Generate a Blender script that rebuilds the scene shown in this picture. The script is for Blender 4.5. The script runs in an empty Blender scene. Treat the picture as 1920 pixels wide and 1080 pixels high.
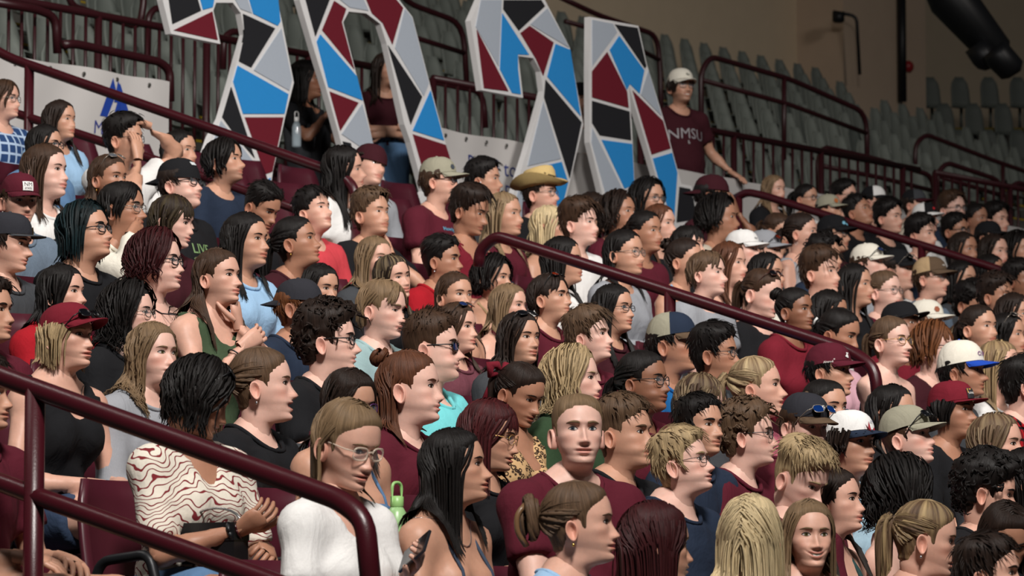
import bpy, math, random
import numpy as np
from mathutils import Vector, Matrix
from mathutils.bvhtree import BVHTree

# ---------------------------------------------------------------- camera
sc = bpy.context.scene
F_PX, PHI, HORIZON = 7200.0, math.radians(37), 1200.0
PITCH = math.atan((HORIZON - 540) / F_PX)
FWD = np.array([-math.sin(PHI) * math.cos(PITCH), math.cos(PHI) * math.cos(PITCH), math.sin(PITCH)])
RGT = np.array([math.cos(PHI), math.sin(PHI), 0.0])
UPV = np.cross(RGT, FWD)
cam_d = bpy.data.cameras.new('camera')
cam_d.sensor_width = 36.0
cam_d.lens = F_PX / 1920 * 36.0
cam_d.clip_end = 300
cam_d.dof.use_dof = True
cam_d.dof.focus_distance = 14.0
cam_d.dof.aperture_fstop = 9.0
cam = bpy.data.objects.new('camera', cam_d)
sc.collection.objects.link(cam)
cam.matrix_world = Matrix(((RGT[0], UPV[0], -FWD[0], 0), (RGT[1], UPV[1], -FWD[1], 0), (RGT[2], UPV[2], -FWD[2], 0), (0, 0, 0, 1)))
sc.camera = cam

# ---------------------------------------------------------------- light
sc.view_settings.view_transform = 'Standard'
sc.view_settings.look = 'None'
sc.view_settings.gamma = 1
sc.view_settings.use_curve_mapping = False
sc.view_settings.exposure = 0.0
world = bpy.data.worlds.new('arena_air')
sc.world = world
world.use_nodes = True
world.node_tree.nodes['Background'].inputs[0].default_value = (0.80, 0.88, 1.0, 1)
world.node_tree.nodes['Background'].inputs[1].default_value = 0.02
def area_light(name, loc, target, size, power, color=(1, 1, 1), spread=180):
    d = bpy.data.lights.new(name, 'AREA')
    d.shape = 'DISK'; d.size = size; d.energy = power; d.color = color
    d.spread = math.radians(spread)
    o = bpy.data.objects.new(name, d)
    sc.collection.objects.link(o)
    o.location = loc
    o.rotation_euler = (Vector(target) - Vector(loc)).to_track_quat('-Z', 'Y').to_euler()
    return o
area_light('court_and_fill_light', (2.0, 0.0, 14.0), (-9, 9.5, 0), 3.2, 1420, (1.0, 0.96, 0.91), 105)
area_light('court_and_fill_light', (2.0, 11.0, 13.0), (-15, 18.5, 2.5), 3.0, 480, (1.0, 0.96, 0.91), 70)
area_light('court_and_fill_light', (-2.0, 30.0, 15.0), (-30, 41, 8), 3.5, 120, (1.0, 0.92, 0.84), 64)  # fill light added to brighten the back wall, aimed clear of the crowd
area_light('catwalk_lamp', (-16.0, 7.0, 13.5), (-13, 14, 1), 3.0, 300, (1.0, 0.95, 0.9), 140)

# ---------------------------------------------------------------- pixel helpers
def ray(x, y):
    return FWD + (x - 960) / F_PX * RGT + (540 - y) / F_PX * UPV
def at_plane(x, y, axis, val):
    r = ray(x, y)
    return r * (val / r[axis])
def at_depth(x, y, z):
    return ray(x, y) * z
SLOPE, PITCH_ROW, ROW0, NROW, ZH = 0.322, 0.82, -3.03, 17, -1.79
def row_x(k): return ROW0 - PITCH_ROW * k
def tread_z(k): return ZH - SLOPE * row_x(k) - 1.17

# ---------------------------------------------------------------- materials
MATS = {}
def new_mat(name):
    m = bpy.data.materials.new(name); m.use_nodes = True
    nt = m.node_tree
    return m, nt, nt.nodes['Principled BSDF']
def lin(c):
    return tuple(((v / 255) / 12.92 if v / 255 <= .04045 else ((v / 255 + .055) / 1.055) ** 2.4) for v in c)
def col4(c): return (c[0], c[1], c[2], 1)
def mat_plain(name, rgb, rough=.5, metal=0, spec=.5, noise=0, nscale=30, bump=0, bscale=200):
    if name in MATS: return MATS[name]
    m, nt, b = new_mat(name)
    c = lin(rgb)
    b.inputs['Base Color'].default_value = col4(c)
    b.inputs['Roughness'].default_value = rough
    b.inputs['Metallic'].default_value = metal
    b.inputs['Specular IOR Level'].default_value = spec
    tc = None
    if noise:
        tc = nt.nodes.new('ShaderNodeTexCoord')
        n = nt.nodes.new('ShaderNodeTexNoise'); n.inputs['Scale'].default_value = nscale; n.inputs['Detail'].default_value = 5
        mx = nt.nodes.new('ShaderNodeMixRGB')
        mx.inputs[1].default_value = col4([v * (1 - noise) for v in c]); mx.inputs[2].default_value = col4([min(1, v * (1 + noise)) for v in c])
        nt.links.new(tc.outputs['Object'], n.inputs['Vector']); nt.links.new(n.outputs['Fac'], mx.inputs[0])
        nt.links.new(mx.outputs[0], b.inputs['Base Color'])
    if bump:
        tc = tc or nt.nodes.new('ShaderNodeTexCoord')
        n2 = nt.nodes.new('ShaderNodeTexNoise'); n2.inputs['Scale'].default_value = bscale
        bp = nt.nodes.new('ShaderNodeBump'); bp.inputs['Strength'].default_value = bump; bp.inputs['Distance'].default_value = .004
        nt.links.new(tc.outputs['Object'], n2.inputs['Vector']); nt.links.new(n2.outputs['Fac'], bp.inputs['Height'])
        nt.links.new(bp.outputs[0], b.inputs['Normal'])
    MATS[name] = m
    return m
def mat_fabric(name, rgb, heather=.08, rough=.9):
    """woven cloth: soft folds as relief, fine weave, faint colour mottling"""
    key = 'fabric_' + name
    if key in MATS: return MATS[key]
    m, nt, b = new_mat(key)
    c = lin(rgb); N = nt.nodes.new; L = nt.links.new
    b.inputs['Roughness'].default_value = rough
    b.inputs['Specular IOR Level'].default_value = .2
    tc = N("ShaderNodeTexCoord")
    n = N('ShaderNodeTexNoise'); n.inputs['Scale'].default_value = 160; n.inputs['Detail'].default_value = 3
    mx = N('ShaderNodeMixRGB')
    mx.inputs[1].default_value = col4([v * (1 - heather) for v in c]); mx.inputs[2].default_value = col4([min(1, v * (1 + heather)) for v in c])
    L(tc.outputs['Object'], n.inputs['Vector']); L(n.outputs['Fac'], mx.inputs[0]); L(mx.outputs[0], b.inputs['Base Color'])
    mp = N('ShaderNodeMapping'); mp.inputs['Scale'].default_value = (9, 9, 5); mp.inputs['Rotation'].default_value = (.5, .6, .3)
    f = N('ShaderNodeTexNoise'); f.inputs['Scale'].default_value = 1.0; f.inputs['Detail'].default_value = 3; f.inputs['Distortion'].default_value = 1.3
    L(tc.outputs['Object'], mp.inputs['Vector']); L(mp.outputs[0], f.inputs['Vector'])
    bp = N('ShaderNodeBump'); bp.inputs['Strength'].default_value = .35; bp.inputs['Distance'].default_value = .03
    L(f.outputs['Fac'], bp.inputs['Height'])
    bp2 = N('ShaderNodeBump'); bp2.inputs['Strength'].default_value = .25; bp2.inputs['Distance'].default_value = .002
    L(n.outputs['Fac'], bp2.inputs['Height']); L(bp.outputs[0], bp2.inputs['Normal']); L(bp2.outputs[0], b.inputs['Normal'])
    MATS[key] = m
    m['mix'] = mx.name
    return m
def mat_pattern(name, base, ink, kind):
    key = 'fabric_' + name
    if key in MATS: return MATS[key]
    m = mat_fabric(name, base)
    nt = m.node_tree; N = nt.nodes.new; L = nt.links.new
    b = nt.nodes['Principled BSDF']; mix0 = nt.nodes[m['mix']]
    tc = N("ShaderNodeTexCoord")
    mx = N('ShaderNodeMixRGB'); mx.inputs[2].default_value = col4(lin(ink)); L(mix0.outputs[0], mx.inputs[1])
    rp = N('ShaderNodeValToRGB'); rp.color_ramp.interpolation = 'LINEAR'; e = rp.color_ramp.elements
    if kind == 'swirl':
        t = N('ShaderNodeTexWave'); t.wave_type = 'RINGS'; t.inputs['Scale'].default_value = 8; t.inputs['Distortion'].default_value = 16; t.inputs['Detail'].default_value = 2.0; t.inputs['Detail Scale'].default_value = 1.0
        L(tc.outputs['Object'], t.inputs['Vector']); src = t.outputs['Fac']
        e[0].position = .22; e[0].color = (0, 0, 0, 1); e[1].position = .30; e[1].color = (1, 1, 1, 1)
        x = e.new(.58); x.color = (1, 1, 1, 1); x = e.new(.66); x.color = (0, 0, 0, 1)
    elif kind == 'leopard':
        t = N('ShaderNodeTexVoronoi'); t.inputs['Scale'].default_value = 55; L(tc.outputs['Object'], t.inputs['Vector']); src = t.outputs['Distance']
        e[0].position = .18; e[0].color = (0, 0, 0, 1); e[1].position = .3; e[1].color = (1, 1, 1, 1)
        x = e.new(.45); x.color = (1, 1, 1, 1); x = e.new(.55); x.color = (0, 0, 0, 1)
    else:
        t = N('ShaderNodeTexNoise'); t.inputs['Scale'].default_value = 14; t.inputs['Detail'].default_value = 2
        L(tc.outputs['Object'], t.inputs['Vector']); src = t.outputs['Fac']
        if kind == 'plaid':
            sp = N('ShaderNodeSeparateXYZ'); L(tc.outputs['Object'], sp.inputs[0])
            def wv(o, k):
                a = N('ShaderNodeMath'); a.operation = 'MULTIPLY'; a.inputs[1].default_value = k; L(o, a.inputs[0])
                s = N('ShaderNodeMath'); s.operation = 'SINE'; L(a.outputs[0], s.inputs[0]); return s.outputs[0]
            ad = N('ShaderNodeMath'); ad.operation = 'MAXIMUM'; L(wv(sp.outputs[2], 110), ad.inputs[0]); L(wv(sp.outputs[1], 110), ad.inputs[1]); src = ad.outputs[0]
        e[0].position = .5 if kind != 'plaid' else .7; e[0].color = (0, 0, 0, 1); e[1].position = .62 if kind != 'plaid' else .8; e[1].color = (1, 1, 1, 1)
    L(src, rp.inputs[0]); L(rp.outputs[0], mx.inputs[0]); L(mx.outputs[0], b.inputs['Base Color'])
    return m
SKIN = [(222, 178, 162), (212, 164, 144), (194, 146, 122), (170, 122, 98), (140, 96, 74), (108, 72, 54)]
def mat_skin(i):
    key = 'skin_%d' % i
    if key in MATS: return MATS[key]
    m, nt, b = new_mat('skin_tone_' + 'abcdef'[i])
    N = nt.nodes.new; L = nt.links.new
    c = lin(SKIN[i])
    lip = (min(1, c[0] * .80), c[1] * .52, c[2] * .52)
    red = (min(1, c[0] * .98), c[1] * .74, c[2] * .70)
    at = N('ShaderNodeAttribute'); at.attribute_name = 'tint'
    sp = N('ShaderNodeSeparateColor'); L(at.outputs['Color'], sp.inputs[0])
    tc = N('ShaderNodeTexCoord'); n = N('ShaderNodeTexNoise'); n.inputs['Scale'].default_value = 70; n.inputs['Detail'].default_value = 4
    L(tc.outputs['Object'], n.inputs['Vector'])
    m0 = N('ShaderNodeMixRGB'); m0.inputs[1].default_value = col4([v * .9 for v in c]); m0.inputs[2].default_value = col4([min(1, v * 1.08) for v in c]); L(n.outputs['Fac'], m0.inputs[0])
    m1 = N('ShaderNodeMixRGB'); m1.inputs[2].default_value = col4(red); L(m0.outputs[0], m1.inputs[1]); L(sp.outputs[2], m1.inputs[0])
    m2 = N('ShaderNodeMixRGB'); m2.inputs[2].default_value = col4(lip); L(m1.outputs[0], m2.inputs[1]); L(sp.outputs[0], m2.inputs[0])
    m3 = N('ShaderNodeMixRGB'); m3.inputs[2].default_value = (.03, .02, .015, 1); L(m2.outputs[0], m3.inputs[1]); L(sp.outputs[1], m3.inputs[0])
    L(m3.outputs[0], b.inputs['Base Color'])
    b.inputs['Roughness'].default_value = .48
    b.inputs['Specular IOR Level'].default_value = .42
    b.inputs['Subsurface Weight'].default_value = .12
    b.inputs['Subsurface Radius'].default_value = (1, .35, .2)
    b.inputs['Subsurface Scale'].default_value = .008
    bp = N('ShaderNodeBump'); bp.inputs['Strength'].default_value = .12; bp.inputs['Distance'].default_value = .002
    n2 = N('ShaderNodeTexNoise'); n2.inputs['Scale'].default_value = 350; L(tc.outputs['Object'], n2.inputs['Vector'])
    L(n2.outputs['Fac'], bp.inputs['Height']); L(bp.outputs[0], b.inputs['Normal'])
    MATS[key] = m
    return m
HAIR = {'black': (24, 20, 19), 'dark': (40, 29, 24), 'brown': (66, 47, 35), 'mid': (92, 71, 54), 'light': (124, 101, 76), 'blond': (172, 148, 112),
        'pale': (206, 184, 144), 'auburn': (90, 55, 38), 'wine': (58, 22, 24), 'ginger': (108, 66, 40), 'teal': (20, 27, 29)}
TIPS = {'teal': (18, 50, 56), 'wine': (84, 26, 28), 'pale': (225, 200, 155), 'blond': (206, 178, 130), 'ash': (168, 146, 112), 'moss': (78, 66, 38)}
def mat_hair(key0, tip=None):
    key = 'hair_%s_%s' % (key0, tip)
    if key in MATS: return MATS[key]
    m, nt, b = new_mat(key)
    N = nt.nodes.new; L = nt.links.new
    c = lin(HAIR[key0]); t = lin(TIPS[tip]) if tip else None
    uv = N('ShaderNodeUVMap'); uv.uv_map = 'UVMap'
    mp = N('ShaderNodeMapping'); mp.inputs['Scale'].default_value = (26, 1.6, 1); L(uv.outputs[0], mp.inputs['Vector'])
    n = N('ShaderNodeTexNoise'); n.inputs['Scale'].default_value = 1.0; n.inputs['Detail'].default_value = 6; n.inputs['Roughness'].default_value = .7
    L(mp.outputs[0], n.inputs['Vector'])
    mpf = N('ShaderNodeMapping'); mpf.inputs['Scale'].default_value = (120, 4, 1); L(uv.outputs[0], mpf.inputs['Vector'])
    nf = N('ShaderNodeTexNoise'); nf.inputs['Scale'].default_value = 1.0; nf.inputs['Detail'].default_value = 3; L(mpf.outputs[0], nf.inputs['Vector'])
    mxf = N('ShaderNodeMixRGB'); mxf.inputs[0].default_value = .5; L(n.outputs['Fac'], mxf.inputs[1]); L(nf.outputs['Fac'], mxf.inputs[2])
    rp = N('ShaderNodeValToRGB'); e = rp.color_ramp.elements
    e[0].position = .34; e[0].color = col4([v * .35 for v in c]); e[1].position = .66; e[1].color = col4([min(1, v * 1.55) for v in c])
    L(mxf.outputs[0], rp.inputs[0])
    out = rp.outputs[0]
    if t:
        n3 = N('ShaderNodeTexNoise'); n3.inputs['Scale'].default_value = 1.0; n3.inputs['Detail'].default_value = 2
        mp3 = N('ShaderNodeMapping'); mp3.inputs['Scale'].default_value = (9, .8, 1); mp3.inputs['Location'].default_value = (5, 3, 0); L(uv.outputs[0], mp3.inputs['Vector']); L(mp3.outputs[0], n3.inputs['Vector'])
        r3 = N('ShaderNodeValToRGB'); r3.color_ramp.elements[0].position = .42; r3.color_ramp.elements[1].position = .78; r3.color_ramp.elements[1].color = (.8, .8, .8, 1); L(n3.outputs['Fac'], r3.inputs[0])
        mx = N('ShaderNodeMixRGB'); mx.inputs[2].default_value = col4(t); L(out, mx.inputs[1]); L(r3.outputs[0], mx.inputs[0]); out = mx.outputs[0]
    L(out, b.inputs['Base Color'])
    b.inputs['Roughness'].default_value = .46
    b.inputs['Specular IOR Level'].default_value = .20
    bp = N('ShaderNodeBump'); bp.inputs['Strength'].default_value = .7; bp.inputs['Distance'].default_value = .006
    L(mxf.outputs[0], bp.inputs['Height']); L(bp.outputs[0], b.inputs['Normal'])
    MATS[key] = m
    return m
def mat_eye(kind):
    key = 'eye_' + kind
    if key in MATS: return MATS[key]
    m, nt, b = new_mat(key)
    N = nt.nodes.new; L = nt.links.new
    uv = N('ShaderNodeUVMap'); uv.uv_map = 'UVMap'
    ln = N('ShaderNodeVectorMath'); ln.operation = 'LENGTH'; L(uv.outputs[0], ln.inputs[0])
    rp = N('ShaderNodeValToRGB'); e = rp.color_ramp.elements
    iris = lin({'brown': (62, 38, 24), 'blue': (66, 76, 84), 'hazel': (92, 84, 52)}[kind])
    e[0].position = 0; e[0].color = (.004, .004, .004, 1); e[1].position = .20; e[1].color = (.004, .004, .004, 1)
    for p, c in ((.23, iris), (.44, iris), (.47, [v * .25 for v in iris]), (.50, [v * .25 for v in iris]), (.54, (.56, .52, .49)), (1.0, (.52, .45, .42))):
        x = e.new(p); x.color = col4(c)
    L(ln.outputs['Value'], rp.inputs[0]); L(rp.outputs[0], b.inputs['Base Color'])
    b.inputs['Roughness'].default_value = .08
    MATS[key] = m
    return m
def mat_glass(name, rgb, alpha, rough=.05):
    if name in MATS: return MATS[name]
    m, nt, b = new_mat(name)
    b.inputs['Base Color'].default_value = col4(lin(rgb)); b.inputs['Roughness'].default_value = rough
    b.inputs['Alpha'].default_value = alpha; b.inputs['Specular IOR Level'].default_value = .8
    MATS[name] = m
    return m

# ---------------------------------------------------------------- mesh helpers
COL = sc.collection
def make_mesh(name, V, Fq, uv=None, tint=None, smooth=True):
    me = bpy.data.meshes.new(name)
    V = np.asarray(V, np.float32)
    if isinstance(Fq, np.ndarray):
        nf, k = Fq.shape
        me.vertices.add(len(V)); me.vertices.foreach_set('co', V.ravel())
        me.loops.add(nf * k); me.loops.foreach_set('vertex_index', Fq.astype(np.int32).ravel())
        me.polygons.add(nf)
        me.polygons.foreach_set('loop_start', np.arange(0, nf * k, k, dtype=np.int32))
        me.polygons.foreach_set('loop_total', np.full(nf, k, np.int32))
    else:
        me.from_pydata([tuple(v) for v in V.tolist()], [], [tuple(f) for f in Fq])
    me.update(calc_edges=True)
    if smooth: me.polygons.foreach_set('use_smooth', np.ones(len(me.polygons), bool))
    if uv is not None:
        l = me.uv_layers.new(name='UVMap')
        li = np.empty(len(me.loops), np.int32); me.loops.foreach_get('vertex_index', li)
        l.data.foreach_set('uv', np.asarray(uv, np.float32)[li].ravel())
    if tint is not None:
        a = me.color_attributes.new('tint', 'FLOAT_COLOR', 'POINT')
        t4 = np.ones((len(V), 4), np.float32); t4[:, :3] = tint
        a.data.foreach_set('color', t4.ravel())
    return me
def link(name, me, mat=None, parent=None, loc=None):
    o = bpy.data.objects.new(name, me); COL.objects.link(o)
    if mat is not None and me is not None and not me.materials: me.materials.append(mat)
    if parent is not None: o.parent = parent
    if loc is not None: o.location = loc
    return o
def empty(name, loc, rz=0):
    o = bpy.data.objects.new(name, None); COL.objects.link(o)
    o.location = loc; o.rotation_euler = (0, 0, rz); o.empty_display_size = .1
    return o
def tag(o, label=None, cat=None, group=None, kind=None):
    if label: o['label'] = label
    if cat: o['category'] = cat
    if group: o['group'] = group
    if kind: o['kind'] = kind
    return o
def compact(V, Q):
    use = np.unique(Q); mp = np.full(len(V), -1); mp[use] = np.arange(len(use)); return V[use], mp[Q]
class MB:
    """collects shapes that belong to one mesh"""
    def __init__(s): s.v = []; s.f = []; s.n = 0
    def add(s, V, Fs):
        s.v.append(np.asarray(V, float)); s.f += [tuple(int(i) + s.n for i in f) for f in Fs]; s.n += len(V); return s
    def box(s, lo, hi, M=None):
        x0, y0, z0 = lo; x1, y1, z1 = hi
        V = np.array([(x0, y0, z0), (x1, y0, z0), (x1, y1, z0), (x0, y1, z0), (x0, y0, z1), (x1, y0, z1), (x1, y1, z1), (x0, y1, z1)], float)
        if M is not None: V = V @ M[:3, :3].T + M[:3, 3]
        return s.add(V, [(0, 3, 2, 1), (4, 5, 6, 7), (0, 1, 5, 4), (1, 2, 6, 5), (2, 3, 7, 6), (3, 0, 4, 7)])
    def tube(s, P, r, k=8, cap=True):
        V, Fq = tube(P, r, k, cap); return s.add(V, Fq)
    def prism(s, poly, thick, O, U, W):
        """polygon (u, w pairs) in the plane O + u U + w W, extruded by thick along U x W"""
        O, U, W = (np.asarray(a, float) for a in (O, U, W)); Nn = np.cross(U, W); Nn /= np.linalg.norm(Nn)
        A = np.array([O + u * U + w * W for u, w in poly]); n = len(poly)
        V = np.concatenate([A, A + Nn * thick])
        return s.add(V, [tuple(range(n))[::-1], tuple(range(n, 2 * n))] + [(i, (i + 1) % n, n + (i + 1) % n, n + i) for i in range(n)])
    def build(s, name, mat, parent=None, loc=None, smooth=False):
        me = make_mesh(name, np.concatenate(s.v), s.f, smooth=smooth)
        return link(name, me, mat, parent, loc)
def tube(P, r, k=8, cap=True):
    P = np.asarray(P, float); n = len(P); r = np.broadcast_to(np.asarray(r, float), (n,))
    T = np.gradient(P, axis=0); T /= np.linalg.norm(T, axis=1)[:, None] + 1e-12
    ref = np.array([0, 0, 1.0]) if abs(T[:, 2]).mean() < .8 else np.array([1.0, 0, 0])
    A = np.cross(T, ref); A /= np.linalg.norm(A, axis=1)[:, None] + 1e-9
    for i in range(1, n):
        if A[i] @ A[i - 1] < 0: A[i] *= -1
    B = np.cross(T, A)
    th = np.arange(k) * 2 * math.pi / k
    V = (P[:, None] + r[:, None, None] * (np.cos(th)[None, :, None] * A[:, None] + np.sin(th)[None, :, None] * B[:, None])).reshape(-1, 3)
    Fq = [(i * k + j, i * k + (j + 1) % k, (i + 1) * k + (j + 1) % k, (i + 1) * k + j) for i in range(n - 1) for j in range(k)]
    if cap: Fq += [tuple(range(k))[::-1], tuple(range((n - 1) * k, n * k))]
    return V, Fq
def fillet(P, rad, n=5):
    """round the corners of a polyline"""
    P = [np.asarray(p, float) for p in P]; out = [P[0]]
    for a, b, c in zip(P[:-2], P[1:-1], P[2:]):
        u = a - b; w = c - b; lu = np.linalg.norm(u); lw = np.linalg.norm(w)
        d = min(rad, lu * .45, lw * .45); p0 = b + u / lu * d; p1 = b + w / lw * d
        for t in np.linspace(0, 1, n): out.append((1 - t) ** 2 * p0 + 2 * t * (1 - t) * b + t * t * p1)
    out.append(P[-1]); return np.array(out)
def smooth01(x, a, b):
    t = np.clip((x - a) / (b - a), 0, 1); return t * t * (3 - 2 * t)
def wob(P, f, seed=0):
    """cheap smooth 3D noise in -1..1"""
    r = np.random.RandomState(seed); o = np.zeros(len(P))
    for i in range(5):
        k = r.normal(size=3) * f; o += np.sin(P @ k + r.uniform(0, 6.28))
    return o / 5 * 1.6
def surface_net(fn, lo, hi, h):
    lo = np.asarray(lo, float); n = np.ceil((np.asarray(hi) - lo) / h).astype(int) + 1
    ax = [lo[i] + np.arange(n[i]) * h for i in range(3)]
    G = np.stack(np.meshgrid(*ax, indexing='ij'), -1).reshape(-1, 3)
    V = fn(G).reshape(n)
    C = np.zeros(tuple(n - 1) + (3,)); cnt = np.zeros(tuple(n - 1), int); edges = []
    for a in range(3):
        s0 = [slice(None)] * 3; s1 = [slice(None)] * 3; s0[a] = slice(0, -1); s1[a] = slice(1, None)
        v0 = V[tuple(s0)]; v1 = V[tuple(s1)]
        idx = np.argwhere((v0 < 0) != (v1 < 0)); b, c = (a + 1) % 3, (a + 2) % 3
        ok = (idx[:, b] > 0) & (idx[:, c] > 0) & (idx[:, b] < n[b] - 1) & (idx[:, c] < n[c] - 1); idx = idx[ok]
        q0 = v0[tuple(idx.T)]; q1 = v1[tuple(idx.T)]; t = q0 / (q0 - q1)
        P = idx.astype(float); P[:, a] += t
        cs = []
        for db, dc in ((-1, -1), (0, -1), (0, 0), (-1, 0)):
            ci = idx.copy(); ci[:, b] += db; ci[:, c] += dc; cs.append(ci)
            np.add.at(C, tuple(ci.T), P); np.add.at(cnt, tuple(ci.T), 1)
        edges.append((cs, q0 < 0))
    act = cnt > 0; ids = np.full(cnt.shape, -1); ids[act] = np.arange(act.sum())
    VV = C[act] / cnt[act][:, None] * h + lo
    Q = []
    for cs, ins in edges:
        q = np.stack([ids[tuple(c.T)] for c in cs], 1); q[~ins] = q[~ins][:, ::-1]; Q.append(q)
    return VV, np.concatenate(Q)
# ================================================================ heads
RING = np.array([  # front x,z | side x,w,z | back x,z
    (-.006, .1185, -.008, .002, .1185, -.010, .1185), (.015, .1172, -.008, .022, .1172, -.030, .1165), (.042, .1115, -.008, .044, .111, -.056, .109),
    (.065, .0995, -.008, .0595, .0985, -.077, .0935), (.0815, .0825, -.008, .069, .0815, -.092, .073), (.0915, .0625, -.008, .0745, .062, -.0995, .050),
    (.0965, .042, -.007, .076, .042, -.102, .027), (.0985, .024, -.005, .0755, .024, -.100, .007), (.0955, .010, -.003, .0745, .010, -.096, -.008),
    (.0915, -.004, 0, .0735, -.004, -.091, -.020), (.0905, -.018, .003, .0722, -.017, -.086, -.030), (.0915, -.034, .006, .0700, -.030, -.0815, -.038),
    (.0945, -.050, .009, .0668, -.043, -.078, -.046), (.0975, -.062, .011, .0638, -.053, -.0755, -.053), (.0965, -.071, .012, .0612, -.060, -.0735, -.058),
    (.0945, -.080, .012, .0585, -.066, -.0725, -.063), (.0925, -.090, .010, .0555, -.072, -.072, -.068), (.0945, -.101, .007, .0530, -.079, -.0715, -.075),
    (.0900, -.1115, .003, .0510, -.087, -.071, -.083), (.0755, -.118, -.003, .050, -.096, -.071, -.092), (.054, -.1215, -.009, .0495, -.106, -.071, -.102),
    (.036, -.128, -.014, .0495, -.118, -.0715, -.114), (.0285, -.143, -.018, .050, -.134, -.0735, -.128), (.0265, -.166, -.022, .052, -.158, -.077, -.150),
    (.0245, -.192, -.026, .056, -.186, -.083, -.176), (.022, -.230, -.03, .060, -.226, -.086, -.212)])
NEXP = np.interp(np.arange(26), [0, 5, 7, 11, 15, 18, 25], [2, 2.15, 2.35, 2.3, 2.1, 2.0, 2.0])
def catmull(T, t):
    i = np.clip(np.floor(t).astype(int), 0, len(T) - 2); f = (t - i)[:, None]
    g = lambda j: T[np.clip(j, 0, len(T) - 1)]
    p0, p1, p2, p3 = g(i - 1), g(i), g(i + 1), g(i + 2)
    return .5 * (2 * p1 + (p2 - p0) * f + (2 * p0 - 5 * p1 + 4 * p2 - p3) * f ** 2 + (3 * p1 - p0 - 3 * p2 + p3) * f ** 3)
LOD_HEAD = {0: (12, 46, 10, 68), 1: (8, 29, 6, 44), 2: (6, 22, 6, 34)}
def g2(a, s): return np.exp(-(a / s) ** 2)
def ear_geo(side, lod, big=1.0):
    k = (20, 14, 10)[lod]
    th = np.arange(k) * 2 * math.pi / k
    rr = np.array([.03, .30, .52, .68, .80, .92, 1.0, 1.0]); up = np.array([.002, .003, .006, .011, .0125, .015, .011, -.004])
    V = []
    for r, u in zip(rr, up):
        ex = np.cos(th); ez = np.sin(th)
        egg = 1 - .22 * np.clip(-ez, 0, 1)                       # narrower lobe
        X = r * .0185 * ex * egg * big; Z = r * .033 * ez * big
        out = u + .010 * (.5 - .5 * ex) * r + .0 * ex
        lob = np.clip(-ez - .55, 0, 1)
        out = out - .005 * lob * (r > .5)
        V.append(np.stack([X - .012, np.full(k, 0) + out, Z - .023], 1))
    V = np.concatenate(V)
    c, s = math.cos(.16), math.sin(.16)
    X, Z = V[:, 0].copy(), V[:, 2].copy(); Zc = Z + .023
    V[:, 0] = -.012 + (X + .012) * c - Zc * s; V[:, 2] = -.023 + (X + .012) * s + Zc * c
    V[:, 1] = side * (.0705 + V[:, 1])
    n = len(rr)
    Fq = np.array([(i * k + j, i * k + (j + 1) % k, (i + 1) * k + (j + 1) % k, (i + 1) * k + j) for i in range(n - 1) for j in range(k)])
    if side > 0: Fq = Fq[:, ::-1]
    return V, Fq
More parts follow.
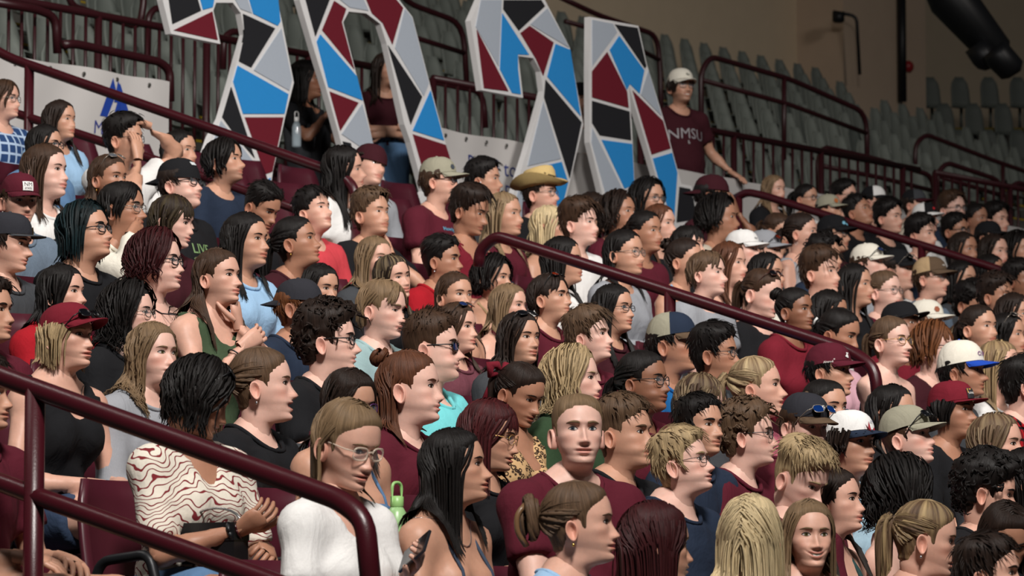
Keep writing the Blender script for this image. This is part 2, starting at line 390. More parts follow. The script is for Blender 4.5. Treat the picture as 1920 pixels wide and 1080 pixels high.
class Head:
    def __init__(s, lod=0, sex='m', seed=0, fat=0.0, smile=0.0, mouth=0.0, nose=None, beard=0.0, mustache=0.0, blush=.35, old=0):
        R = np.random.RandomState(seed + 17); s.lod = lod; s.fat = fat
        a, b, c, N = LOD_HEAD[lod]
        t = np.concatenate([np.linspace(0, 5, a), np.linspace(5, 18, b)[1:], np.linspace(18, 25, c)[1:]])
        ring = catmull(RING, t); ne = np.interp(t, np.arange(26), NEXP)
        u = -1 + 2 * np.arange(N) / N; s.N = N; s.t = t; s.az = u
        ph = math.pi * np.sign(u) * (.5 * abs(u) + .5 * u * u)
        c0, s0 = np.cos(ph), np.sin(ph)
        fx, fz, sx, w, sz, bx, bz = (ring[:, i][:, None] for i in range(7))
        fem = sex == 'f'
        jaw = smooth01(t, 9, 16)[:, None] * (1 - smooth01(t, 20, 24))[:, None]
        w = w * (1 + fat * .10 * (.35 + jaw) - (.05 if fem else 0) * jaw + R.uniform(-.025, .025) + R.uniform(-.03, .03) * jaw)
        nk = smooth01(t, 20, 23)[:, None]
        w = w * (1 - nk * (.12 if fem else 0) + nk * .12 * fat); fx = fx * (1 - nk * (.15 if fem else 0)) + nk * fat * .012
        p = (2 / ne)[:, None]
        cf = np.abs(c0)[None] ** p; sf = np.abs(s0)[None] ** p
        front = (c0 >= 0)[None]
        X = np.where(front, sx + (fx - sx) * cf, sx + (bx - sx) * np.abs(c0)[None])
        Z = np.where(front, sz + (fz - sz) * cf, sz + (bz - sz) * np.abs(c0)[None])
        Y = w * np.sign(s0)[None] * np.where(front, sf, np.abs(s0)[None])
        s.base = np.stack([X, Y, Z], -1)                              # rings x segs x 3, featureless
        V = s.base.reshape(-1, 3).copy()
        x, y, z = V.T.copy(); ay = np.abs(y)
        g = np.clip((x - .015) / .04, 0, 1)
        if nose is None: nose = R.uniform(.92, 1.28) * (.95 if fem else 1.08)
        dx = np.zeros(len(x)); dy = np.zeros(len(x)); dz = np.zeros(len(x))
        pz = np.interp(-z, [-.012, -.004, .008, .020, .032, .041, .047, .0525, .058], [0, .0025, .008, .0145, .0215, .0265, .0225, .008, 0])
        sg = np.interp(-z, [-.01, .01, .03, .042, .055], [.0072, .0072, .0092, .0125, .0115]) * R.uniform(.92, 1.12)
        dx += nose * pz * np.exp(-np.abs(y / sg) ** 2.1)
        dx += .0115 * nose * g2(ay - .0135 * R.uniform(.95, 1.12), .0062) * g2(z + .0445, .0072)
        dx -= .0100 * g2(ay - .031, .018) * g2(z - .002, .0115)
        dx -= .0035 * g2(ay - .0145, .006) * g2(z - .004, .009)
        dx += .0048 * g2(ay - .0315, .012) * g2(z, .0078)
        dx += (.0012 if fem else .0038) * g2(ay - .027, .022) * g2(z - .021, .007)
        cb = .0045 * g2(ay - .052, .018) * g2(z + .022, .014); dx += cb * .7; dy += cb * np.sign(y) * .8
        ck = (.006 * fat + .0005) * g2(ay - .045, .020) * g2(z + .062, .022); dx += ck * .6; dy += ck * np.sign(y)
        dx -= .0012 * (1 - min(1, fat)) * g2(ay - .045, .012) * g2(z + .055, .016)
        zm = z - smile * .009 * (ay / .026) ** 2 + .001
        mw = 1 + .16 * smile
        lipf = (1.25 if fem else .95) * R.uniform(.85, 1.2) * (1 - .3 * smile)
        dx += .0058 * lipf * np.exp(-(ay / (.021 * mw)) ** 3) * g2(zm + .0628, .0046)
        dx += .0072 * lipf * np.exp(-(ay / (.018 * mw)) ** 3) * g2(zm + .0778, .0050)
        dx -= .0062 * np.exp(-(ay / (.0255 * mw)) ** 4) * g2(zm + .0700, .0022 + .004 * mouth)
        dx -= .0032 * g2(y, .018) * g2(z + .0885, .005)
        dx -= .0025 * g2(ay - .027 * mw, .006) * g2(zm + .070, .007)
        dx += .0045 * g2(y, .016) * g2(z + .103, .011)
        if mouth: dz -= mouth * .010 * g * smooth01(-z, .070, .080) * (1 - smooth01(-z, .112, .14)); dx -= mouth * .008 * g2(y, .018) * g2(z + .072, .005)
        if smile: cs = smile * .004 * g2(ay - .040, .014) * g2(z + .040, .013); dx += cs; dy += cs * np.sign(y)
        if fat > .6: dx += (fat - .5) * .020 * g2(y, .04) * g2(z + .128, .016); dz -= (fat - .5) * .014 * g2(y, .04) * g2(z + .122, .014) * g
        V[:, 0] += dx * g; V[:, 1] += dy * g; V[:, 2] += dz
        Rn = len(t)
        i, j = np.meshgrid(np.arange(Rn - 1), np.arange(N), indexing='ij'); i = i.ravel(); j = j.ravel(); j2 = (j + 1) % N
        Q = np.stack([i * N + j, (i + 1) * N + j, (i + 1) * N + j2, i * N + j2], 1)
        # tint masks: lips, dark hair growth, redness; shade painted into nostrils and mouth line
        T = np.zeros((len(V), 3))
        zu = -.0578 - .0055 * (ay / .024) ** 2 + .0012 * g2(ay - .006, .004); zl = -.0832 + .009 * (ay / .022) ** 2
        m = smooth01(zu - zm, -.0008, .0016) * smooth01(zm - zl, -.0008, .0020) * (1 - smooth01(ay, .0225 * mw, .0265 * mw)) * (g > .6)
        T[:, 0] = m * (1.0 if fem else .8)
        nost = g2(ay - .0085, .0035) * g2(z + .0512, .0022) * (g > .8); T[:, 1] = .85 * nost
        T[:, 1] = np.maximum(T[:, 1], .75 * np.exp(-(ay / (.024 * mw)) ** 6) * g2(zm + .0700, .0013 + .0045 * mouth) * (g > .6))
        bm = smooth01(-z, .052, .072) * (1 - smooth01(-z, .116, .13)) * (1 - m) * smooth01(x, -.02, .01) * smooth01(-z + .9 * (x - .02).clip(-.1, .035), .045, .07)
        T[:, 1] = np.maximum(T[:, 1], beard * bm)
        mu = g2(z + .0565, .0035) * np.exp(-(ay / .024) ** 4) * (g > .6); T[:, 1] = np.maximum(T[:, 1], max(mustache, beard) * mu)
        T[:, 2] = blush * (g2(ay - .045, .02) * g2(z + .035, .018) + .9 * g2(y, .014) * g2(z + .042, .012)) * g
        s.V, s.Q, s.T = [V], [Q], [T]; s.w = [np.repeat(1 - smooth01(t, 18.5, 24), N)]
        s.front = V[(V[:, 0] > .03)]
        for sd in (-1, 1):
            ve, qe = ear_geo(sd, lod, R.uniform(.92, 1.08)); ve[:, 1] += sd * .004 * fat
            s.Q.append(qe + sum(len(a) for a in s.V)); s.V.append(ve); te = np.zeros((len(ve), 3)); te[:, 2] = .5; s.T.append(te); s.w.append(np.ones(len(ve)))
        s.V = np.concatenate(s.V); s.Q = np.concatenate(s.Q); s.T = np.concatenate(s.T); s.w = np.concatenate(s.w)
    def sx(s, y, z):
        y = np.atleast_1d(y); z = np.atleast_1d(z); f = s.front
        d = (f[None, :, 1] - y[:, None]) ** 2 + (f[None, :, 2] - z[:, None]) ** 2
        k = np.argpartition(d, 4, axis=1)[:, :4]; dd = np.take_along_axis(d, k, 1); w = 1 / (dd + 1e-8)
        return (w * f[k, 0]).sum(1) / w.sum(1)
HP = np.array([(.120, .080), (.088, .077), (.075, .060), (.052, .044), (.036, .026), (.031, -.020), (.018, -.022), (.010, .004), (-.008, .016), (-.026, .004), (-.030, -.045), (-.045, -.080), (-.09, -.088), (-.15, -.05), (-.15, .2), (.15, .2)])
def poly_sd(P, poly):
    A = poly; B = np.roll(poly, -1, 0); d = np.full(len(P), 9.0); ins = np.zeros(len(P), bool)
    for a, b in zip(A, B):
        e = b - a; w = P - a; h = np.clip((w @ e) / (e @ e), 0, 1); d = np.minimum(d, np.hypot(*(w - h[:, None] * e).T))
        c = (a[1] <= P[:, 1]) != (b[1] <= P[:, 1])
        xx = a[0] + (P[:, 1] - a[1]) / (b[1] - a[1] + 1e-12) * e[0]; ins ^= c & (P[:, 0] < xx)
    return np.where(ins, d, -d)
def hair_shell(hd, thick, seed=0, noise=.2, freq=60, hp=HP, edge=.014):
    """scalp-hugging hair mass; thick(x, y, z) gives its depth"""
    B = hd.base; Rn, N, _ = B.shape; V = B.reshape(-1, 3)
    sd = poly_sd(V[:, [0, 2]], hp) + (.0025 * wob(V, 140, seed + 5) if edge < .01 else 0)
    C = np.array([-.005, 0, .01]); D = V - C; D[:, 2] *= np.where(V[:, 2] < 0, .25, 1.0); D /= np.linalg.norm(D, axis=1)[:, None]
    T = thick(V[:, 0], V[:, 1], V[:, 2]) * (1 + noise * wob(V, freq, seed) + .5 * noise * wob(V, freq * 2.3, seed + 1))
    k = smooth01(sd, -.002, edge)
    W = V + D * (T * k - .0025 * (1 - k))[:, None]
    i, j = np.meshgrid(np.arange(Rn - 1), np.arange(N), indexing='ij'); i = i.ravel(); j = j.ravel(); j2 = (j + 1) % N
    Q = np.stack([i * N + j, (i + 1) * N + j, (i + 1) * N + j2, i * N + j2], 1)
    Q = Q[(sd[Q] > -.006).sum(1) >= 3]
    uu = np.repeat(hd.az[None], Rn, 0).ravel() * 1.6; vv = np.repeat(hd.t[:, None], N, 1).ravel() / 14
    use = np.unique(Q); mp = np.full(len(W), -1); mp[use] = np.arange(len(use))
    return W[use], mp[Q], np.stack([uu, vv], 1)[use]
def locks(P, width, out, thin=.45, K=5, rng=None):
    """P: n x s x 3 lock paths, width: n x s half widths, out: n x s x 3 outward hints"""
    n, S, _ = P.shape
    T = np.gradient(P, axis=1); T /= np.linalg.norm(T, axis=2, keepdims=True) + 1e-9
    A = np.cross(T, out); A /= np.linalg.norm(A, axis=2, keepdims=True) + 1e-9
    B = np.cross(A, T)
    th = np.arange(K) * 2 * math.pi / K
    V = P[:, :, None] + width[:, :, None, None] * (np.cos(th)[None, None, :, None] * A[:, :, None] + thin * np.sin(th)[None, None, :, None] * B[:, :, None])
    i, j = np.meshgrid(np.arange(S - 1), np.arange(K), indexing='ij'); i = i.ravel(); j = j.ravel(); j2 = (j + 1) % K
    q = np.stack([i * K + j, i * K + j2, (i + 1) * K + j2, (i + 1) * K + j], 1)
    Q = (q[None] + (np.arange(n) * S * K)[:, None, None]).reshape(-1, 4)
    r = (rng or np.random).uniform(0, 7, n)
    uv = np.zeros((n, S, K, 2)); uv[..., 0] = r[:, None, None] + .10 * np.abs(2 * np.arange(K) / K - 1)[None, None]; uv[..., 1] = r[:, None, None] + (np.arange(S) / S)[None, :, None] * 1.2
    return V.reshape(-1, 3), Q, uv.reshape(-1, 2)
EC = np.array([-.004, 0, .018])
def skull(D, grow=1.0, sag=0):
    D = D / (np.linalg.norm(D, axis=-1, keepdims=True) + 1e-9)
    ax = np.stack([np.where(D[..., 0] > 0, .1005, .104), np.full(D.shape[:-1], .0805), np.full(D.shape[:-1], .1025)], -1)
    r = 1 / np.sqrt(((D / ax) ** 2).sum(-1))
    return EC + D * (r * grow)[..., None], D
def slerp(a, b, t):
    a = a / np.linalg.norm(a, axis=-1, keepdims=True); b = b / np.linalg.norm(b, axis=-1, keepdims=True)
    w = np.arccos(np.clip((a * b).sum(-1), -.999, .999))[:, None, None]; t = t[None, :, None]
    return (np.sin((1 - t) * w) * a[:, None] + np.sin(t * w) * b[:, None]) / np.sin(w)
def hair_build(hd, style, rng, lod, pose, push, cap=False, L=.25, wave=0., vol=0., part=0., bangs=False, back=0.0, dens=1.0):
    """returns V, Q, uv in the person's frame. pose: head frame -> person frame; push: keeps points off the body"""
    OUT = []; q = (1.0, .62, .40)[lod]
    def add(g, posed=False):
        V, Q, uv = g; OUT.append((V if posed else pose(V), Q, uv))
    sd = rng.randint(1e6)
    longish = style in ('long', 'bob', 'mid', 'halfbun')
    if style == 'bald': return None
    if style in ('short', 'fade', 'buzz', 'curly', 'afro', 'slick', 'flat'):
        top, side = {'short': (.026, .012), 'fade': (.024, .0035), 'buzz': (.006, .0035), 'curly': (.034, .020), 'afro': (.048, .040), 'slick': (.020, .006), 'flat': (.024, .005)}[style]
        top *= 1 + vol; side *= 1 + vol
        if cap: top = .004; side = min(side, .012)
        th = lambda x, y, z: side + (top - side) * smooth01(z, .03, .085) * (1 if style != 'flat' else smooth01(x, -.09, .0) * .5 + .5)
        add(hair_shell(hd, th, sd, .30 if style in ('curly', 'afro') else .16, 95 if style in ('curly', 'afro') else 55, edge=.009 if style == 'buzz' else .014))
        n = int({'short': 460, 'fade': 380, 'buzz': 0, 'curly': 340, 'afro': 420, 'slick': 300, 'flat': 320}[style] * q)
        if cap: n = int(n * .3)
        if n:
            B = hd.base.reshape(-1, 3); ok = poly_sd(B[:, [0, 2]], HP) > .006
            zmin = {'short': -.02, 'fade': .050, 'curly': -.04, 'afro': -.06, 'slick': .045, 'flat': .055}[style]
            zmax = .03 if cap else .2
            ok &= (B[:, 2] > zmin) & (B[:, 2] < zmax); R0 = B[ok]
            if len(R0) == 0: R0 = B[(B[:, 2] < .02) & (B[:, 0] < -.02)]
            r0 = R0[rng.randint(len(R0), size=n)] + rng.normal(0, .003, (n, 3))
            nn = r0 - np.array([-.005, 0, .01]); nn /= np.linalg.norm(nn, axis=1)[:, None]
            S = (5, 4, 4)[lod]; s = np.linspace(0, 1, S)
            tk = th(*r0.T)
            if style in ('curly', 'afro'):
                fl = rng.normal(size=(n, 3)); fl -= (fl * nn).sum(1)[:, None] * nn; fl /= np.linalg.norm(fl, axis=1)[:, None]
                ln = rng.uniform(.020, .036, n); fr = (r0[:, 0] > .05); ln[fr] += .012; fl[fr] += np.array([.6, 0, -.5])
                P = r0[:, None] + nn[:, None] * (tk[:, None] * .78)[..., None] + fl[:, None] * (ln[:, None] * s)[..., None] + nn[:, None] * (.014 * np.sin(s * 2.9))[None, :, None]
                sd2 = np.cross(fl, nn); P += sd2[:, None] * (.008 * np.sin(s * 6 + rng.uniform(0, 6, n)[:, None]))[..., None]
                wd = .0052 / q ** .4
            else:
                fwd = np.array([1.0, 0, .15]) if style != 'slick' else np.array([-1.0, 0, -.1])
                fl = fwd + np.stack([0 * r0[:, 0], (np.sign(r0[:, 1]) * .25 + part * .9), -smooth01(np.abs(r0[:, 1]), .045, .075) * 2.0], 1) + rng.normal(0, .28, (n, 3))
                bk = r0[:, 0] < -.05; fl[bk] += np.array([-1.0, 0, -1.2])
                fl -= (fl * nn).sum(1)[:, None] * nn; fl /= np.linalg.norm(fl, axis=1)[:, None]
                ln = rng.uniform(.022, .042, n) * (1 if style != 'flat' else .6)
                if bangs: fr = (r0[:, 0] > .045) & (r0[:, 2] > .05); ln[fr] += .020; fl[fr] += np.array([.2, 0, -.5])
                if style == 'flat': fl = fl * .5 + nn * .6
                P = r0[:, None] + nn[:, None] * (tk[:, None] * .96)[..., None] + fl[:, None] * (ln[:, None] * s)[..., None] + nn[:, None] * ((.007 * np.sin(s * 2.6))[None] * rng.uniform(.1, .8, n)[:, None])[..., None]
                wd = .0027 / q ** .4
            wid = wd * rng.uniform(.7, 1.25, n)[:, None] * np.clip(1.15 - s ** 2.2, .12, 1)[None]
            add(locks(P, wid, np.repeat(nn[:, None], S, 1), .5, 3, rng))
    else:
        add(hair_shell(hd, lambda x, y, z: (.007 if not cap else .003) + 0 * x, sd, .1, 40))
    def drop(P0, tang, Lk, n, wv, seg):
        st = Lk / seg; P = [P0]; d = tang.copy(); p = P0.copy()
        ph = 5 * np.arctan2(P0[:, 1] - P0[:, 1].mean(), P0[:, 0] - P0[:, 0].mean()) + rng.normal(0, .5 if wv < .012 else 2.5, n); k1 = rng.uniform(.9, 1.12, n)
        for i in range(seg):
            d = d * .45 + np.array([0, 0, -1.0]) * .75; d /= np.linalg.norm(d, axis=1)[:, None]
            p = p + d * st[:, None]; p = push(p); P.append(p.copy())
        P = np.stack(P, 1)
        if wv:
            s = np.arange(seg + 1) / seg
            amp = wv * s[None] ** .6; arg = (s[None] * Lk[:, None] / .075 * k1[:, None]) * 6.28 + ph[:, None]
            a = np.arctan2(P0[:, 1] - P0[:, 1].mean(), P0[:, 0] - P0[:, 0].mean()) + rng.normal(0, .6, n)
            P[:, :, 0] += amp * np.sin(arg) * np.cos(a)[:, None] + .6 * amp * np.cos(arg * 1.3)
            P[:, :, 1] += amp * np.sin(arg) * np.sin(a)[:, None] + .6 * amp * np.sin(arg * .7)
        return P
    if longish:
        cw = 1.5 if wave >= .012 else 1.0; n = int((240 if style != 'mid' else 170) * q * cw * dens); seg = (8, 6, 5)[lod]; s0 = np.linspace(0, 1, 6 if lod == 0 else 5)
        u = rng.uniform(0, 1, n) ** .85; side = np.where(rng.uniform(size=n) < .5 + part * .25, 1, -1)
        al = np.radians(51 + u * 145)
        d0 = np.stack([np.cos(al), part * .30 + side * .03 + rng.normal(0, .05, n), np.sin(al)], 1)
        fr = 1 - u
        az = np.radians(58 + u * 122 + rng.normal(0, 6, n)); 
        if back: az = np.maximum(az, np.radians(88 + 40 * back))
        el = np.radians(-20 + rng.normal(0, 7, n))
        d1 = np.stack([np.cos(az) * np.cos(el), side * np.sin(az) * np.cos(el), np.sin(el)], 1)
        D = slerp(d0, d1, s0 if not cap else .66 + .34 * s0)
        gr = 1.045 + vol * .5 + rng.uniform(0, .075 + vol * .5, n)
        eb = np.exp(-((D[..., 0] + .12) / .33) ** 2 - ((D[..., 2] + .22) / .42) ** 2) * (0 if back else .13)
        P, Dn = skull(D, gr[:, None] + eb)
        if not cap and vol: P = P + Dn * (vol * .02)
        Pl = pose(P.reshape(-1, 3)).reshape(P.shape); Ol = pose(Dn.reshape(-1, 3), True).reshape(P.shape)
        tg = Pl[:, -1] - Pl[:, -2]; tg /= np.linalg.norm(tg, axis=1)[:, None]
        Lk = np.maximum(.03, L * rng.uniform(.82, 1.05, n))
        seg = seg if L > .12 else max(4, seg // 2)
        Q = drop(Pl[:, -1], tg, Lk, n, wave, seg)
        if wave and not cap:
            a = rng.uniform(0, 6.28, n); Pl[:, 2:-1] += (.4 * wave * np.sin(np.arange(Pl.shape[1] - 3)[None] * 2 + a[:, None]))[..., None] * Ol[:, 2:-1]
        P = np.concatenate([Pl, Q[:, 1:]], 1); S = P.shape[1]
        axis = pose(np.array([[-.02, 0, -.1]]))[0]
        O2 = Q[:, 1:] - axis; O2[:, :, 2] = 0; O2 /= np.linalg.norm(O2, axis=2, keepdims=True) + 1e-6
        O = np.concatenate([Ol, O2], 1)
        ss = np.linspace(0, 1, S)
        wid = (.0078 / q ** .42 / cw ** .6 / dens ** .6) * rng.uniform(.65, 1.2, n)[:, None] * np.clip(1.1 - ss ** 3, .22, 1)[None]
        add(locks(P, wid, O, .30, 3, rng), True)
    if style in ('pony', 'bun', 'claw', 'halfbun'):
        tie = {'pony': np.array([-1, 0, .25 + back]), 'bun': np.array([-1, 0, .75]), 'claw': np.array([-1, 0, .05]), 'halfbun': np.array([-1, 0, 1.0])}[style]
        n = int((110 if style != 'halfbun' else 60) * q)
        az = rng.uniform(-1, 1, n) * (2.5 if style != 'halfbun' else 1.3); 
        el = np.radians(np.interp(np.abs(az), [0, .6, 1.0, 1.35, 1.8, 2.5], [49, 43, 25, 7, -8, -32]))
        if cap: el = np.minimum(el, np.radians(10))
        d0 = np.stack([np.cos(az) * np.cos(el), np.sin(az) * np.cos(el), np.sin(el)], 1)
        s0 = np.linspace(0, .97, 7 if lod < 2 else 5)
        D = slerp(d0, np.repeat(tie[None], n, 0) + rng.normal(0, .05, (n, 3)), s0)
        P, Dn = skull(D, 1.03 + vol * .4 + rng.uniform(0, .05, n)[:, None])
        wid = (.0100 / q ** .42) * rng.uniform(.7, 1.2, n)[:, None] * np.interp(s0, [0, .25, .6, 1], [.25, .9, 1.0, .55])[None]
        if not cap: add(locks(P, wid, Dn, .30, 3, rng))
        tp, td = skull(tie[None], 1.10); tp = tp[0]; td = td[0]
        if style == 'pony':
            n = int(46 * q) + 8; seg = (11, 8, 6)[lod]
            c0 = pose(tp[None])[0]; dd = pose(td[None], True)[0]
            P0 = c0 + rng.normal(0, .009, (n, 3)); tg = dd + rng.normal(0, .22, (n, 3)) + np.array([0, 0, .1]); tg /= np.linalg.norm(tg, axis=1)[:, None]
            Q = drop(P0, tg * 1.6, L * rng.uniform(.8, 1.08, n), n, wave, seg)
            O = np.repeat((Q[:, :1] - c0 + rng.normal(0, .01, (n, 1, 3))), seg + 1, 1); ss = np.linspace(0, 1, seg + 1)
            wid = (.0105 / q ** .4) * rng.uniform(.7, 1.2, n)[:, None] * np.clip(1.1 - ss ** 2.5, .2, 1)[None]
            add(locks(Q, wid, O, .5, 4, rng), True)
        else:
            R0, r1 = {'bun': (.030, .020), 'halfbun': (.024, .018), 'claw': (.026, .024)}[style]
            c = tp + td * .022; n = int(26 * q) + 6; S = 12; t = np.linspace(0, 1, S)
            ax = td; e1 = np.cross(ax, [0, 1, 0]); e1 /= np.linalg.norm(e1); e2 = np.cross(ax, e1)
            if style == 'claw': sc3 = np.array([1, .9, 1.7])
            else: sc3 = np.ones(3)
            a0 = rng.uniform(0, 6.28, n)[:, None] + t[None] * 3.6; tb = rng.uniform(0, 6.28, n)[:, None] + t[None] * 1.5
            rad = R0 * .62 + r1 * np.cos(tb)
            off = (np.cos(a0) * rad)[..., None] * e1 + (np.sin(a0) * rad)[..., None] * e2 + (np.sin(tb) * r1)[..., None] * ax
            P = c + off * sc3
            add(locks(P, np.full((n, S), .0085 / q ** .4) * np.interp(t, [0, .2, .8, 1], [.5, 1, 1, .2])[None], off, .55, 5, rng))
    if bangs and style in ('long', 'bob', 'mid', 'pony'):
        n = int(44 * q); yb = rng.uniform(-.055, .055, n) ; s0 = np.linspace(0, 1, 6)
        d0 = np.stack([np.full(n, .45), yb * 4 + part * .2, np.full(n, .9)], 1)
        d1 = np.stack([np.full(n, 1.0), yb * 11 + part * -.15, .14 + rng.normal(0, .06, n) - 60 * (yb * yb) * .6], 1)
        P, Dn = skull(slerp(d0, d1, s0), 1.05 + rng.uniform(0, .04, n)[:, None])
        add(locks(P, (.008 / q ** .4) * np.clip(1.1 - s0 ** 3, .2, 1)[None] * rng.uniform(.7, 1.2, n)[:, None], Dn, .4, 4, rng))
    if style == 'mid' and not cap:
        n = int(40 * q); s0 = np.linspace(0, 1, 6); sgn = np.where(rng.uniform(size=n) < .5 + part * .3, 1, -1)
        d0 = np.stack([np.full(n, .55), np.full(n, .1 * part), np.full(n, .9)], 1) + rng.normal(0, .06, (n, 3))
        d1 = np.stack([rng.uniform(.55, .95, n), sgn * rng.uniform(.45, .85, n), rng.uniform(.0, .3, n)], 1)
        P, Dn = skull(slerp(d0, d1, s0), 1.07 + vol * .4 + rng.uniform(0, .07, n)[:, None])
        add(locks(P, (.0085 / q ** .4) * np.clip(1.1 - s0 ** 3, .2, 1)[None] * rng.uniform(.7, 1.2, n)[:, None], Dn, .4, 4, rng))
    V = np.concatenate([o[0] for o in OUT]); n0 = 0; Qs = []
    for o in OUT: Qs.append(o[1] + n0); n0 += len(o[0])
    return V, np.concatenate(Qs), np.concatenate([o[2] for o in OUT])
# ================================================================ bodies
def seg_d(P, a, b, r1, r2):
    a = np.asarray(a, float); ba = np.asarray(b, float) - a
    h = np.clip(((P - a) @ ba) / (ba @ ba + 1e-9), 0, 1)
    return np.linalg.norm(P - a - h[:, None] * ba, axis=1) - (r1 + (r2 - r1) * h)
def ell_d(P, c, r):
    q = P - np.asarray(c); r = np.asarray(r, float); k0 = np.linalg.norm(q / r, axis=1); k1 = np.linalg.norm(q / (r * r), axis=1) + 1e-9
    return k0 * (k0 - 1) / k1
def smin(a, b, k):
    h = np.maximum(k - np.abs(a - b), 0) / k; return np.minimum(a, b) - h * h * k * .25
def unit(v): v = np.asarray(v, float); return v / (np.linalg.norm(v) + 1e-9)
class Body:
    """posed figure as a distance field: spine, limbs, plus its clothes as offsets of the same field"""
    def __init__(s, nb, sex, bw=1.0, stand=False, arms=('lap', 'lap'), head=None, hs=1.0, legs='front', hipx=0.0):
        s.sex = sex; s.bw = bw; fem = sex == 'f'
        s.nb = np.asarray(nb, float); s.stand = stand
        hz = .95 if stand else .535
        s.hip = np.array([hipx - .02, 0, hz])
        ax = s.nb - s.hip; s.len = np.linalg.norm(ax); s.ax = ax / s.len
        s.fw = unit(np.cross([0, 1, 0], s.ax)) if True else 0
        if s.fw[0] < 0: s.fw = -s.fw
        sw = (.158 if fem else .182) * (1 + .35 * (bw - 1))
        s.sh = {d: s.nb + np.array([.005, d * sw, -.048]) for d in (-1, 1)}
        if fem: tb = [(.105, .165), (.088, .125), (.100, .140), (.092, .138), (.070, .105), (.055, .07)]
        else: tb = [(.108, .158), (.105, .150), (.122, .168), (.112, .166), (.082, .125), (.060, .075)]
        s.hh = np.array([0, .28, .60, .80, .94, 1.0]); s.tb = np.array(tb)
        gr = np.array([1.25, 1.45, 1.15, 1.1, 1.05, 1.0]); s.tb = s.tb * (1 + (bw - 1) * gr[:, None])
        s.arm = {}; s.hands = {}
        for d, spec in zip((-1, 1), arms):
            S = s.sh[d]; cf = 1.0
            pole = np.array([-.3, d * .55, -1.0]); hd = None; hn = None; curl = .35
            if isinstance(spec, tuple): W, hd, hn, curl, pole = spec; W = np.asarray(W, float)
            elif spec == 'lap': W = np.array([.27 + hipx, d * .10, hz + .10]); hd = (.9, -d * .5, -.15); hn = (0, -d * .3, -1)
            elif spec == 'clasp': W = np.array([.30 + hipx, d * .065, hz + .14]); hd = (.75, -d * .75, -.1); hn = (.3, -d * .8, -.5); curl = .8
            elif spec == 'knee': W = np.array([.40 + hipx, d * .12, hz + .12]); hd = (.8, -d * .2, -.4); hn = (0, 0, -1)
            elif spec == 'cross': W = np.array([s.nb[0] + .20, -d * .06, s.nb[2] - .27 - .03 * d]); hd = (-.1, -d * 1, .05); hn = (-1, 0, 0); pole = np.array([.2, d * 1.0, -.6])
            elif spec == 'down': W = S + np.array([.03, d * .06, -.53]); hd = (.1, 0, -1); hn = (0, -d, 0)
            elif spec == 'chin': W = head + np.array([.055, d * .055, -.175]); hd = (.05, -d * .30, 1); hn = (-1, -d * .3, 0); curl = .75; pole = np.array([.5, d * .6, -1.0])
            elif spec == 'mouth': W = head + np.array([.135, d * .10, -.135]); hd = (-.1, -d * .85, .5); hn = (-1, 0, -.1); curl = .35; pole = np.array([.5, d * .6, -1.0])
            elif spec == 'face': W = head + np.array([.150, d * .07, -.11]); hd = (-.25, -d * .2, 1); hn = (-1, -d * .1, 0); curl = .25; pole = np.array([.4, d * .7, -1.0])
            elif spec == 'neck': W = head + np.array([.085, d * .06, -.215]); hd = (-.75, d * .35, .75); hn = (-.4, -d * .8, 0); curl = .2; pole = np.array([.6, d * .8, -1.0])
            elif spec == 'top': W = head + np.array([.06, d * .12, .085]); hd = (-.5, -d * .8, .25); hn = (0, -d * .2, -1); curl = .25; pole = np.array([.3, d * 1, .1])
            elif spec == 'phone': W = np.array([.30 + hipx, d * .045, hz + .20]); hd = (.8, -d * .25, .45); hn = (-.5, -d * .6, .6); curl = .55
            elif spec == 'chest': W = np.array([s.nb[0] + .20, d * .05, s.nb[2] - .10]); hd = (.3, -d * .7, .5); hn = (-1, -d * .1, -.2); curl = .5; pole = np.array([.3, d * .5, -1.0])
            elif spec == 'rest': W = np.array([s.nb[0] + .12, d * .42, s.nb[2] - .46]); hd = (.6, d * .3, -.35); hn = (0, 0, -1); curl = .2
            L1, L2 = .285 * hs, .255 * hs
            D = W - S; L = np.linalg.norm(D); L_ = min(L, (L1 + L2) * .985); W = S + D / L * L_
            c = np.clip((L1 * L1 + L_ * L_ - L2 * L2) / (2 * L1 * L_), -1, 1); u = D / L; pv = pole - (pole @ u) * u; pv = unit(pv)
            E = S + u * L1 * c + pv * L1 * math.sqrt(1 - c * c)
            s.arm[d] = (S, E, W); s.hands[d] = (W, unit(hd), unit(hn), curl)
        s.leg = {}
        for d in (-1, 1):
            if stand: s.leg[d] = (np.array([.0, d * .085, .90]), np.array([.03, d * .10, .50]), np.array([-.02, d * .11, .09]))
            elif legs == 'spread': s.leg[d] = (np.array([.02 + hipx, d * .09, .515]), np.array([.43 + hipx, d * .24, .52]), np.array([.40 + hipx, d * .20, .09]))
            else: s.leg[d] = (np.array([.02 + hipx, d * .085, .515]), np.array([.45 + hipx, d * .12, .53]), np.array([.40 + hipx, d * .12, .09]))
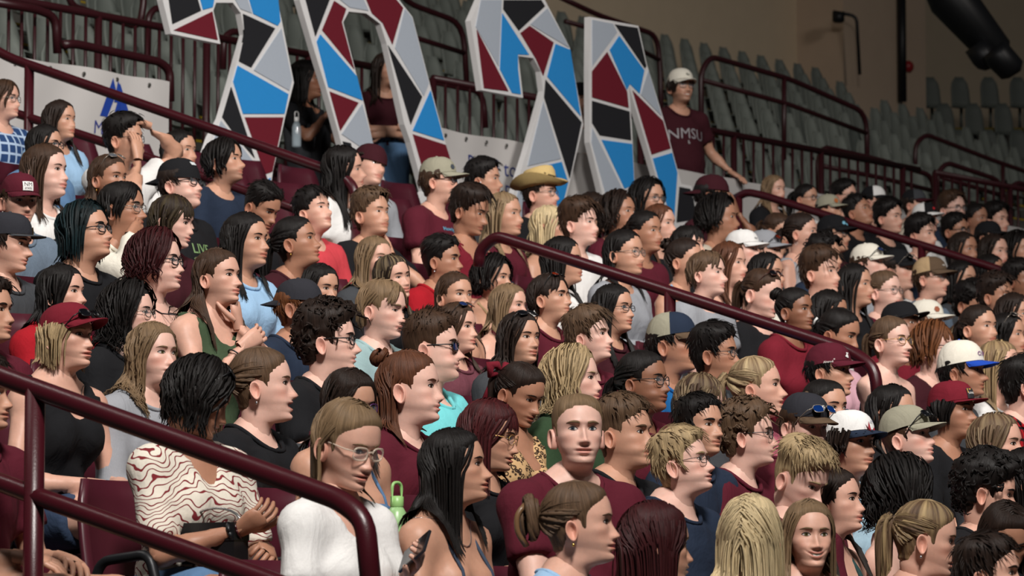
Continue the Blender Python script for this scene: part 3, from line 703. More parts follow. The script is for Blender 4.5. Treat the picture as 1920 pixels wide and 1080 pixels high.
    def torso(s, P):
        q = P - s.hip; h = np.clip((q @ s.ax) / s.len, 0, 1)
        off = q - (h * s.len)[:, None] * s.ax
        rx = np.interp(h, s.hh, s.tb[:, 0]); ry = np.interp(h, s.hh, s.tb[:, 1])
        a = off @ s.fw; b = off[:, 1]; e = off @ s.ax
        k0 = np.sqrt((a / rx) ** 2 + (b / ry) ** 2 + (e / rx) ** 2); k1 = np.sqrt((a / rx ** 2) ** 2 + (b / ry ** 2) ** 2 + (e / rx ** 2) ** 2) + 1e-9
        d = k0 * (k0 - 1) / k1
        if s.sex == 'f':
            for sd in (-1, 1): d = smin(d, ell_d(P, s.hip + s.ax * s.len * .64 + s.fw * .070 + np.array([0, sd * .068, 0]), np.array([.068, .062, .066]) * (1 + .5 * (s.bw - 1))), .05)
        elif s.bw > 1.1: d = smin(d, ell_d(P, s.hip + s.ax * s.len * .3 + s.fw * .05, np.array([.12, .15, .14]) * s.bw), .08)
        for sd in (-1, 1):
            d = smin(d, seg_d(P, s.nb + np.array([-.025, sd * .02, .045]), s.sh[sd] + np.array([-.008, -sd * .02, .012]), .040, .046 * s.bw ** .5), .05)
            d = smin(d, seg_d(P, s.sh[sd], s.sh[sd] + np.array([0, -sd * .04, -.02]), .058 * s.bw ** .5, .06), .04)
        return d
    def skin(s, P):
        d = s.torso(P); bw = s.bw ** .8; m = .88 if s.sex == 'f' else 1.0
        d = smin(d, seg_d(P, s.nb + np.array([0, 0, -.03]), s.nb + np.array([.012, 0, .05]), .055 * m, .046 * m), .05)
        for sd in (-1, 1):
            S, E, W = s.arm[sd]
            d = smin(d, seg_d(P, S, E, .050 * bw * m, .040 * bw * m), .03)
            d = smin(d, smin(seg_d(P, E, E + (W - E) * .35, .040 * bw * m, .041 * bw * m), seg_d(P, E + (W - E) * .3, W, .040 * bw * m, .0255 * m), .02), .012)
            H, K, A = s.leg[sd]
            d = smin(d, seg_d(P, H, K, .088 * bw, .056 * bw), .04)
            d = smin(d, smin(seg_d(P, K, K + (A - K) * .4, .052 * bw, .056 * bw), seg_d(P, K + (A - K) * .35, A, .056 * bw, .035), .02), .02)
            d = smin(d, seg_d(P, A + np.array([-.02, 0, -.045]), A + np.array([.13, 0, -.055]), .036, .03), .03)
        return d
    def shirt(s, P, kind, off, neck='crew'):
        up = P[:, 2]
        d = s.torso(P) - off
        fold = .006 * np.sin(P[:, 2] * 58 + P[:, 1] * 30 + 3 * np.sin(P[:, 0] * 22)) * smooth01(s.nb[2] - up, .10, .28)
        d = d + fold
        bw = s.bw ** .8; m = .88 if s.sex == 'f' else 1.0
        if kind in ('tee', 'long', 'half'):
            fr = {'tee': .62, 'half': .85, 'long': 1.0}[kind]
            for sd in (-1, 1):
                S, E, W = s.arm[sd]; u = unit(E - S); end = S + (E - S) * fr
                c = seg_d(P, S, S + (E - S) * (fr + .2), .052 * bw * m + off, (.056 if kind != 'long' else .046) * bw * m + off + .004)
                if kind != 'long': c = np.maximum(c, (P - end) @ u)
                d = smin(d, c, .035)
                if kind == 'long':
                    c2 = np.maximum(seg_d(P, E, W, .046 * bw * m + off, .032 * m + off), (P - (E + (W - E) * .95)) @ unit(W - E)); d = smin(d, c2, .02)
        c = s.nb
        if kind in ('tee', 'long', 'half'):
            d = smin(d, seg_d(P, c + np.array([0, 0, -.03]), c + np.array([.012, 0, .06]), (.050 if s.sex == 'f' else .056) + off, (.045 if s.sex == 'f' else .052) + off), .05)
        hole = np.maximum(np.hypot(P[:, 0] - c[0] - .01, P[:, 1] - c[1]) - .13, s.neckline(P[:, 0], P[:, 1]) + (0 if kind in ('tee', 'long', 'half') else -.02) - up)
        if kind in ('tank', 'strap', 'tube') or neck in ('v', 'scoop'):
            dp = {'v': .075, 'scoop': .055}.get(neck, .06)
            hole = np.minimum(hole, seg_d(P, c + np.array([.05, 0, .02]), c + np.array([.13, 0, -dp]), .062, .034 if neck == 'v' else .055))
        if kind in ('tank', 'strap'):
            for sd in (-1, 1): hole = np.minimum(hole, seg_d(P, s.sh[sd] + np.array([0, sd * .03, .04]), s.sh[sd] + np.array([.0, sd * .02, -.06]), .074, .070))
        if kind in ('strap', 'tube'):
            hole = np.minimum(hole, c[2] - (.150 if kind == 'strap' else .125) - up + .0 * up) * 1 if False else np.minimum(hole, (c[2] - (.155 if kind == 'strap' else .125)) - up)
            if kind == 'strap':
                pass
        d = np.maximum(d, -hole)
        bot = s.hip[2] + (-.02 if not s.stand else -.08)
        d = np.maximum(d, bot - up)
        if kind in ('tee', 'tank', 'long', 'half', 'strap', 'tube'): d = np.maximum(d, -(s.hip[0] + .30 - P[:, 0]) if False else d)
        return d
    def neckline(s, x, y=0): return s.nb[2] + .012 - .42 * (x - s.nb[0]) + .9 * np.maximum(np.abs(y - s.nb[1]) - .058, 0)
    def pants(s, P, kind, off):
        d = np.maximum(s.torso(P) - off, P[:, 2] - s.hip[2] - .07); bw = s.bw ** .8
        for sd in (-1, 1):
            H, K, A = s.leg[sd]
            if kind == 'shorts':
                u = unit(K - H); c = np.maximum(seg_d(P, H, H + (K - H) * .8, .092 * bw + off, .080 * bw + off), (P - (H + (K - H) * .52)) @ u); d = smin(d, c, .03)
            else:
                d = smin(d, seg_d(P, H, K, .090 * bw + off, .062 * bw + off), .03)
                d = smin(d, np.maximum(seg_d(P, K, A, .062 * bw + off, .050 + off), A[2] + .02 - P[:, 2]), .02)
        return d
def net(fn, pts, h, pad):
    P = np.array(pts); return surface_net(fn, P.min(0) - pad, P.max(0) + pad, h)
def hand_geo(W, d, n, side, curl, sc_=1.0, lod=0):
    d = unit(d); n = unit(n - (n @ d) * d); l = np.cross(n, d) * 1.0
    if side > 0: l = -l                         # thumb side
    V = []; Q = []; cnt = 0
    def loft(C, A, B, ra, rb, k=8):
        nonlocal cnt
        th = np.arange(k) * 2 * math.pi / k + .39; R = []
        for c, a, b, x, y in zip(C, A, B, ra, rb):
            e = .75; R.append(c + np.outer(np.sign(np.cos(th)) * np.abs(np.cos(th)) ** e * x, a) + np.outer(np.sign(np.sin(th)) * np.abs(np.sin(th)) ** e * y, b))
        R.append(C[-1][None] + (C[-1] - C[-2])[None] * .25 + (R[-1] - C[-1]) * .35)
        m = len(R); V.extend(R)
        for i in range(m - 1):
            for j in range(k): Q.append((cnt + i * k + j, cnt + i * k + (j + 1) % k, cnt + (i + 1) * k + (j + 1) % k, cnt + (i + 1) * k + j))
        cnt += m * k
    W = np.asarray(W, float)
    C = [W - d * .015, W + d * .02 * sc_, W + d * .055 * sc_, W + d * .088 * sc_]
    loft(C, [l] * 4, [n] * 4, np.array([.025, .032, .040, .039]) * sc_, np.array([.019, .019, .017, .0125]) * sc_)
    kk = 6 if lod < 2 else 5
    for off, ln, r, sp in ((.029, .070, .0088, .12), (.0100, .079, .0092, .03), (-.0095, .073, .0088, -.05), (-.0280, .057, .0076, -.14)):
        p = W + (d * .084 + l * off) * sc_; dd = unit(d + l * sp); nn = n; pts = [p]; dirs = [dd]
        for i, fr in enumerate((.45, .32, .23)):
            a = curl * (.9, 1.2, .8)[i]; dd = unit(dd * math.cos(a) + nn * math.sin(a)); nn = unit(nn - (nn @ dd) * dd)
            p = p + dd * ln * fr * sc_ * 1.0; pts.append(p); dirs.append(dd)
        A = [l] * 4; B = [unit(np.cross(q, l)) for q in dirs]
        loft(pts, A, B, np.array([1.0, .98, .90, .74]) * r * sc_, np.array([1.0, .98, .88, .70]) * r * sc_, kk)
    p = W + (d * .028 + l * .026 + n * .004) * sc_; dd = unit(d * .75 + l * .75 + n * .35); pts = [p]; dirs = [dd]
    for fr, a in ((.042, 0), (.034, .35 + curl * .4), (.026, .25 + curl * .3)):
        dd = unit(dd * math.cos(a) + unit(d * .6 - l * .4 + n * .5) * math.sin(a)); p = p + dd * fr * sc_; pts.append(p); dirs.append(dd)
    ref = n; A = [unit(np.cross(q, ref)) for q in dirs]; B = [unit(np.cross(q, a)) for q, a in zip(dirs, A)]
    loft(pts, A, B, np.array([.0135, .0115, .0105, .008]) * sc_, np.array([.0135, .0110, .0095, .0075]) * sc_, kk)
    return np.concatenate(V), np.array(Q)
# ================================================================ caps, glasses
def cap_crown(K=30, M=9, high=1.0, square=.0):
    az = np.arange(K) * 2 * math.pi / K; V = []; c = -.003
    for j in range(M + 1):
        el = (j / M) * math.pi / 2 * .985; C = math.cos(el) ** (.78 - square); S = math.sin(el)
        ax = np.where(np.cos(az) > 0, .1085, .1100)
        zb = .032 + .013 * np.cos(az)
        V.append(np.stack([c + ax * np.cos(az) * C, .0890 * np.sin(az) * C, zb * (1 - S) + S * (.032 + .100 * high)], 1))
    V = np.concatenate(V)
    Q = np.array([(j * K + i, j * K + (i + 1) % K, (j + 1) * K + (i + 1) % K, (j + 1) * K + i) for j in range(M) for i in range(K)])
    return V, Q
def cap_brim(L=.070, curve=.016, slope=.14, n=17, m=5, arc=64):
    a = np.radians(np.linspace(-arc, arc, n)); V = []
    for t in np.linspace(0, 1, m):
        x0 = -.003 + .1085 * np.cos(a); y0 = .0890 * np.sin(a); z0 = .030 + .013 * np.cos(a)
        e = np.clip(np.cos(a * 90 / (arc * 1.03)), 0, 1) ** .55
        x = x0 + t * L * e; y = y0 * (1 - .06 * t); z = z0 - slope * t * L * e - curve * t * (np.abs(np.sin(a)) / math.sin(math.radians(arc))) ** 2 * 1.0 + .002 * t
        V.append(np.stack([x, y, z], 1))
    T = np.concatenate(V); n0 = n * m; V = np.concatenate([T, T - np.array([0, 0, .0035])])
    q = [(j * n + i, (j + 1) * n + i, (j + 1) * n + i + 1, j * n + i + 1) for j in range(m - 1) for i in range(n - 1)]
    Q = [f for f in q] + [tuple(v + n0 for v in f[::-1]) for f in q]
    ed = [(m - 1) * n + i for i in range(n)]
    Q += [(ed[i], n0 + ed[i], n0 + ed[i + 1], ed[i + 1]) for i in range(n - 1)]
    for cc in (0, n - 1): Q += [((j) * n + cc, (j + 1) * n + cc, n0 + (j + 1) * n + cc, n0 + j * n + cc) for j in range(m - 1)]
    return V, np.array(Q)
def glasses_geo(fx, w=.047, h=.036, r=.0021, rnd=3.0, lod=0, out=.0):
    """rims, bridge, temples and two lenses in the head frame; fx is the x of the lens plane"""
    n = (22, 16, 10)[lod]; th = np.arange(n + 1) * 2 * math.pi / n; FR = MB(); LN = []
    for sd in (-1, 1):
        cy = sd * .0335
        c, s = np.cos(th), np.sin(th)
        yy = np.sign(c) * np.abs(c) ** (2 / rnd) * w / 2; zz = np.sign(s) * np.abs(s) ** (2 / rnd) * h / 2
        P = np.stack([fx - np.abs(yy + cy) ** 2 * 2.6 + .0, cy + yy, zz - .004], 1)
        FR.tube(P, r, 5 if lod else 6, False)
        m = P[:-1]; LN.append((np.concatenate([m, m.mean(0)[None]]), [(i, (i + 1) % n, n) for i in range(n)]))
        hx = P[np.argmax(sd * P[:, 1])]; 
        FR.tube([hx + (0, 0, .006), (fx - .030, sd * .0735, .003), (.02, sd * .0775, .004), (-.012, sd * .0785, .002), (-.026, sd * .076, -.016)], r * .85, 5)
    FR.tube([(fx - .0004, -.0105, .001), (fx + .003, 0, .004), (fx - .0004, .0105, .001)], r, 5, False)
    return FR, LN
# ================================================================ people
TEXT = {}
def text_geo(s, bold=0.0):
    if (s, bold) in TEXT: return TEXT[s, bold]
    cu = bpy.data.curves.new('t', 'FONT'); cu.body = s; cu.resolution_u = 2; cu.offset = 0 if 'M' in s else bold * .5; cu.align_x = 'CENTER'; cu.align_y = 'CENTER'
    o = bpy.data.objects.new('t', cu); COL.objects.link(o)
    me = bpy.data.meshes.new_from_object(o.evaluated_get(bpy.context.evaluated_depsgraph_get()))
    V = np.array([v.co[:2] for v in me.vertices]); Fs = [tuple(p.vertices) for p in me.polygons]
    bpy.data.objects.remove(o); bpy.data.curves.remove(cu); bpy.data.meshes.remove(me)
    V = V - (V.min(0) + V.max(0)) / 2; V = V / (V[:, 1].max() - V[:, 1].min())
    TEXT[s, bold] = (V, Fs); return TEXT[s, bold]
for _s, _b in (('NM', .015), ('STATE', .015), ('NMSU', .02), ('NMSU', .05), ('CUBS', .03), ('Jeep', .02), ('AGGIES', .02), ('LIVE', .02), ('LAUGH', .02), ('STATE', .0), ('Me', .0), ('d to', .0), ('Proud to', .0), ('be a', .0), ('Partner', .0), ('Par', .0), ('9', .03), ('LAND', .03), ('AGGIES', .05), ('N', .03), ('ENMU', .02), ('Mo', .0), ('Medical', .0), ('33', .03), ('Howdy', .02), ('NM STATE', .02), ('Hit', .02), ('Alvarado', .0), ('G', .03)):
    text_geo(_s, _b)
def decal(name, tri, shell, frame, mat, parent, lift=.003, tess=True):
    """flat print wrapped onto a shell: tri = (points, faces) in metres, frame = origin, right, up; cast along -(right x up)"""
    V2, Fs = tri; O, U, W = (np.asarray(a, float) for a in frame); Nn = unit(np.cross(U, W))
    bv = BVHTree.FromPolygons([tuple(v) for v in shell[0].tolist()], [tuple(f) for f in shell[1].tolist()])
    out = []; last = None
    for u, w in V2:
        p = O + U * u + W * w; hit = bv.ray_cast(Vector(p + Nn * .3), Vector(-Nn), 1.0)
        if hit[0] is None: q = (p if last is None else p + Nn * last)
        else: q = np.array(hit[0]) + Nn * lift; last = (q - p) @ Nn
        out.append(q)
    return link(name, make_mesh(name, np.array(out), Fs, smooth=False), mat, parent)
def sc2(g, h): return g[0] * h, g[1]
def place2(g, dx, dy): return g[0] + np.array([dx, dy]), g[1]
def arch(g, k): V = g[0].copy(); V[:, 1] -= k * V[:, 0] ** 2; return V, g[1]
def join2(*gs):
    V = np.concatenate([g[0] for g in gs]); Fs = []; n = 0
    for g in gs: Fs += [tuple(i + n for i in f) for f in g[1]]; n += len(g[0])
    return V, Fs
def ngon(pts):
    return np.array(pts, float), [tuple(range(len(pts)))]
def disc2(r, n=14): return ngon([(r * math.cos(i * 6.2832 / n), r * math.sin(i * 6.2832 / n)) for i in range(n)])
def rect2(w, h, k=4):
    V = [(w * (i / k - .5), h * (j / k - .5)) for j in range(k + 1) for i in range(k + 1)]
    return np.array(V), [(j * (k + 1) + i, j * (k + 1) + i + 1, (j + 1) * (k + 1) + i + 1, (j + 1) * (k + 1) + i) for j in range(k) for i in range(k)]
COLORS = {'black': (24, 24, 27), 'navy': (34, 44, 62), 'maroon': (84, 24, 38), 'wine': (112, 26, 40), 'dkmaroon': (58, 20, 28), 'white': (226, 224, 222), 'grey': (148, 150, 156), 'dgrey': (62, 64, 68), 'beige': (190, 178, 162),
          'ltblue': (150, 184, 216), 'aqua': (112, 200, 204), 'teal': (150, 176, 178), 'blue': (26, 92, 150), 'royal': (30, 70, 170), 'coral': (196, 66, 74), 'red': (158, 22, 34), 'pink': (206, 160, 172), 'purple': (92, 34, 74), 'olive': (62, 78, 56), 'green': (46, 66, 44),
          'hgrey': (104, 118, 134), 'hmaroon': (104, 58, 68), 'cream': (226, 220, 206), 'slate': (60, 72, 90), 'dteal': (40, 66, 66), 'tan': (180, 152, 116), 'rose': (176, 92, 110), 'lilac': (196, 150, 190), 'khaki': (150, 146, 128), 'denim': (88, 120, 156), 'jeans': (52, 66, 90), 'sky': (176, 208, 226), 'brown': (92, 74, 58), 'gold': (200, 160, 60), 'hblack': (44, 44, 50)}
def fab(c):
    if isinstance(c, tuple): return mat_pattern(*c)
    return mat_fabric(c, COLORS[c], .22 if c[0] == 'h' else .08)
PEOPLE = []
ROWS = {}                                                             # seat row of every spectator, by head position
for _e in ('''6,188:15:0 112,227:14:0 84,274:13:0 233,262:13:0 84,322:12:-1 36,376:11:0 14,456:10:0 203,336:12:1 228,393:11:0 160,436:10:0 336,346:12:0 336,285:14:0 420,304:13:0 322,416:10:0
293,492:9:0 408,521:8:0 116,551:9:0 -26,585:8:0 490,388:12:-3 460,452:10:0 554,455:11:0 588,398:12:2 644,318:13:0 692,312:14:0 696,402:12:1 822,340:13:0 906,338:14:0 880,396:12:0
944,404:13:-1 702,488:11:0 736,522:10:-1 828,489:11:-2 925,524:11:2 600,541:10:0 852,556:10:-1 560,576:9:0 614,640:8:0 716,580:9:0 808,652:8:0 856,616:9:0 768,728:7:0 490,722:7:0
372,744:6:0 124,632:7:-3 286,666:7:3 243,590:8:0 654,756:6:0 650,832:5:0 852,876:5:0 916,816:6:0 1083,810:5:0 1168,814:6:-12 1278,870:5:0 1085,982:4:-10 1228,1022:4:0
1408,1010:4:-3 1516,1006:4:13 1564,941:5:11 1500,896:5:-13 1592,832:6:12 1508,798:6:1 1400,816:6:-3 1310,800:6:-13 1312,755:7:6 1418,727:7:11 1204,716:7:-1 1260,646:9:0
1340,664:8:0 1073,712:7:0 1104,632:8:0 1030,560:9:0 1150,580:9:0 974,636:8:0 974,738:7:-13 954,576:10:3 1013,364:14:0 1030,427:13:1 1086,420:12:0 1110,400:14:0 1160,402:13:-2
1215,375:14:0 1236,422:13:2 1209,436:12:-1 1170,476:11:0 1054,490:11:0 1334,366:14:0 1348,410:13:0 1290,462:12:1 1284,490:11:-10 1325,514:10:0 1392,470:12:0 1432,472:13:-1
1366,496:11:-7 1428,550:10:0 1451,357:16:-1 1511,373:16:1 1553,394:15:-5 1583,368:16:-1 1608,399:15:1 1638,378:16:1 1666,409:15:3 1714,384:16:0 1734,410:15:0 1786,393:16:-11
1828,412:16:-1 1867,414:16:12 1727,441:14:0 1791,434:15:0 1853,446:15:0 1806,470:14:-4 1863,474:14:-3 1909,470:14:7 1457,434:14:0 1502,437:13:1 1562,440:14:0 1546,482:12:0
1437,515:11:1 1538,512:11:-9 1602,536:11:0 1627,496:12:0 1682,508:13:0 1744,522:12:0 1802,526:13:-4 1658,547:11:13 1822,572:12:0 1868,556:11:0 1910,526:12:0 1855,514:13:4
1490,583:9:-3 1553,588:10:0 1572,627:9:3 1670,641:8:0 1690,612:10:0 1736,606:11:12 1750,653:9:-5 1835,616:9:-6 1888,630:9:11 1901,592:10:0 1812,650:10:0 1803,697:8:-5 1872,690:8:5
1785,771:7:0 1554,697:8:0 1546,768:7:5 1672,777:7:0 1700,821:6:13 1868,836:6:0 1690,930:5:13 1850,922:5:-1 1734,1010:4:0 1884,1008:4:0 1852,1078:3:0 1920,724:7:0 1930,905:5:13
-40,742:6:0''').split():
    _a, _k, _d = _e.split(':'); ROWS[tuple(int(v) for v in _a.split(','))] = (int(_k), int(_d) / 100)
def solve_place(x, y, want=1.17, row=None):
    r = ray(x, y); best = None
    for k in (range(0, NROW) if row is None else [row]):
        Z = (row_x(k) + .04) / r[0]; p = r * Z; hz = p[2] - tread_z(k)
        if best is None or abs(hz - want) < abs(best[1] - want): best = (k, hz, p, Z)
    return best
def make_shoe():
    V = []; k = 10; th = np.arange(k) * 2 * math.pi / k
    for x, w, h, zc in ((-.075, .022, .030, .04), (-.07, .034, .050, .05), (-.02, .037, .050, .05), (.03, .040, .038, .038), (.10, .046, .030, .030), (.15, .040, .024, .024), (.178, .018, .014, .018)):
        V.append(np.stack([np.full(k, x), w * np.cos(th), np.maximum(zc + h * np.sin(th), .0)], 1))
    V = np.concatenate(V); n = 7
    Fs = [(i * k + j, i * k + (j + 1) % k, (i + 1) * k + (j + 1) % k, (i + 1) * k + j) for i in range(n - 1) for j in range(k)] + [tuple(range(k))[::-1], tuple(range((n - 1) * k, n * k))]
    return make_mesh('shoe', V, Fs)
SHOE = {}
def shoe_mesh(c):
    if c not in SHOE:
        SHOE[c] = make_shoe(); SHOE[c].materials.append(mat_plain('shoe_' + c, COLORS[c], .6))
    return SHOE[c]
class Fig: pass
def person(x, y, h, a, label, pitch=0, roll=0, sex='m', skin=1, hair=('short', 'dark'), top=('tee', 'black'), pants=('long', 'jeans'), cap=None, glasses=None, arms=('lap', 'lap'), bw=1.0, fat=0., smile=0., mouth=0.,
           beard=0., must=0., row=None, gaze=0., lid=0., eye='brown', stand=None, ty=None, lod=None, tip=None, neck='crew', back=None, seed=None, legs='front', want=None, blush=.35, hood=False, hk=None, group='spectators seated in the stand'):
    if pitch == 0 and abs(a) < 100: pitch = 3
    seed = seed if seed is not None else int(x * 7 + y * 13) % 100003
    rng = np.random.RandomState(seed)
    fem = sex == 'f'
    if pants == ('long', 'jeans'): pants = ('long', ('jeans', 'denim', 'black', 'jeans', 'dgrey', 'slate', 'tan')[seed % 7])
    if stand is None:
        k, hz, p, Z = solve_place(x, y, want or (1.145 if fem else 1.18), ROWS.get((x, y), (row, 0))[0]); bx = row_x(k); bz = tread_z(k); base = np.array([bx, p[1] + ROWS.get((x, y), (0, 0))[1], bz])
    else:                                                              # (X of the walkway, floor z)
        bx, bz = stand; r = ray(x, y); Z = bx / r[0]; p = r * Z; base = np.array([bx, p[1], bz]); k = -1; hz = p[2] - bz
    if lod is None: lod = 0 if Z < 13.2 else 1 if Z < 20 else 2
    hs = 1.0 if h is None else float(np.clip(h / ((.229 if fem else .236) * F_PX / Z), .88, 1.14))
    v = unit([p[0], p[1], 0]); rt = np.array([v[1], -v[0], 0]); f = math.cos(math.radians(a)) * -v + math.sin(math.radians(a)) * rt
    yaw = math.atan2(f[1], f[0])
    if ty is None: ty = (math.copysign(max(abs(yaw) - 1.05, 0), yaw) + .25 * np.clip(yaw, -1.05, 1.05)) * .9
    else: ty = math.radians(ty)
    yaw -= ty
    root = empty('person', base, ty)
    tag(root, label, 'person', group)
    ct, st_ = math.cos(ty), math.sin(ty); dx, dy = p[0] - base[0], p[1] - base[1]
    Hc = np.array([ct * dx + st_ * dy, -st_ * dx + ct * dy, hz])
    Hc[1] = Hc[1]
    pr, rr = math.radians(pitch), math.radians(roll)
    def rot(V, w=1.0):
        w = np.asarray(w); X, Y, Zz = V[:, 0], V[:, 1], V[:, 2]
        c, s = np.cos(rr * w), np.sin(rr * w); Y, Zz = c * Y - s * Zz, s * Y + c * Zz
        c, s = np.cos(-pr * w), np.sin(-pr * w); X, Zz = c * X + s * Zz, -s * X + c * Zz
        c, s = np.cos(yaw * w), np.sin(yaw * w); X, Y = c * X - s * Y, s * X + c * Y
        return np.stack([X, Y, Zz], 1)
    def pose(V, vec=False):
        V = np.asarray(V, float)
        return rot(V) if vec else rot(V) * hs + Hc
    hd = Head(lod, sex, seed, fat, smile, mouth, None, beard, must, blush)
    HV = rot(hd.V, hd.w) * hs + Hc
    nb = Hc + np.array([-.036, 0, -.190 * hs])
    B = Body(nb, sex, bw, stand is not None, arms, Hc, 1.0, legs)
    hb = (.022, .034, .046)[lod]
    al = [q for sd in (-1, 1) for q in B.arm[sd]] + [q for sd in (-1, 1) for q in B.leg[sd]] + [B.nb, B.hip, B.nb + np.array([0, 0, .05])]
    BV, BQ = net(B.skin, al, hb, .17 if bw < 1.15 else .24)
    parts = [(BV, BQ, np.zeros((len(BV), 3)))]
    for sd in (-1, 1):
        W, d_, n_, cu = B.hands[sd]; hv, hq = hand_geo(W, d_, n_, sd, cu, (.92 if fem else 1.03), lod); parts.append((hv, hq, np.zeros((len(hv), 3))))
    parts.append((HV, hd.Q, hd.T))
    V = np.concatenate([q[0] for q in parts]); T = np.concatenate([q[2] for q in parts]); n0 = 0; Qs = []
    for q in parts: Qs.append(q[1] + n0); n0 += len(q[0])
    body = link('body', make_mesh('body', V, np.concatenate(Qs), tint=T), mat_skin(skin), root)
    # ---- eyes and brows
    em = mat_eye(eye); dark = mat_plain('lash', (18, 13, 11), .7)
    fr = 1 - .55 * lid - (.35 if pitch < -14 else 0)
    for sd in (-1, 1):
        nu, nv = ((13, 7), (9, 5), (7, 5))[lod]; u = np.linspace(-1, 1, nu); E = []; UV = []
        for vv in np.linspace(-1, 1, nv):
            zz = np.where(vv > 0, vv * .0064 * fr * (1 - np.abs(u) ** 2.3), vv * .0046 * (1 - u * u)) + .0012 * u + .0005
            yy = sd * .0318 + sd * u * .0148
            xx = hd.sx(yy, zz) + .0010 + .0016 * (1 - u * u)
            E.append(np.stack([xx, yy, zz], 1)); UV.append(np.stack([(yy - sd * .0318 - gaze * .006) / .0122, (zz - .0008 + (0.002 if pitch < -14 else 0)) / .0122], 1))
        E = np.concatenate(E); UV = np.concatenate(UV)
        Q = np.array([(j * nu + i, j * nu + i + 1, (j + 1) * nu + i + 1, (j + 1) * nu + i) for j in range(nv - 1) for i in range(nu - 1)])
        if sd < 0: Q = Q[:, ::-1]
        eo = link('eye', make_mesh('eye', pose(E), Q, uv=UV), em, root)
        if lod < 2:
            top_e = E[(nv - 1) * nu:]; ls = MB(); ls.tube(pose(top_e + np.array([.0012, 0, .0002])), (.0013 if fem else .0009) * hs, 4); ls.build('eyelashes', dark, eo, smooth=True)
        t = np.linspace(0, 1, (8, 6, 4)[lod]); yb = sd * (.013 + .040 * t); zb = .0185 + .0055 * np.sin(t * 2.4) - .004 * t
        P = np.stack([hd.sx(yb, zb) + .0005, yb, zb], 1)
        wd = (.0034 if fem else .0046) * np.interp(t, [0, .15, .6, 1], [.7, 1, .9, .25])
        ov, oq, ouv = locks(P[None], wd[None], np.repeat(np.array([[[1.0, sd * .3, 0]]]), len(t), 1), .35, 5, rng)
        hc = hair[1] if hair[1] not in ('teal', 'wine', 'pale') else {'teal': 'black', 'wine': 'dark', 'pale': 'light'}[hair[1]]
        link('eyebrow', make_mesh('eyebrow', pose(ov), oq, uv=ouv), mat_hair(hc), root)
    if smile > .5:
        t = np.linspace(-1, 1, 11); E = []
        for vv in (-1, 0, 1): 
            yy = t * .021; zz = -.0700 + smile * .009 * (yy / .026) ** 2 + vv * .0042 * (1 - t * t); E.append(np.stack([hd.sx(yy, zz) + .0030, yy, zz], 1))
        link('teeth', make_mesh('teeth', pose(np.concatenate(E)), np.array([(j * 11 + i, j * 11 + i + 1, (j + 1) * 11 + i + 1, (j + 1) * 11 + i) for j in range(2) for i in range(10)])), mat_plain('teeth', (226, 218, 206), .25), root)
    # ---- clothes
    off = (.010, .014, .017)[lod]; kind, tc = top[0], top[1]
    SV, SQ = net(lambda P: B.shirt(P, kind, off, neck), [q for sd in (-1, 1) for q in B.arm[sd]] + [B.nb, B.hip], (.0170, .026, .034)[lod], .2 if bw < 1.15 else .26)
    nm = {'tee': 'shirt', 'half': 'shirt', 'long': 'sweatshirt', 'tank': 'tank_top', 'strap': 'strap_top', 'tube': 'tube_top'}[kind]
    so = link(nm, make_mesh(nm, SV, SQ), fab(tc), root)
    if kind in ('tee', 'long', 'half') and lod < 2 and neck == 'crew':
        n = 26; th = np.linspace(0, 2 * math.pi, n)
        zz = np.linspace(.03, .128, 50); P = []
        for t in th:
            q = np.stack([nb[0] + .01 + zz * math.cos(t), nb[1] + zz * math.sin(t), 0 * zz], 1); q[:, 2] = B.neckline(q[:, 0], q[:, 1])
            dd = smin(B.torso(q) - off, seg_d(q, nb + np.array([0, 0, -.03]), nb + np.array([.012, 0, .06]), (.050 if fem else .056) + off, (.045 if fem else .052) + off), .05)
            i_ = np.where(dd < 0)[0]; P.append(q[i_[-1]] if len(i_) else q[20])
        P = np.array(P); P[-1] = P[0]
        for _ in range(3): P[:-1] = .25 * np.roll(P[:-1], 1, 0) + .5 * P[:-1] + .25 * np.roll(P[:-1], -1, 0); P[-1] = P[0]
        cb = MB(); cb.tube(P, .0075 if lod == 0 else .009, 6, False); cb.build('collar', fab(tc), so, smooth=True)
    if hood:
        hv = MB(); t = np.linspace(-2.5, 2.5, 15); hv.tube(np.stack([nb[0] - .03 - .085 * np.cos(t) * 1.0, nb[1] + .105 * np.sin(t), nb[2] + .035 - .035 * (1 - np.cos(t)) * .6], 1), .034 * np.interp(np.abs(t), [0, 1.5, 2.5], [1.35, 1, .45]), 10)
        hv.build('hood', fab(tc), so, smooth=True)
    if kind == 'strap':
        for sd in (-1, 1):
            bvb = BVHTree.FromPolygons([tuple(q) for q in BV.tolist()], [tuple(q) for q in BQ.tolist()])
            P = []
            for t in np.linspace(0, 1, 9):
                ang = math.pi * (t * 1.0); q = B.nb + np.array([.12 * math.cos(ang), sd * (.088 - .012 * math.sin(ang)), -.15 * abs(math.cos(ang)) ** .8 - .02]); dirn = B.nb + np.array([0, sd * .07, -.13]) - q
                o_ = q - unit(dirn) * .2; hit = bvb.ray_cast(Vector(o_), Vector(unit(dirn)), .6); P.append(np.array(hit[0]) - unit(dirn) * .003 if hit[0] is not None else q)
            sb = MB(); sb.tube(P, (.0055, .009, .011)[lod], 5); sb.build('strap', fab(tc), so, smooth=True)
    if pants:
        PV, PQ = net(lambda P: B.pants(P, pants[0], off), [q for sd in (-1, 1) for q in B.leg[sd]] + [B.hip], (.032, .048, .058)[lod], .2 if bw < 1.15 else .26)
        pn = 'shorts' if pants[0] == 'shorts' else 'trousers'
        link(pn, make_mesh(pn, PV, PQ), fab(pants[1]), root)
    sh_c = ('white', 'black', 'dgrey', 'beige')[rng.randint(4)]
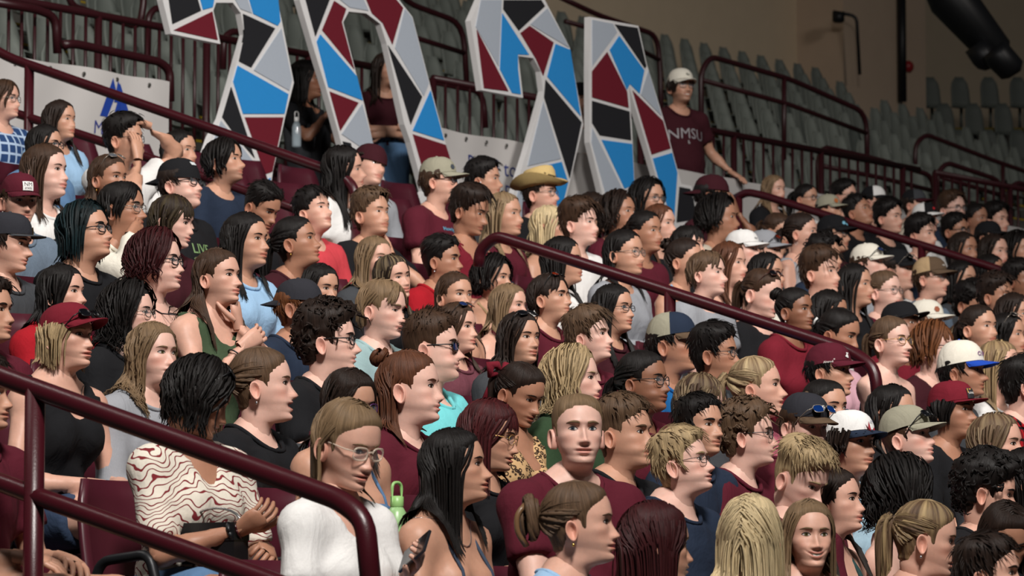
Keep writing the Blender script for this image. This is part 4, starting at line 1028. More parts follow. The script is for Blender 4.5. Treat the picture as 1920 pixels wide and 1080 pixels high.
    for sd in (-1, 1):
        A = B.leg[sd][2]; link('shoe', shoe_mesh(sh_c), None, root, (A[0], A[1], 0.0))
    # ---- hair
    def push(P):
        for _ in range(2):
            d = B.skin(P) - off - .012; m = d < 0
            if not m.any(): break
            e = 1e-3; g = np.stack([B.skin(P[m] + np.eye(3)[i] * e) for i in range(3)], 1) - B.skin(P[m])[:, None]
            g /= np.linalg.norm(g, axis=1)[:, None] + 1e-9; P = P.copy(); P[m] -= g * d[m][:, None]
        return P
    kw = dict(hk or {}); res = hair_build(hd, hair[0], rng, lod, pose, push, cap=cap is not None, **kw)
    if res is not None:
        link('hair', make_mesh('hair', res[0], res[1], uv=res[2]), mat_hair(hair[1], tip), root)
    F_ = Fig(); F_.root = root; F_.pose = pose; F_.head = hd; F_.B = B; F_.shell = (SV, SQ); F_.shirt = so; F_.lod = lod; F_.Hc = Hc; F_.hs = hs; F_.base = base; F_.ty = ty; F_.row = k; F_.Z = Z; F_.yaw = yaw; F_.skin = skin; F_.body = body
    if cap: F_.cap = add_cap(F_, **cap)
    if glasses: add_glasses(F_, **glasses)
    PEOPLE.append((x, y, k, round(float(hz), 3), float(base[1]), round(Z, 2), round(hs, 2), label, F_))
    return F_
def add_cap(F_, color='maroon', brim=None, backc=None, backward=False, flat=False, high=1.0, patch=None, tilt=0, name='cap', sun=None, mesh=None):
    V, Q = cap_crown((34, 24, 16)[F_.lod], (10, 7, 5)[F_.lod], high, .16 if flat else .06); VB, QB = cap_brim(.072, .006 if flat else .020, .05 if flat else .22)
    ct, s_ = math.cos(math.radians(tilt)), math.sin(math.radians(tilt))
    def tf(P):
        P = P.copy()
        if backward: P[:, :2] *= -1; P[:, 2] += -.004 - .10 * np.clip(P[:, 0], -.2, .06) * 0
        X, Z = P[:, 0].copy(), P[:, 2] - .05; P[:, 0] = ct * X - s_ * Z; P[:, 2] = .05 + s_ * X + ct * Z
        return P
    if backward: V[:, 2] -= .010 * 0; 
    V, VB = tf(V), tf(VB)
    K = (34, 24, 16)[F_.lod]; az = (np.arange(K) + .5) * 2 * math.pi / K; fr = np.cos(az) > .35
    sel = np.tile(fr, len(Q) // K)
    crown = link('cap', make_mesh('cap', *compact(F_.pose(V), Q if backc is None else Q[sel])), mat_fabric('cap_' + color, COLORS[color]), F_.root)
    if backc: link('back_panel', make_mesh('back_panel', *compact(F_.pose(V), Q[~sel])), mat_fabric('cap_' + backc, COLORS[backc]), crown)
    link('brim', make_mesh('brim', F_.pose(VB), QB), mat_fabric('cap_' + (brim or color), COLORS[brim or color]), crown)
    bt = MB(); th = np.linspace(0, 1, 5); tp = tf(np.array([[-.003, 0, .032 + .100 * high]]))[0]
    bt.tube(F_.pose(np.array([tp + (0, 0, z) for z in (-.002, .002, .004, .0045)])), [.008, .0075, .005, .001], 8); bt.build('button', mat_fabric('cap_' + (brim or color), COLORS[brim or color]), crown, smooth=True)
    F_.capshell = (F_.pose(V), Q)
    if patch:
        for nm, tri, c, up, ang in patch:
            dirv = np.array([math.cos(ang), math.sin(ang), 0]); ri = np.array([-math.sin(ang), math.cos(ang), 0])
            O = F_.pose(tf((dirv * .13 + np.array([0, 0, up]))[None]))[0]
            if backward: ri = -ri; 
            U = F_.pose(ri[None], True)[0]; W = F_.pose(np.array([[-.25 * dirv[0], -.25 * dirv[1], 1.0]]), True)[0]; W = unit(W - (W @ U) * U)
            lift = .003 + .0012 * len([1 for q in crown.children])
            decal(nm, (tri[0] * F_.hs, tri[1]), F_.capshell, (O, U, W), mat_plain('print_%d_%d_%d' % c, c, .6), crown, lift)
    return crown
def add_glasses(F_, style='black', where='eyes', lens=None, w=.047, h=.036, rnd=3.0, r=None):
    hd = F_.head; fx = float(hd.sx(np.array([.0335]), np.array([.0]))[0]) + .019
    st = {'black': ((20, 20, 22), .003, .35), 'metal': ((150, 140, 130), .0014, .25), 'clear': ((214, 196, 178), .0030, .15), 'tort': ((70, 40, 34), .0028, .3), 'dkmetal': ((40, 38, 38), .0016, .3), 'gold': ((190, 150, 90), .0014, .25), 'purple': ((70, 40, 84), .0026, .3)}[style]
    rr = r or st[1]
    if F_.lod: rr = max(rr, .0021)
    FR, LN = glasses_geo(fx, w, h, rr, rnd, F_.lod)
    sun = where != 'eyes'
    def tf(V):
        V = np.array(V, float)
        if where == 'eyes': return F_.pose(V)
        a = {'head': -.95, 'cap': -.75, 'backcap': -.9}[where]; X = V[:, 0] - fx; Z = V[:, 2]; c, s = math.cos(a), math.sin(a)
        V2 = np.stack([c * X + s * Z, V[:, 1], -s * X + c * Z], 1)
        V2 += {'head': np.array([.066, 0, .1185]), 'cap': np.array([.112, 0, .082]), 'backcap': np.array([.09, 0, .12])}[where]
        return F_.pose(V2)
    V = np.concatenate(FR.v)
    m = mat_plain('frame_' + style, st[0], st[2], .6 if style in ('metal', 'gold') else 0) if style != 'clear' else mat_glass('clear_frame', st[0], .55, .12)
    o = link('sunglasses' if sun or lens else 'glasses', make_mesh('glasses', tf(V), FR.f), m, F_.root)
    lm = mat_glass('lens_clear', (190, 205, 215), .10, .02) if lens is None else mat_plain('lens_' + lens, {'dark': (16, 16, 20), 'blue': (30, 80, 170), 'navy': (36, 52, 100), 'amber': (190, 60, 20), 'silver': (150, 155, 165)}[lens], .06, .7 if lens in ('blue', 'silver', 'amber') else .2, .8)
    for lv, lf in LN: link('lens', make_mesh('lens', tf(lv), lf, smooth=False), lm, o)
    return o
# ================================================================ the arena
M_RAIL = mat_plain('maroon_rail_paint', (60, 12, 21), .34, 0, .5, .10, 9, .12, 260)
M_RAILD = mat_plain('maroon_fence_paint', (52, 15, 21), .40, 0, .5, .10, 9)
M_CONC = mat_plain('stand_concrete', (62, 60, 58), .9, 0, .3, .25, 6, .3, 60)
M_WALK = mat_plain('walkway_concrete', (96, 93, 88), .9, 0, .3, .2, 5, .3, 60)
M_WALL = mat_plain('beige_wall_paint', (206, 188, 162), .85, 0, .3, .06, 3, .15, 90)
M_PIL = mat_plain('pilaster_paint', (196, 174, 152), .85, 0, .3, .06, 3)
M_SEAT = mat_plain('maroon_seat_plastic', (72, 24, 36), .38, 0, .5, .08, 20)
M_GSEAT = mat_plain('grey_seat_plastic', (118, 124, 118), .55, 0, .4, .10, 4)
M_BLK = mat_plain('black_metal', (26, 27, 30), .45, .3, .5)
M_YEL = mat_plain('yellow_step_paint', (190, 160, 30), .7)
M_VINYL = mat_plain('banner_vinyl', (196, 192, 190), .55, 0, .4, .10, 2.2)
M_DARK = mat_plain('maroon_panel', (54, 20, 24), .6, 0, .4, .1, 4)
M_FLOORC = mat_plain('court_wood', (170, 120, 70), .35, 0, .5, .1, 3)
XB = -17.0; ZW = 2.66; ZT = 3.69                                              # banner plane, walkway floor
RC, RB, RD = 7.72, 16.5, 23.5                                     # the three aisle rails (y of each)
def struct(name, mb, mat, parent=None):
    o = mb.build(name, mat, parent)
    if parent is None: o['kind'] = 'structure'
    return o
m = MB()
for k in range(NROW):
    x = row_x(k); zt = tread_z(k); m.box((x - .45, 2, zt - 1.6), (x + .37, 46, zt))
struct('floor', m, M_CONC)
m = MB()
for yc in (RC, RB, RD):                                              # half steps of the aisles
    for k in range(NROW): m.box((row_x(k) + .37, yc - .5, tread_z(k) - .6), (row_x(k) + .74, yc + .5, tread_z(k) - SLOPE * PITCH_ROW / 2))
struct('floor', m, M_CONC)
struct('floor', MB().box((-19.4, 2, .2), (XB + .42, 56, ZW)), M_WALK)
struct('floor', MB().box((-2.7, -12, -4.6), (25, 60, -4.2)), M_FLOORC)
# upper deck of treads
UX, UZ, UP, UR, UN = -19.5, 3.72, 1.0, .40, 10
m = MB()
for j in range(UN): m.box((UX - UP * (j + 1), 10, .5), (UX - UP * j, 46.5, UZ + UR * j - .12))
deck = struct('floor', m, M_WALK)
for j in range(UN):
    struct('step_edge', MB().box((UX - UP * j - .05, 10, UZ + UR * j - .125), (UX - UP * j + .004, 46.5, UZ + UR * j - .105)), M_YEL, deck)
struct('wall_back', MB().box((-30.3, 4, 0), (-30.0, 49.0, 22)), M_WALL)
# corner pilaster, far wall
pw = at_depth(1610, 90, 60); pe = at_depth(1668, 90, 61)
struct('wall_pilaster', MB().box((-30.0, 46.7, 0), (-29.2, 49.0, 22)), M_PIL)
fu = np.array([RGT[0], RGT[1], 0]); fv = np.array([FWD[0], FWD[1], 0]) / math.hypot(FWD[0], FWD[1])
def RM(o): return np.array([[fu[0], fv[0], 0, o[0]], [fu[1], fv[1], 0, o[1]], [0, 0, 1, o[2]], [0, 0, 0, 1.0]])
o_ = at_depth(1680, 540, 66)
struct('wall_far', MB().box((-4, 0, -6), (40, .4, 24), RM(o_)), M_WALL)
# ---- seats of the upper deck
def seat_shell(w, h, n=9, mrow=7, curve=.05, top_r=.45, t=.018):
    """plastic seat back: curved shell with rounded top corners"""
    V = []
    for side in (0, 1):
        for i in range(mrow):
            v = i / (mrow - 1); ww = w * (1 - .10 * v) * (1 if v < .6 else math.sqrt(max(0, 1 - ((v - .6) / .4) ** 2 * top_r)))
            for j in range(n):
                u = j / (n - 1) * 2 - 1
                V.append((-.10 * v + curve * (u * u - .5) - side * t, u * ww / 2, v * h))
    V = np.array(V); q = []
    a = n * mrow
    for i in range(mrow - 1):
        for j in range(n - 1):
            f = (i * n + j, i * n + j + 1, (i + 1) * n + j + 1, (i + 1) * n + j); q += [f, tuple(k + a for k in f[::-1])]
    bd = [j for j in range(n)] + [i * n + n - 1 for i in range(1, mrow)] + [(mrow - 1) * n + j for j in range(n - 2, -1, -1)] + [i * n for i in range(mrow - 2, 0, -1)]
    for i in range(len(bd)): b0, b1 = bd[i], bd[(i + 1) % len(bd)]; q.append((b1, b0, b0 + a, b1 + a))
    return V, q
def upper_seat_mesh():
    m = MB(); V, q = seat_shell(.33, .52, 7, 6, .04, .8); V[:, 2] += .40; m.add(V, q)
    V, q = seat_shell(.40, .38, 7, 5, .03, .3); V2 = V.copy(); V2[:, 0] = V[:, 2] + .0; V2[:, 2] = .40 + V[:, 0] * .5; m.add(V2, [f[::-1] for f in q])
    m.box((-.02, -.02, 0), (.03, .02, .40))
    me = make_mesh('stadium_seat', np.concatenate(m.v), m.f); me.materials.append(M_GSEAT); return me
GS = upper_seat_mesh(); n_up = 0
def in_view(p, mx=40, my=40):
    d = p @ FWD; u = 960 + F_PX * (p @ RGT) / d; v = 540 - F_PX * (p @ UPV) / d
    return -mx < u < 1920 + mx and -my < v < 1080 + my, u, v
for j in range(UN):
    X = UX - UP * j - .55; z = UZ + UR * j - .12
    for i in range(80):
        Y = 12 + .47 * i
        if abs((Y - 30.4)) < .5 or Y > 46: continue
        ok, u, v = in_view(np.array([X, Y, z + .7]))
        if not ok or v > 345 or (u > 1610 and v < 215): continue
        o = link('stadium_seat', GS, None, None, (X, Y, z)); n_up += 1
        tag(o, 'empty grey plastic seat in the rising upper deck behind the railings', 'seat', 'empty grey seats of the upper deck')
m = MB()
for j in range(6):                                                 # end-on section beyond the corner
    Zd = 63 - 1.0 * j; y0 = 196 + 50 * j
    for i in range(6):
        p = at_depth(1692 + 55 * i + (26 if j % 2 else 0), y0, Zd)
        o = link('stadium_seat', GS, None, None, p - np.array([0, 0, .45])); o.rotation_euler = (0, 0, math.atan2(-fv[1], -fv[0]) + .25); n_up += 1
        tag(o, 'empty grey plastic seat in the far corner block facing the camera', 'seat', 'empty grey seats of the far corner block')
    q = at_depth(1670, y0, Zd); m.box((-.4, -.4, -8), (9, 1.2, -.45 - .0), RM(q))
fdeck = struct('floor', m, M_WALK)
for j in range(6): q = at_depth(1670, 196 + 50 * j, 63 - 1.0 * j); struct('step_edge', MB().box((-.4, -.42, -.52), (9, -.38, -.44), RM(q)), M_YEL, fdeck)
# ---- pipes and railings
def pipe(mb, pts, r, rad=.12, k=10): mb.tube(fillet(pts, rad), r, k)
def plane_pts(pix, axis, val): return [at_plane(x, y, axis, val) for x, y in pix]
def handrail(label, yv, upper, lower, posts, r=.029, floor=True):
    root = empty('handrail', at_plane(*posts[0][0], 1, yv))
    tag(root, label, 'handrail', 'maroon pipe handrails of the aisles')
    P = plane_pts(upper, 1, yv); loc = np.array(root.location)
    m = MB(); pipe(m, [p - loc for p in P], r, .14); m.build('top_rail', M_RAIL, root, smooth=True)
    for L in lower: m = MB(); pipe(m, [p - loc for p in plane_pts(L, 1, yv)], r * .92, .12); m.build('lower_rail', M_RAIL, root, smooth=True)
    for a, b in posts:
        pa = at_plane(*a, 1, yv); pb = pa.copy(); pb[2] = min(at_plane(*b, 1, yv)[2], pa[2] - .5)
        if floor: pb[2] = ZH - SLOPE * pa[0] - 1.17 - .15
        m = MB(); m.tube([pa - loc, pb - loc], r, 10); m.build('post', M_RAIL, root, smooth=True)
    return root
handrail('near maroon pipe handrail crossing in front of the girl in the white tee', RC, [(-160, 645), (0, 705), (640, 938), (684, 975), (702, 1160)], [[(-160, 842), (0, 905), (520, 1094), (600, 1124)]], [((66, 728), (100, 1160)), ((702, 1100), (705, 1200))])
handrail('upper maroon aisle handrail descending in front of the white banner', RB, [(-60, 60), (10, 106), (330, 218), (640, 328), (665, 352), (668, 430)], [[(-60, 190), (20, 209), (180, 262), (500, 372), (667, 432)]], [((55, 122), (60, 240)), ((668, 400), (670, 480))], .030)
handrail('middle maroon aisle handrail rising from the curved end above the blond hair', RB - 1.2, [(897, 500), (900, 470), (930, 442), (1250, 545), (1600, 660), (1640, 690), (1648, 770)], [], [((1256, 548), (1260, 640)), ((1648, 740), (1650, 850))], .030)
handrail('far dark maroon handrail running down through the distant spectators', RD, [(1378, 372), (1400, 360), (1430, 366), (1920, 520), (2000, 545)], [], [((1385, 366), (1388, 460)), ((1728, 462), (1730, 560))], .030)
def fence(label, X, y0, y1, z0, z1, step=.13, tops=None):
    root = empty('railing', (X, y0, z0)); tag(root, label, 'railing')
    m = MB(); m.tube([(0, 0, z1 - z0), (0, y1 - y0, z1 - z0)], .030, 8); m.build('top_rail', M_RAILD, root, smooth=True)
    m = MB(); m.tube([(0, 0, .08), (0, y1 - y0, .08)], .022, 8); m.build('bottom_rail', M_RAILD, root, smooth=True)
    me = None; n = int((y1 - y0) / step)
    for i in range(n + 1):
        post = i % 9 == 0
        if me is None or post:
            b = MB(); b.tube([(0, 0, -.0 if not post else ZW - z0), (0, 0, z1 - z0)], .013 if not post else .030, 6); mm = make_mesh('bar', np.concatenate(b.v), b.f); mm.materials.append(M_RAILD)
            if not post: me = mm
        o = link('post' if post else 'bar', mm if post else me, None, root, (0, i * step, 0))
    return root
fence('dark maroon barred railing above the white banner on the left', -18.8, 16.5, 23.6, 3.5, 4.47, .13)
fence('dark maroon barred railing behind the tall mosaic digits', -18.8, 23.9, 31.4, 3.5, 4.47, .16)
fence('dark maroon barred railing behind the standing man in the cap', -18.8, 31.7, 36.2, 3.5, 4.47, .16)
fence('dark maroon barred railing over the far right spectators', -18.8, 36.5, 44.0, 3.5, 4.47, .16)
struct('wall_walkway', MB().box((-19.4, 8, ZW), (-18.9, 50, 3.56)), M_DARK)
# loop rails of the upper aisles, in the plane of the deck front
def loop(label, pix, X, r=.032, extra=()):
    r *= .8
    P = plane_pts(pix, 0, X); loc = P[0]; root = empty('loop_rail', loc); tag(root, label, 'handrail', 'maroon loop rails of the upper deck')
    m = MB(); pipe(m, [p - loc for p in P], r, .22, 8); m.build('pipe', M_RAILD, root, smooth=True)
    for e in extra: m = MB(); pipe(m, [p - loc for p in plane_pts(e, 0, X)], r * .9, .1, 8); m.build('brace', M_RAILD, root, smooth=True)
loop('maroon loop rail with a long top bar right of the standing man', [(1316, 330), (1314, 135), (1332, 106), (1480, 148), (1625, 212), (1626, 330)], -20.98, .036, [[(1316, 150), (1480, 196), (1625, 250)], [(1470, 145), (1470, 300)]])
loop('maroon loop rail at mid height above the far handrail', [(1535, 360), (1533, 300), (1545, 276), (1650, 300), (1750, 330), (1752, 400)], -19.82, .034, [[(1535, 310), (1650, 333), (1750, 358)]])
loop('rounded maroon loop rail over the far right crowd', [(1757, 420), (1757, 325), (1775, 305), (1880, 340), (1884, 440)], -19.82, .034, [[(1757, 330), (1882, 368)]])
loop('maroon loop rail cut by the right edge of the picture', [(1890, 440), (1890, 360), (1905, 342), (1990, 362)], -19.82, .034)
loop('highest maroon stair rail running to the right side', [(1716, 330), (1716, 270), (1736, 252), (1860, 300), (1990, 345)], -22.47, .036, [[(1880, 308), (1882, 420)]])
loop('maroon stair rail over the grey seats between the third and fourth digit', [(1040, -10), (1120, 28), (1232, 66), (1238, 130), (1240, 260)], -22.47, .036, [[(1060, 40), (1140, 62), (1235, 112)]])
loop('maroon stair rail seen through the gap after the zero', [(740, -20), (770, 8), (868, 44), (876, 170)], -21.90, .036, [[(745, 60), (872, 100)]])
loop('straight maroon rail below the seats beside the zero', [(806, 152), (905, 172), (910, 240)], -19.48, .034)
loop('maroon loop rail in the upper left corner', [(-20, 2), (70, 18), (104, 32), (108, 100)], -18.67, .040)
loop('rounded maroon handrail end just above the left banner', [(118, 84), (140, 82), (300, 116), (318, 132), (319, 190)], -18.33, .040)
loop('tall maroon stair rail left of the first digit', [(128, -40), (130, 10), (262, 52), (270, 0), (266, -30)], -20.28, .036)
loop('small maroon loop rail left of the first digit', [(276, 120), (278, 30), (292, 14), (330, 26)], -20.52, .036)
loop('maroon loop rail seen inside the hook of the first digit', [(418, 130), (420, 70), (436, 58), (470, 66)], -20.05, .036)
# ---- banners on the walkway front
def banner(label, xa, xb, z0=ZW + .02, z1=ZT, seed=0):
    A = at_plane(xa, 200, 0, XB)[1]; Bv = at_plane(xb, 200, 0, XB)[1]
    n, mm = 40, 8; V = []
    for j in range(mm + 1):
        for i in range(n + 1):
            Y = A + (Bv - A) * i / n; z = z0 + (z1 - z0) * j / mm
            V.append((.012 * math.sin(Y * 5 + z * 3 + seed) + .008 * math.sin(Y * 11 - z * 6), Y, z - .012 * math.sin(Y * 4.2) ** 2 * (j == mm)))
    V = np.array(V) + np.array([XB, 0, 0]); q = np.array([(j * (n + 1) + i, j * (n + 1) + i + 1, (j + 1) * (n + 1) + i + 1, (j + 1) * (n + 1) + i) for j in range(mm) for i in range(n)])
    V2 = np.concatenate([V, V - np.array([.004, 0, 0])]); q2 = np.concatenate([q, q[:, ::-1] + len(V)])
    o = link('banner', make_mesh('banner', V2, q2), M_VINYL); tag(o, label, 'banner', 'white vinyl banners on the walkway rail')
    for i in range(6):
        g = MB(); Y = A + (Bv - A) * (i + .3) / 6; t = np.linspace(0, 2 * math.pi, 9); g.tube(np.stack([np.full(9, XB + .014), Y + .009 * np.cos(t), z1 - .05 + .009 * np.sin(t)], 1), .006, 6, False); g.build('grommet', mat_plain('grommet_metal', (90, 88, 84), .35, .8), o, smooth=True)
    return o, (V, q)
def on_banner(bo, tri, pix, h, name, colr):
    p = at_plane(*pix, 0, XB); g = (tri[0] * h, tri[1])
    decal(name, g, bo[1], (p + np.array([.05, 0, 0]), (0, 1, 0), (0, 0, 1)), mat_plain('print_%d_%d_%d' % colr, colr, .5), bo[0], .004)
b1 = banner('white banner with a blue double-peak logo behind the top left row', -60, 319)
logo = join2(ngon([(-.5, -.5), (-.08, .5), (.08, .14), (-.22, -.5)]), ngon([(.0, -.1), (.12, .45), (.42, -.05), (.15, -.5), (-.02, -.5), (.12, -.1)]), ngon([(.2, .4), (.62, -.5), (.3, -.5), (.10, .1)]))
on_banner(b1, logo, (212, 184), .26, 'mountain_logo', (28, 62, 150)); on_banner(b1, text_geo('Mo', .0), (192, 240), .085, 'lettering', (40, 52, 130))
b2 = banner('white banner with blue lettering between the zero and the third digit', 782, 1010, seed=2)
on_banner(b2, text_geo('Proud to', .0), (922, 312), .115, 'lettering', (44, 56, 120)); on_banner(b2, text_geo('Par', .0) if ('Par', .0) in TEXT else text_geo('Partner', .0), (962, 362), .10, 'lettering', (44, 56, 120))
banner('plain white banner behind the far spectators on the right', 1060, 2050, seed=4)
# ---- black poles with belt tape by the walkway
def stanchion(label, px, py0):
    p = at_plane(px, py0, 0, XB - .25); root = empty('queue_post', (p[0], p[1], ZW)); tag(root, label, 'post', 'black belt posts on the walkway')
    m = MB(); m.tube([(0, 0, 0), (0, 0, p[2] - ZW)], .034, 12); m.build('pole', M_BLK, root, smooth=True)
    m = MB(); m.tube([(0, 0, 0), (0, 0, .02), (0, 0, .03)], [.16, .16, .04], 16); m.build('base', M_BLK, root, smooth=True)
    m = MB(); m.tube([(0, 0, p[2] - ZW - .07), (0, 0, p[2] - ZW)], .042, 12); m.build('belt_head', M_BLK, root, smooth=True)
stanchion('black belt post standing behind the man in the grey cap', 862, 255)
stanchion('black belt post between the first digit and the zero', 612, 215)
# ---- the standing digits 2 0 2 4
from mathutils.geometry import tessellate_polygon
DIG = {'black': mat_plain('digit_black', (34, 34, 38), .7, 0, .3, .1, 90), 'blue': mat_plain('digit_blue', (44, 142, 214), .7, 0, .3, .06, 90), 'maroon': mat_plain('digit_maroon', (108, 26, 40), .7, 0, .3, .08, 90), 'grey': mat_plain('digit_grey', (176, 184, 196), .7, 0, .3, .05, 90)}
M_FOAM = mat_plain('white_foam_board', (224, 222, 222), .75, 0, .3, .03, 40)
def digit(label, conv, X, outline, holes, tiles, thick=.05):
    loops = [[at_plane(*conv(u, v), 0, X) for u, v in L] for L in [outline] + holes]
    c = loops[0][0].copy(); zb = min(p[2] for p in loops[0]); yb = np.mean([p[1] for p in loops[0]])
    root = empty('digit', (X, yb, zb)); tag(root, label, 'sign', 'tall mosaic digits held up on the walkway'); o = np.array([X, yb, zb])
    pts = [p - o for L in loops for p in L]; tr = tessellate_polygon([[Vector((p[1] - o[1], p[2] - o[2], 0)) for p in L] for L in loops]); n = len(pts)
    V = np.array(pts + [p - np.array([thick, 0, 0]) for p in pts]); Fs = []
    for a, b, d in tr: Fs += [(a, b, d), (a + n, d + n, b + n)]
    s = 0
    for L in loops:
        for i in range(len(L)): a, b = s + i, s + (i + 1) % len(L); Fs.append((a, b, b + n, a + n))
        s += len(L)
    me = make_mesh('board', V, Fs, smooth=False)
    import bmesh as _b
    bm = _b.new(); bm.from_mesh(me); _b.ops.recalc_face_normals(bm, faces=bm.faces); bm.to_mesh(me); bm.free()
    link('board', me, M_FOAM, root)
    for colr, poly in tiles:
        P = [at_plane(*conv(u, v), 0, X) - o for u, v in poly]; P = np.array([(0, p[1], p[2]) for p in P]); k = len(P)
        ar = sum(P[i][1] * P[(i + 1) % k][2] - P[(i + 1) % k][1] * P[i][2] for i in range(k))
        if ar < 0: P = P[::-1]
        V = np.concatenate([P + np.array([-.01, 0, 0]), P + np.array([.006, 0, 0])])
        link('mosaic_panel', make_mesh('mosaic_panel', V, [tuple(range(k, 2 * k)), tuple(range(k))[::-1]] + [(i, (i + 1) % k, k + (i + 1) % k, k + i) for i in range(k)], smooth=False), DIG[colr], root)
cA = lambda u, v: (290 + u / 3, v / 3); cB = lambda u, v: (540 + u / 3, v / 3); cC = lambda u, v: (870 + u / 2.571, v / 2.571); cD = lambda u, v: (1080 + u / 2.633, 20 + v / 2.633)
bk, bl, mr, gy = 'black', 'blue', 'maroon', 'grey'
digit('leftmost tall mosaic digit two in blue, maroon, black and grey', cA, -16.72,
      [(45, 0), (92, 190), (370, 247), (330, 60), (345, 15), (440, 15), (485, 75), (508, 195), (462, 355), (430, 475), (375, 665), (318, 770), (245, 985), (205, 1110), (790, 1200), (800, 1075), (655, 1035), (665, 965), (735, 655), (783, 465), (718, 130), (690, 0), (670, -100), (600, -230), (450, -310), (260, -290), (110, -200), (40, -70)], [],
      [(bk, [(75, -20), (235, -20), (258, 60), (98, 135)]), (bl, [(250, -20), (335, -20), (325, 40), (270, 55)]), (mr, [(105, 170), (322, 65), (352, 225)]), (gy, [(440, -20), (515, -20), (545, 75), (480, 50)]), (bl, [(525, -20), (690, -20), (705, 120), (690, 145), (553, 78)]), (bk, [(495, 78), (675, 160), (540, 380), (472, 345), (505, 195)]),
       (gy, [(710, 160), (770, 450), (755, 510), (555, 395)]), (bl, [(465, 370), (750, 530), (728, 640), (495, 640), (440, 460)]), (mr, [(505, 660), (722, 660), (660, 965), (620, 980)]), (bk, [(428, 490), (560, 890), (465, 780), (378, 660)]), (gy, [(370, 680), (460, 790), (610, 985), (500, 1040), (280, 1010), (335, 775)]), (bl, [(650, 1000), (640, 1100), (540, 1065)]),
       (mr, [(80, -45), (235, -45), (205, -215), (130, -170)]), (bk, [(230, -225), (430, -290), (440, -45), (260, -45)]), (gy, [(450, -290), (590, -215), (655, -90), (670, -45), (465, -45)])])
digit('tall mosaic digit zero with a person standing in its opening', cB, -16.72,
      [(65, 0), (150, 290), (215, 500), (290, 770), (315, 870), (380, 1080), (430, 1200), (560, 1290), (800, 1290), (960, 1240), (1010, 1140), (975, 1060), (925, 930), (885, 800), (800, 480), (700, 95), (625, 0), (480, -170), (300, -250), (130, -200), (60, -80)],
      [[(342, 65), (440, 75), (520, 135), (555, 245), (655, 700), (690, 800), (765, 1075), (720, 1140), (620, 1140), (565, 1070), (495, 880), (430, 590), (380, 400), (310, 125)]],
      [(bk, [(95, -10), (235, -10), (152, 205)]), (mr, [(258, 5), (325, 50), (300, 125), (370, 390), (190, 170)]), (gy, [(280, -10), (420, -10), (450, 60), (345, 42)]), (mr, [(435, -10), (600, -10), (645, 45), (585, 250), (530, 130), (470, 75)]), (gy, [(655, 50), (695, 100), (790, 470), (762, 540), (600, 270)]), (bk, [(560, 255), (752, 545), (688, 700)]),
       (bl, [(800, 510), (875, 790), (700, 735)]), (mr, [(700, 755), (885, 815), (915, 910), (770, 1000)]), (bl, [(180, 195), (385, 430), (418, 565), (225, 490), (160, 235)]), (mr, [(232, 515), (395, 578), (292, 735)]), (gy, [(415, 585), (490, 860), (470, 870), (300, 755)]), (bk, [(305, 795), (350, 805), (400, 1000), (370, 1000)]), (gy, [(490, 900), (555, 1080), (420, 1100), (370, 900)]),
       (bl, [(925, 960), (965, 1080), (860, 1110), (785, 1030)]), (mr, [(425, 1120), (565, 1105), (620, 1165), (590, 1275), (470, 1210)]), (bk, [(640, 1170), (730, 1165), (790, 1115), (970, 1110), (930, 1230), (790, 1275), (620, 1275)]), (mr, [(95, -60), (150, -180), (290, -230), (250, -35), (90, -35)]), (bl, [(310, -230), (470, -155), (580, -35), (275, -35)])])
digit('tall mosaic digit two behind the straw cowboy hat', cC, -16.72,
      [(75, 0), (32, 100), (85, 435), (285, 472), (262, 270), (335, 280), (370, 345), (382, 440), (375, 470), (300, 740), (240, 930), (205, 1070), (610, 1150), (620, 1060), (470, 1035), (480, 1000), (510, 880), (575, 600), (510, 230), (390, 0), (320, -110), (220, -130), (110, -70)], [],
      [(gy, [(80, 0), (180, 0), (165, 320), (55, 130)]), (bk, [(190, 0), (370, 0), (388, 30), (262, 148), (188, 45)]), (gy, [(400, 40), (505, 230), (318, 118)]), (bl, [(183, 65), (312, 265), (258, 262), (258, 330), (272, 455), (230, 448), (172, 335)]), (mr, [(60, 145), (212, 440), (95, 425)]), (mr, [(270, 160), (315, 125), (430, 205), (380, 365), (345, 285)]),
       (bl, [(440, 212), (510, 240), (560, 560), (400, 370)]), (bk, [(392, 385), (565, 590), (508, 860), (385, 470)]), (gy, [(380, 490), (465, 765), (305, 800)]), (bl, [(350, 808), (468, 780), (500, 880), (465, 1020), (390, 885)]), (mr, [(300, 820), (340, 810), (380, 880), (275, 900)]), (gy, [(260, 920), (380, 900), (450, 1030), (225, 1055)]), (bl, [(115, -60), (215, -115), (300, -100), (340, -25), (85, -15)])])
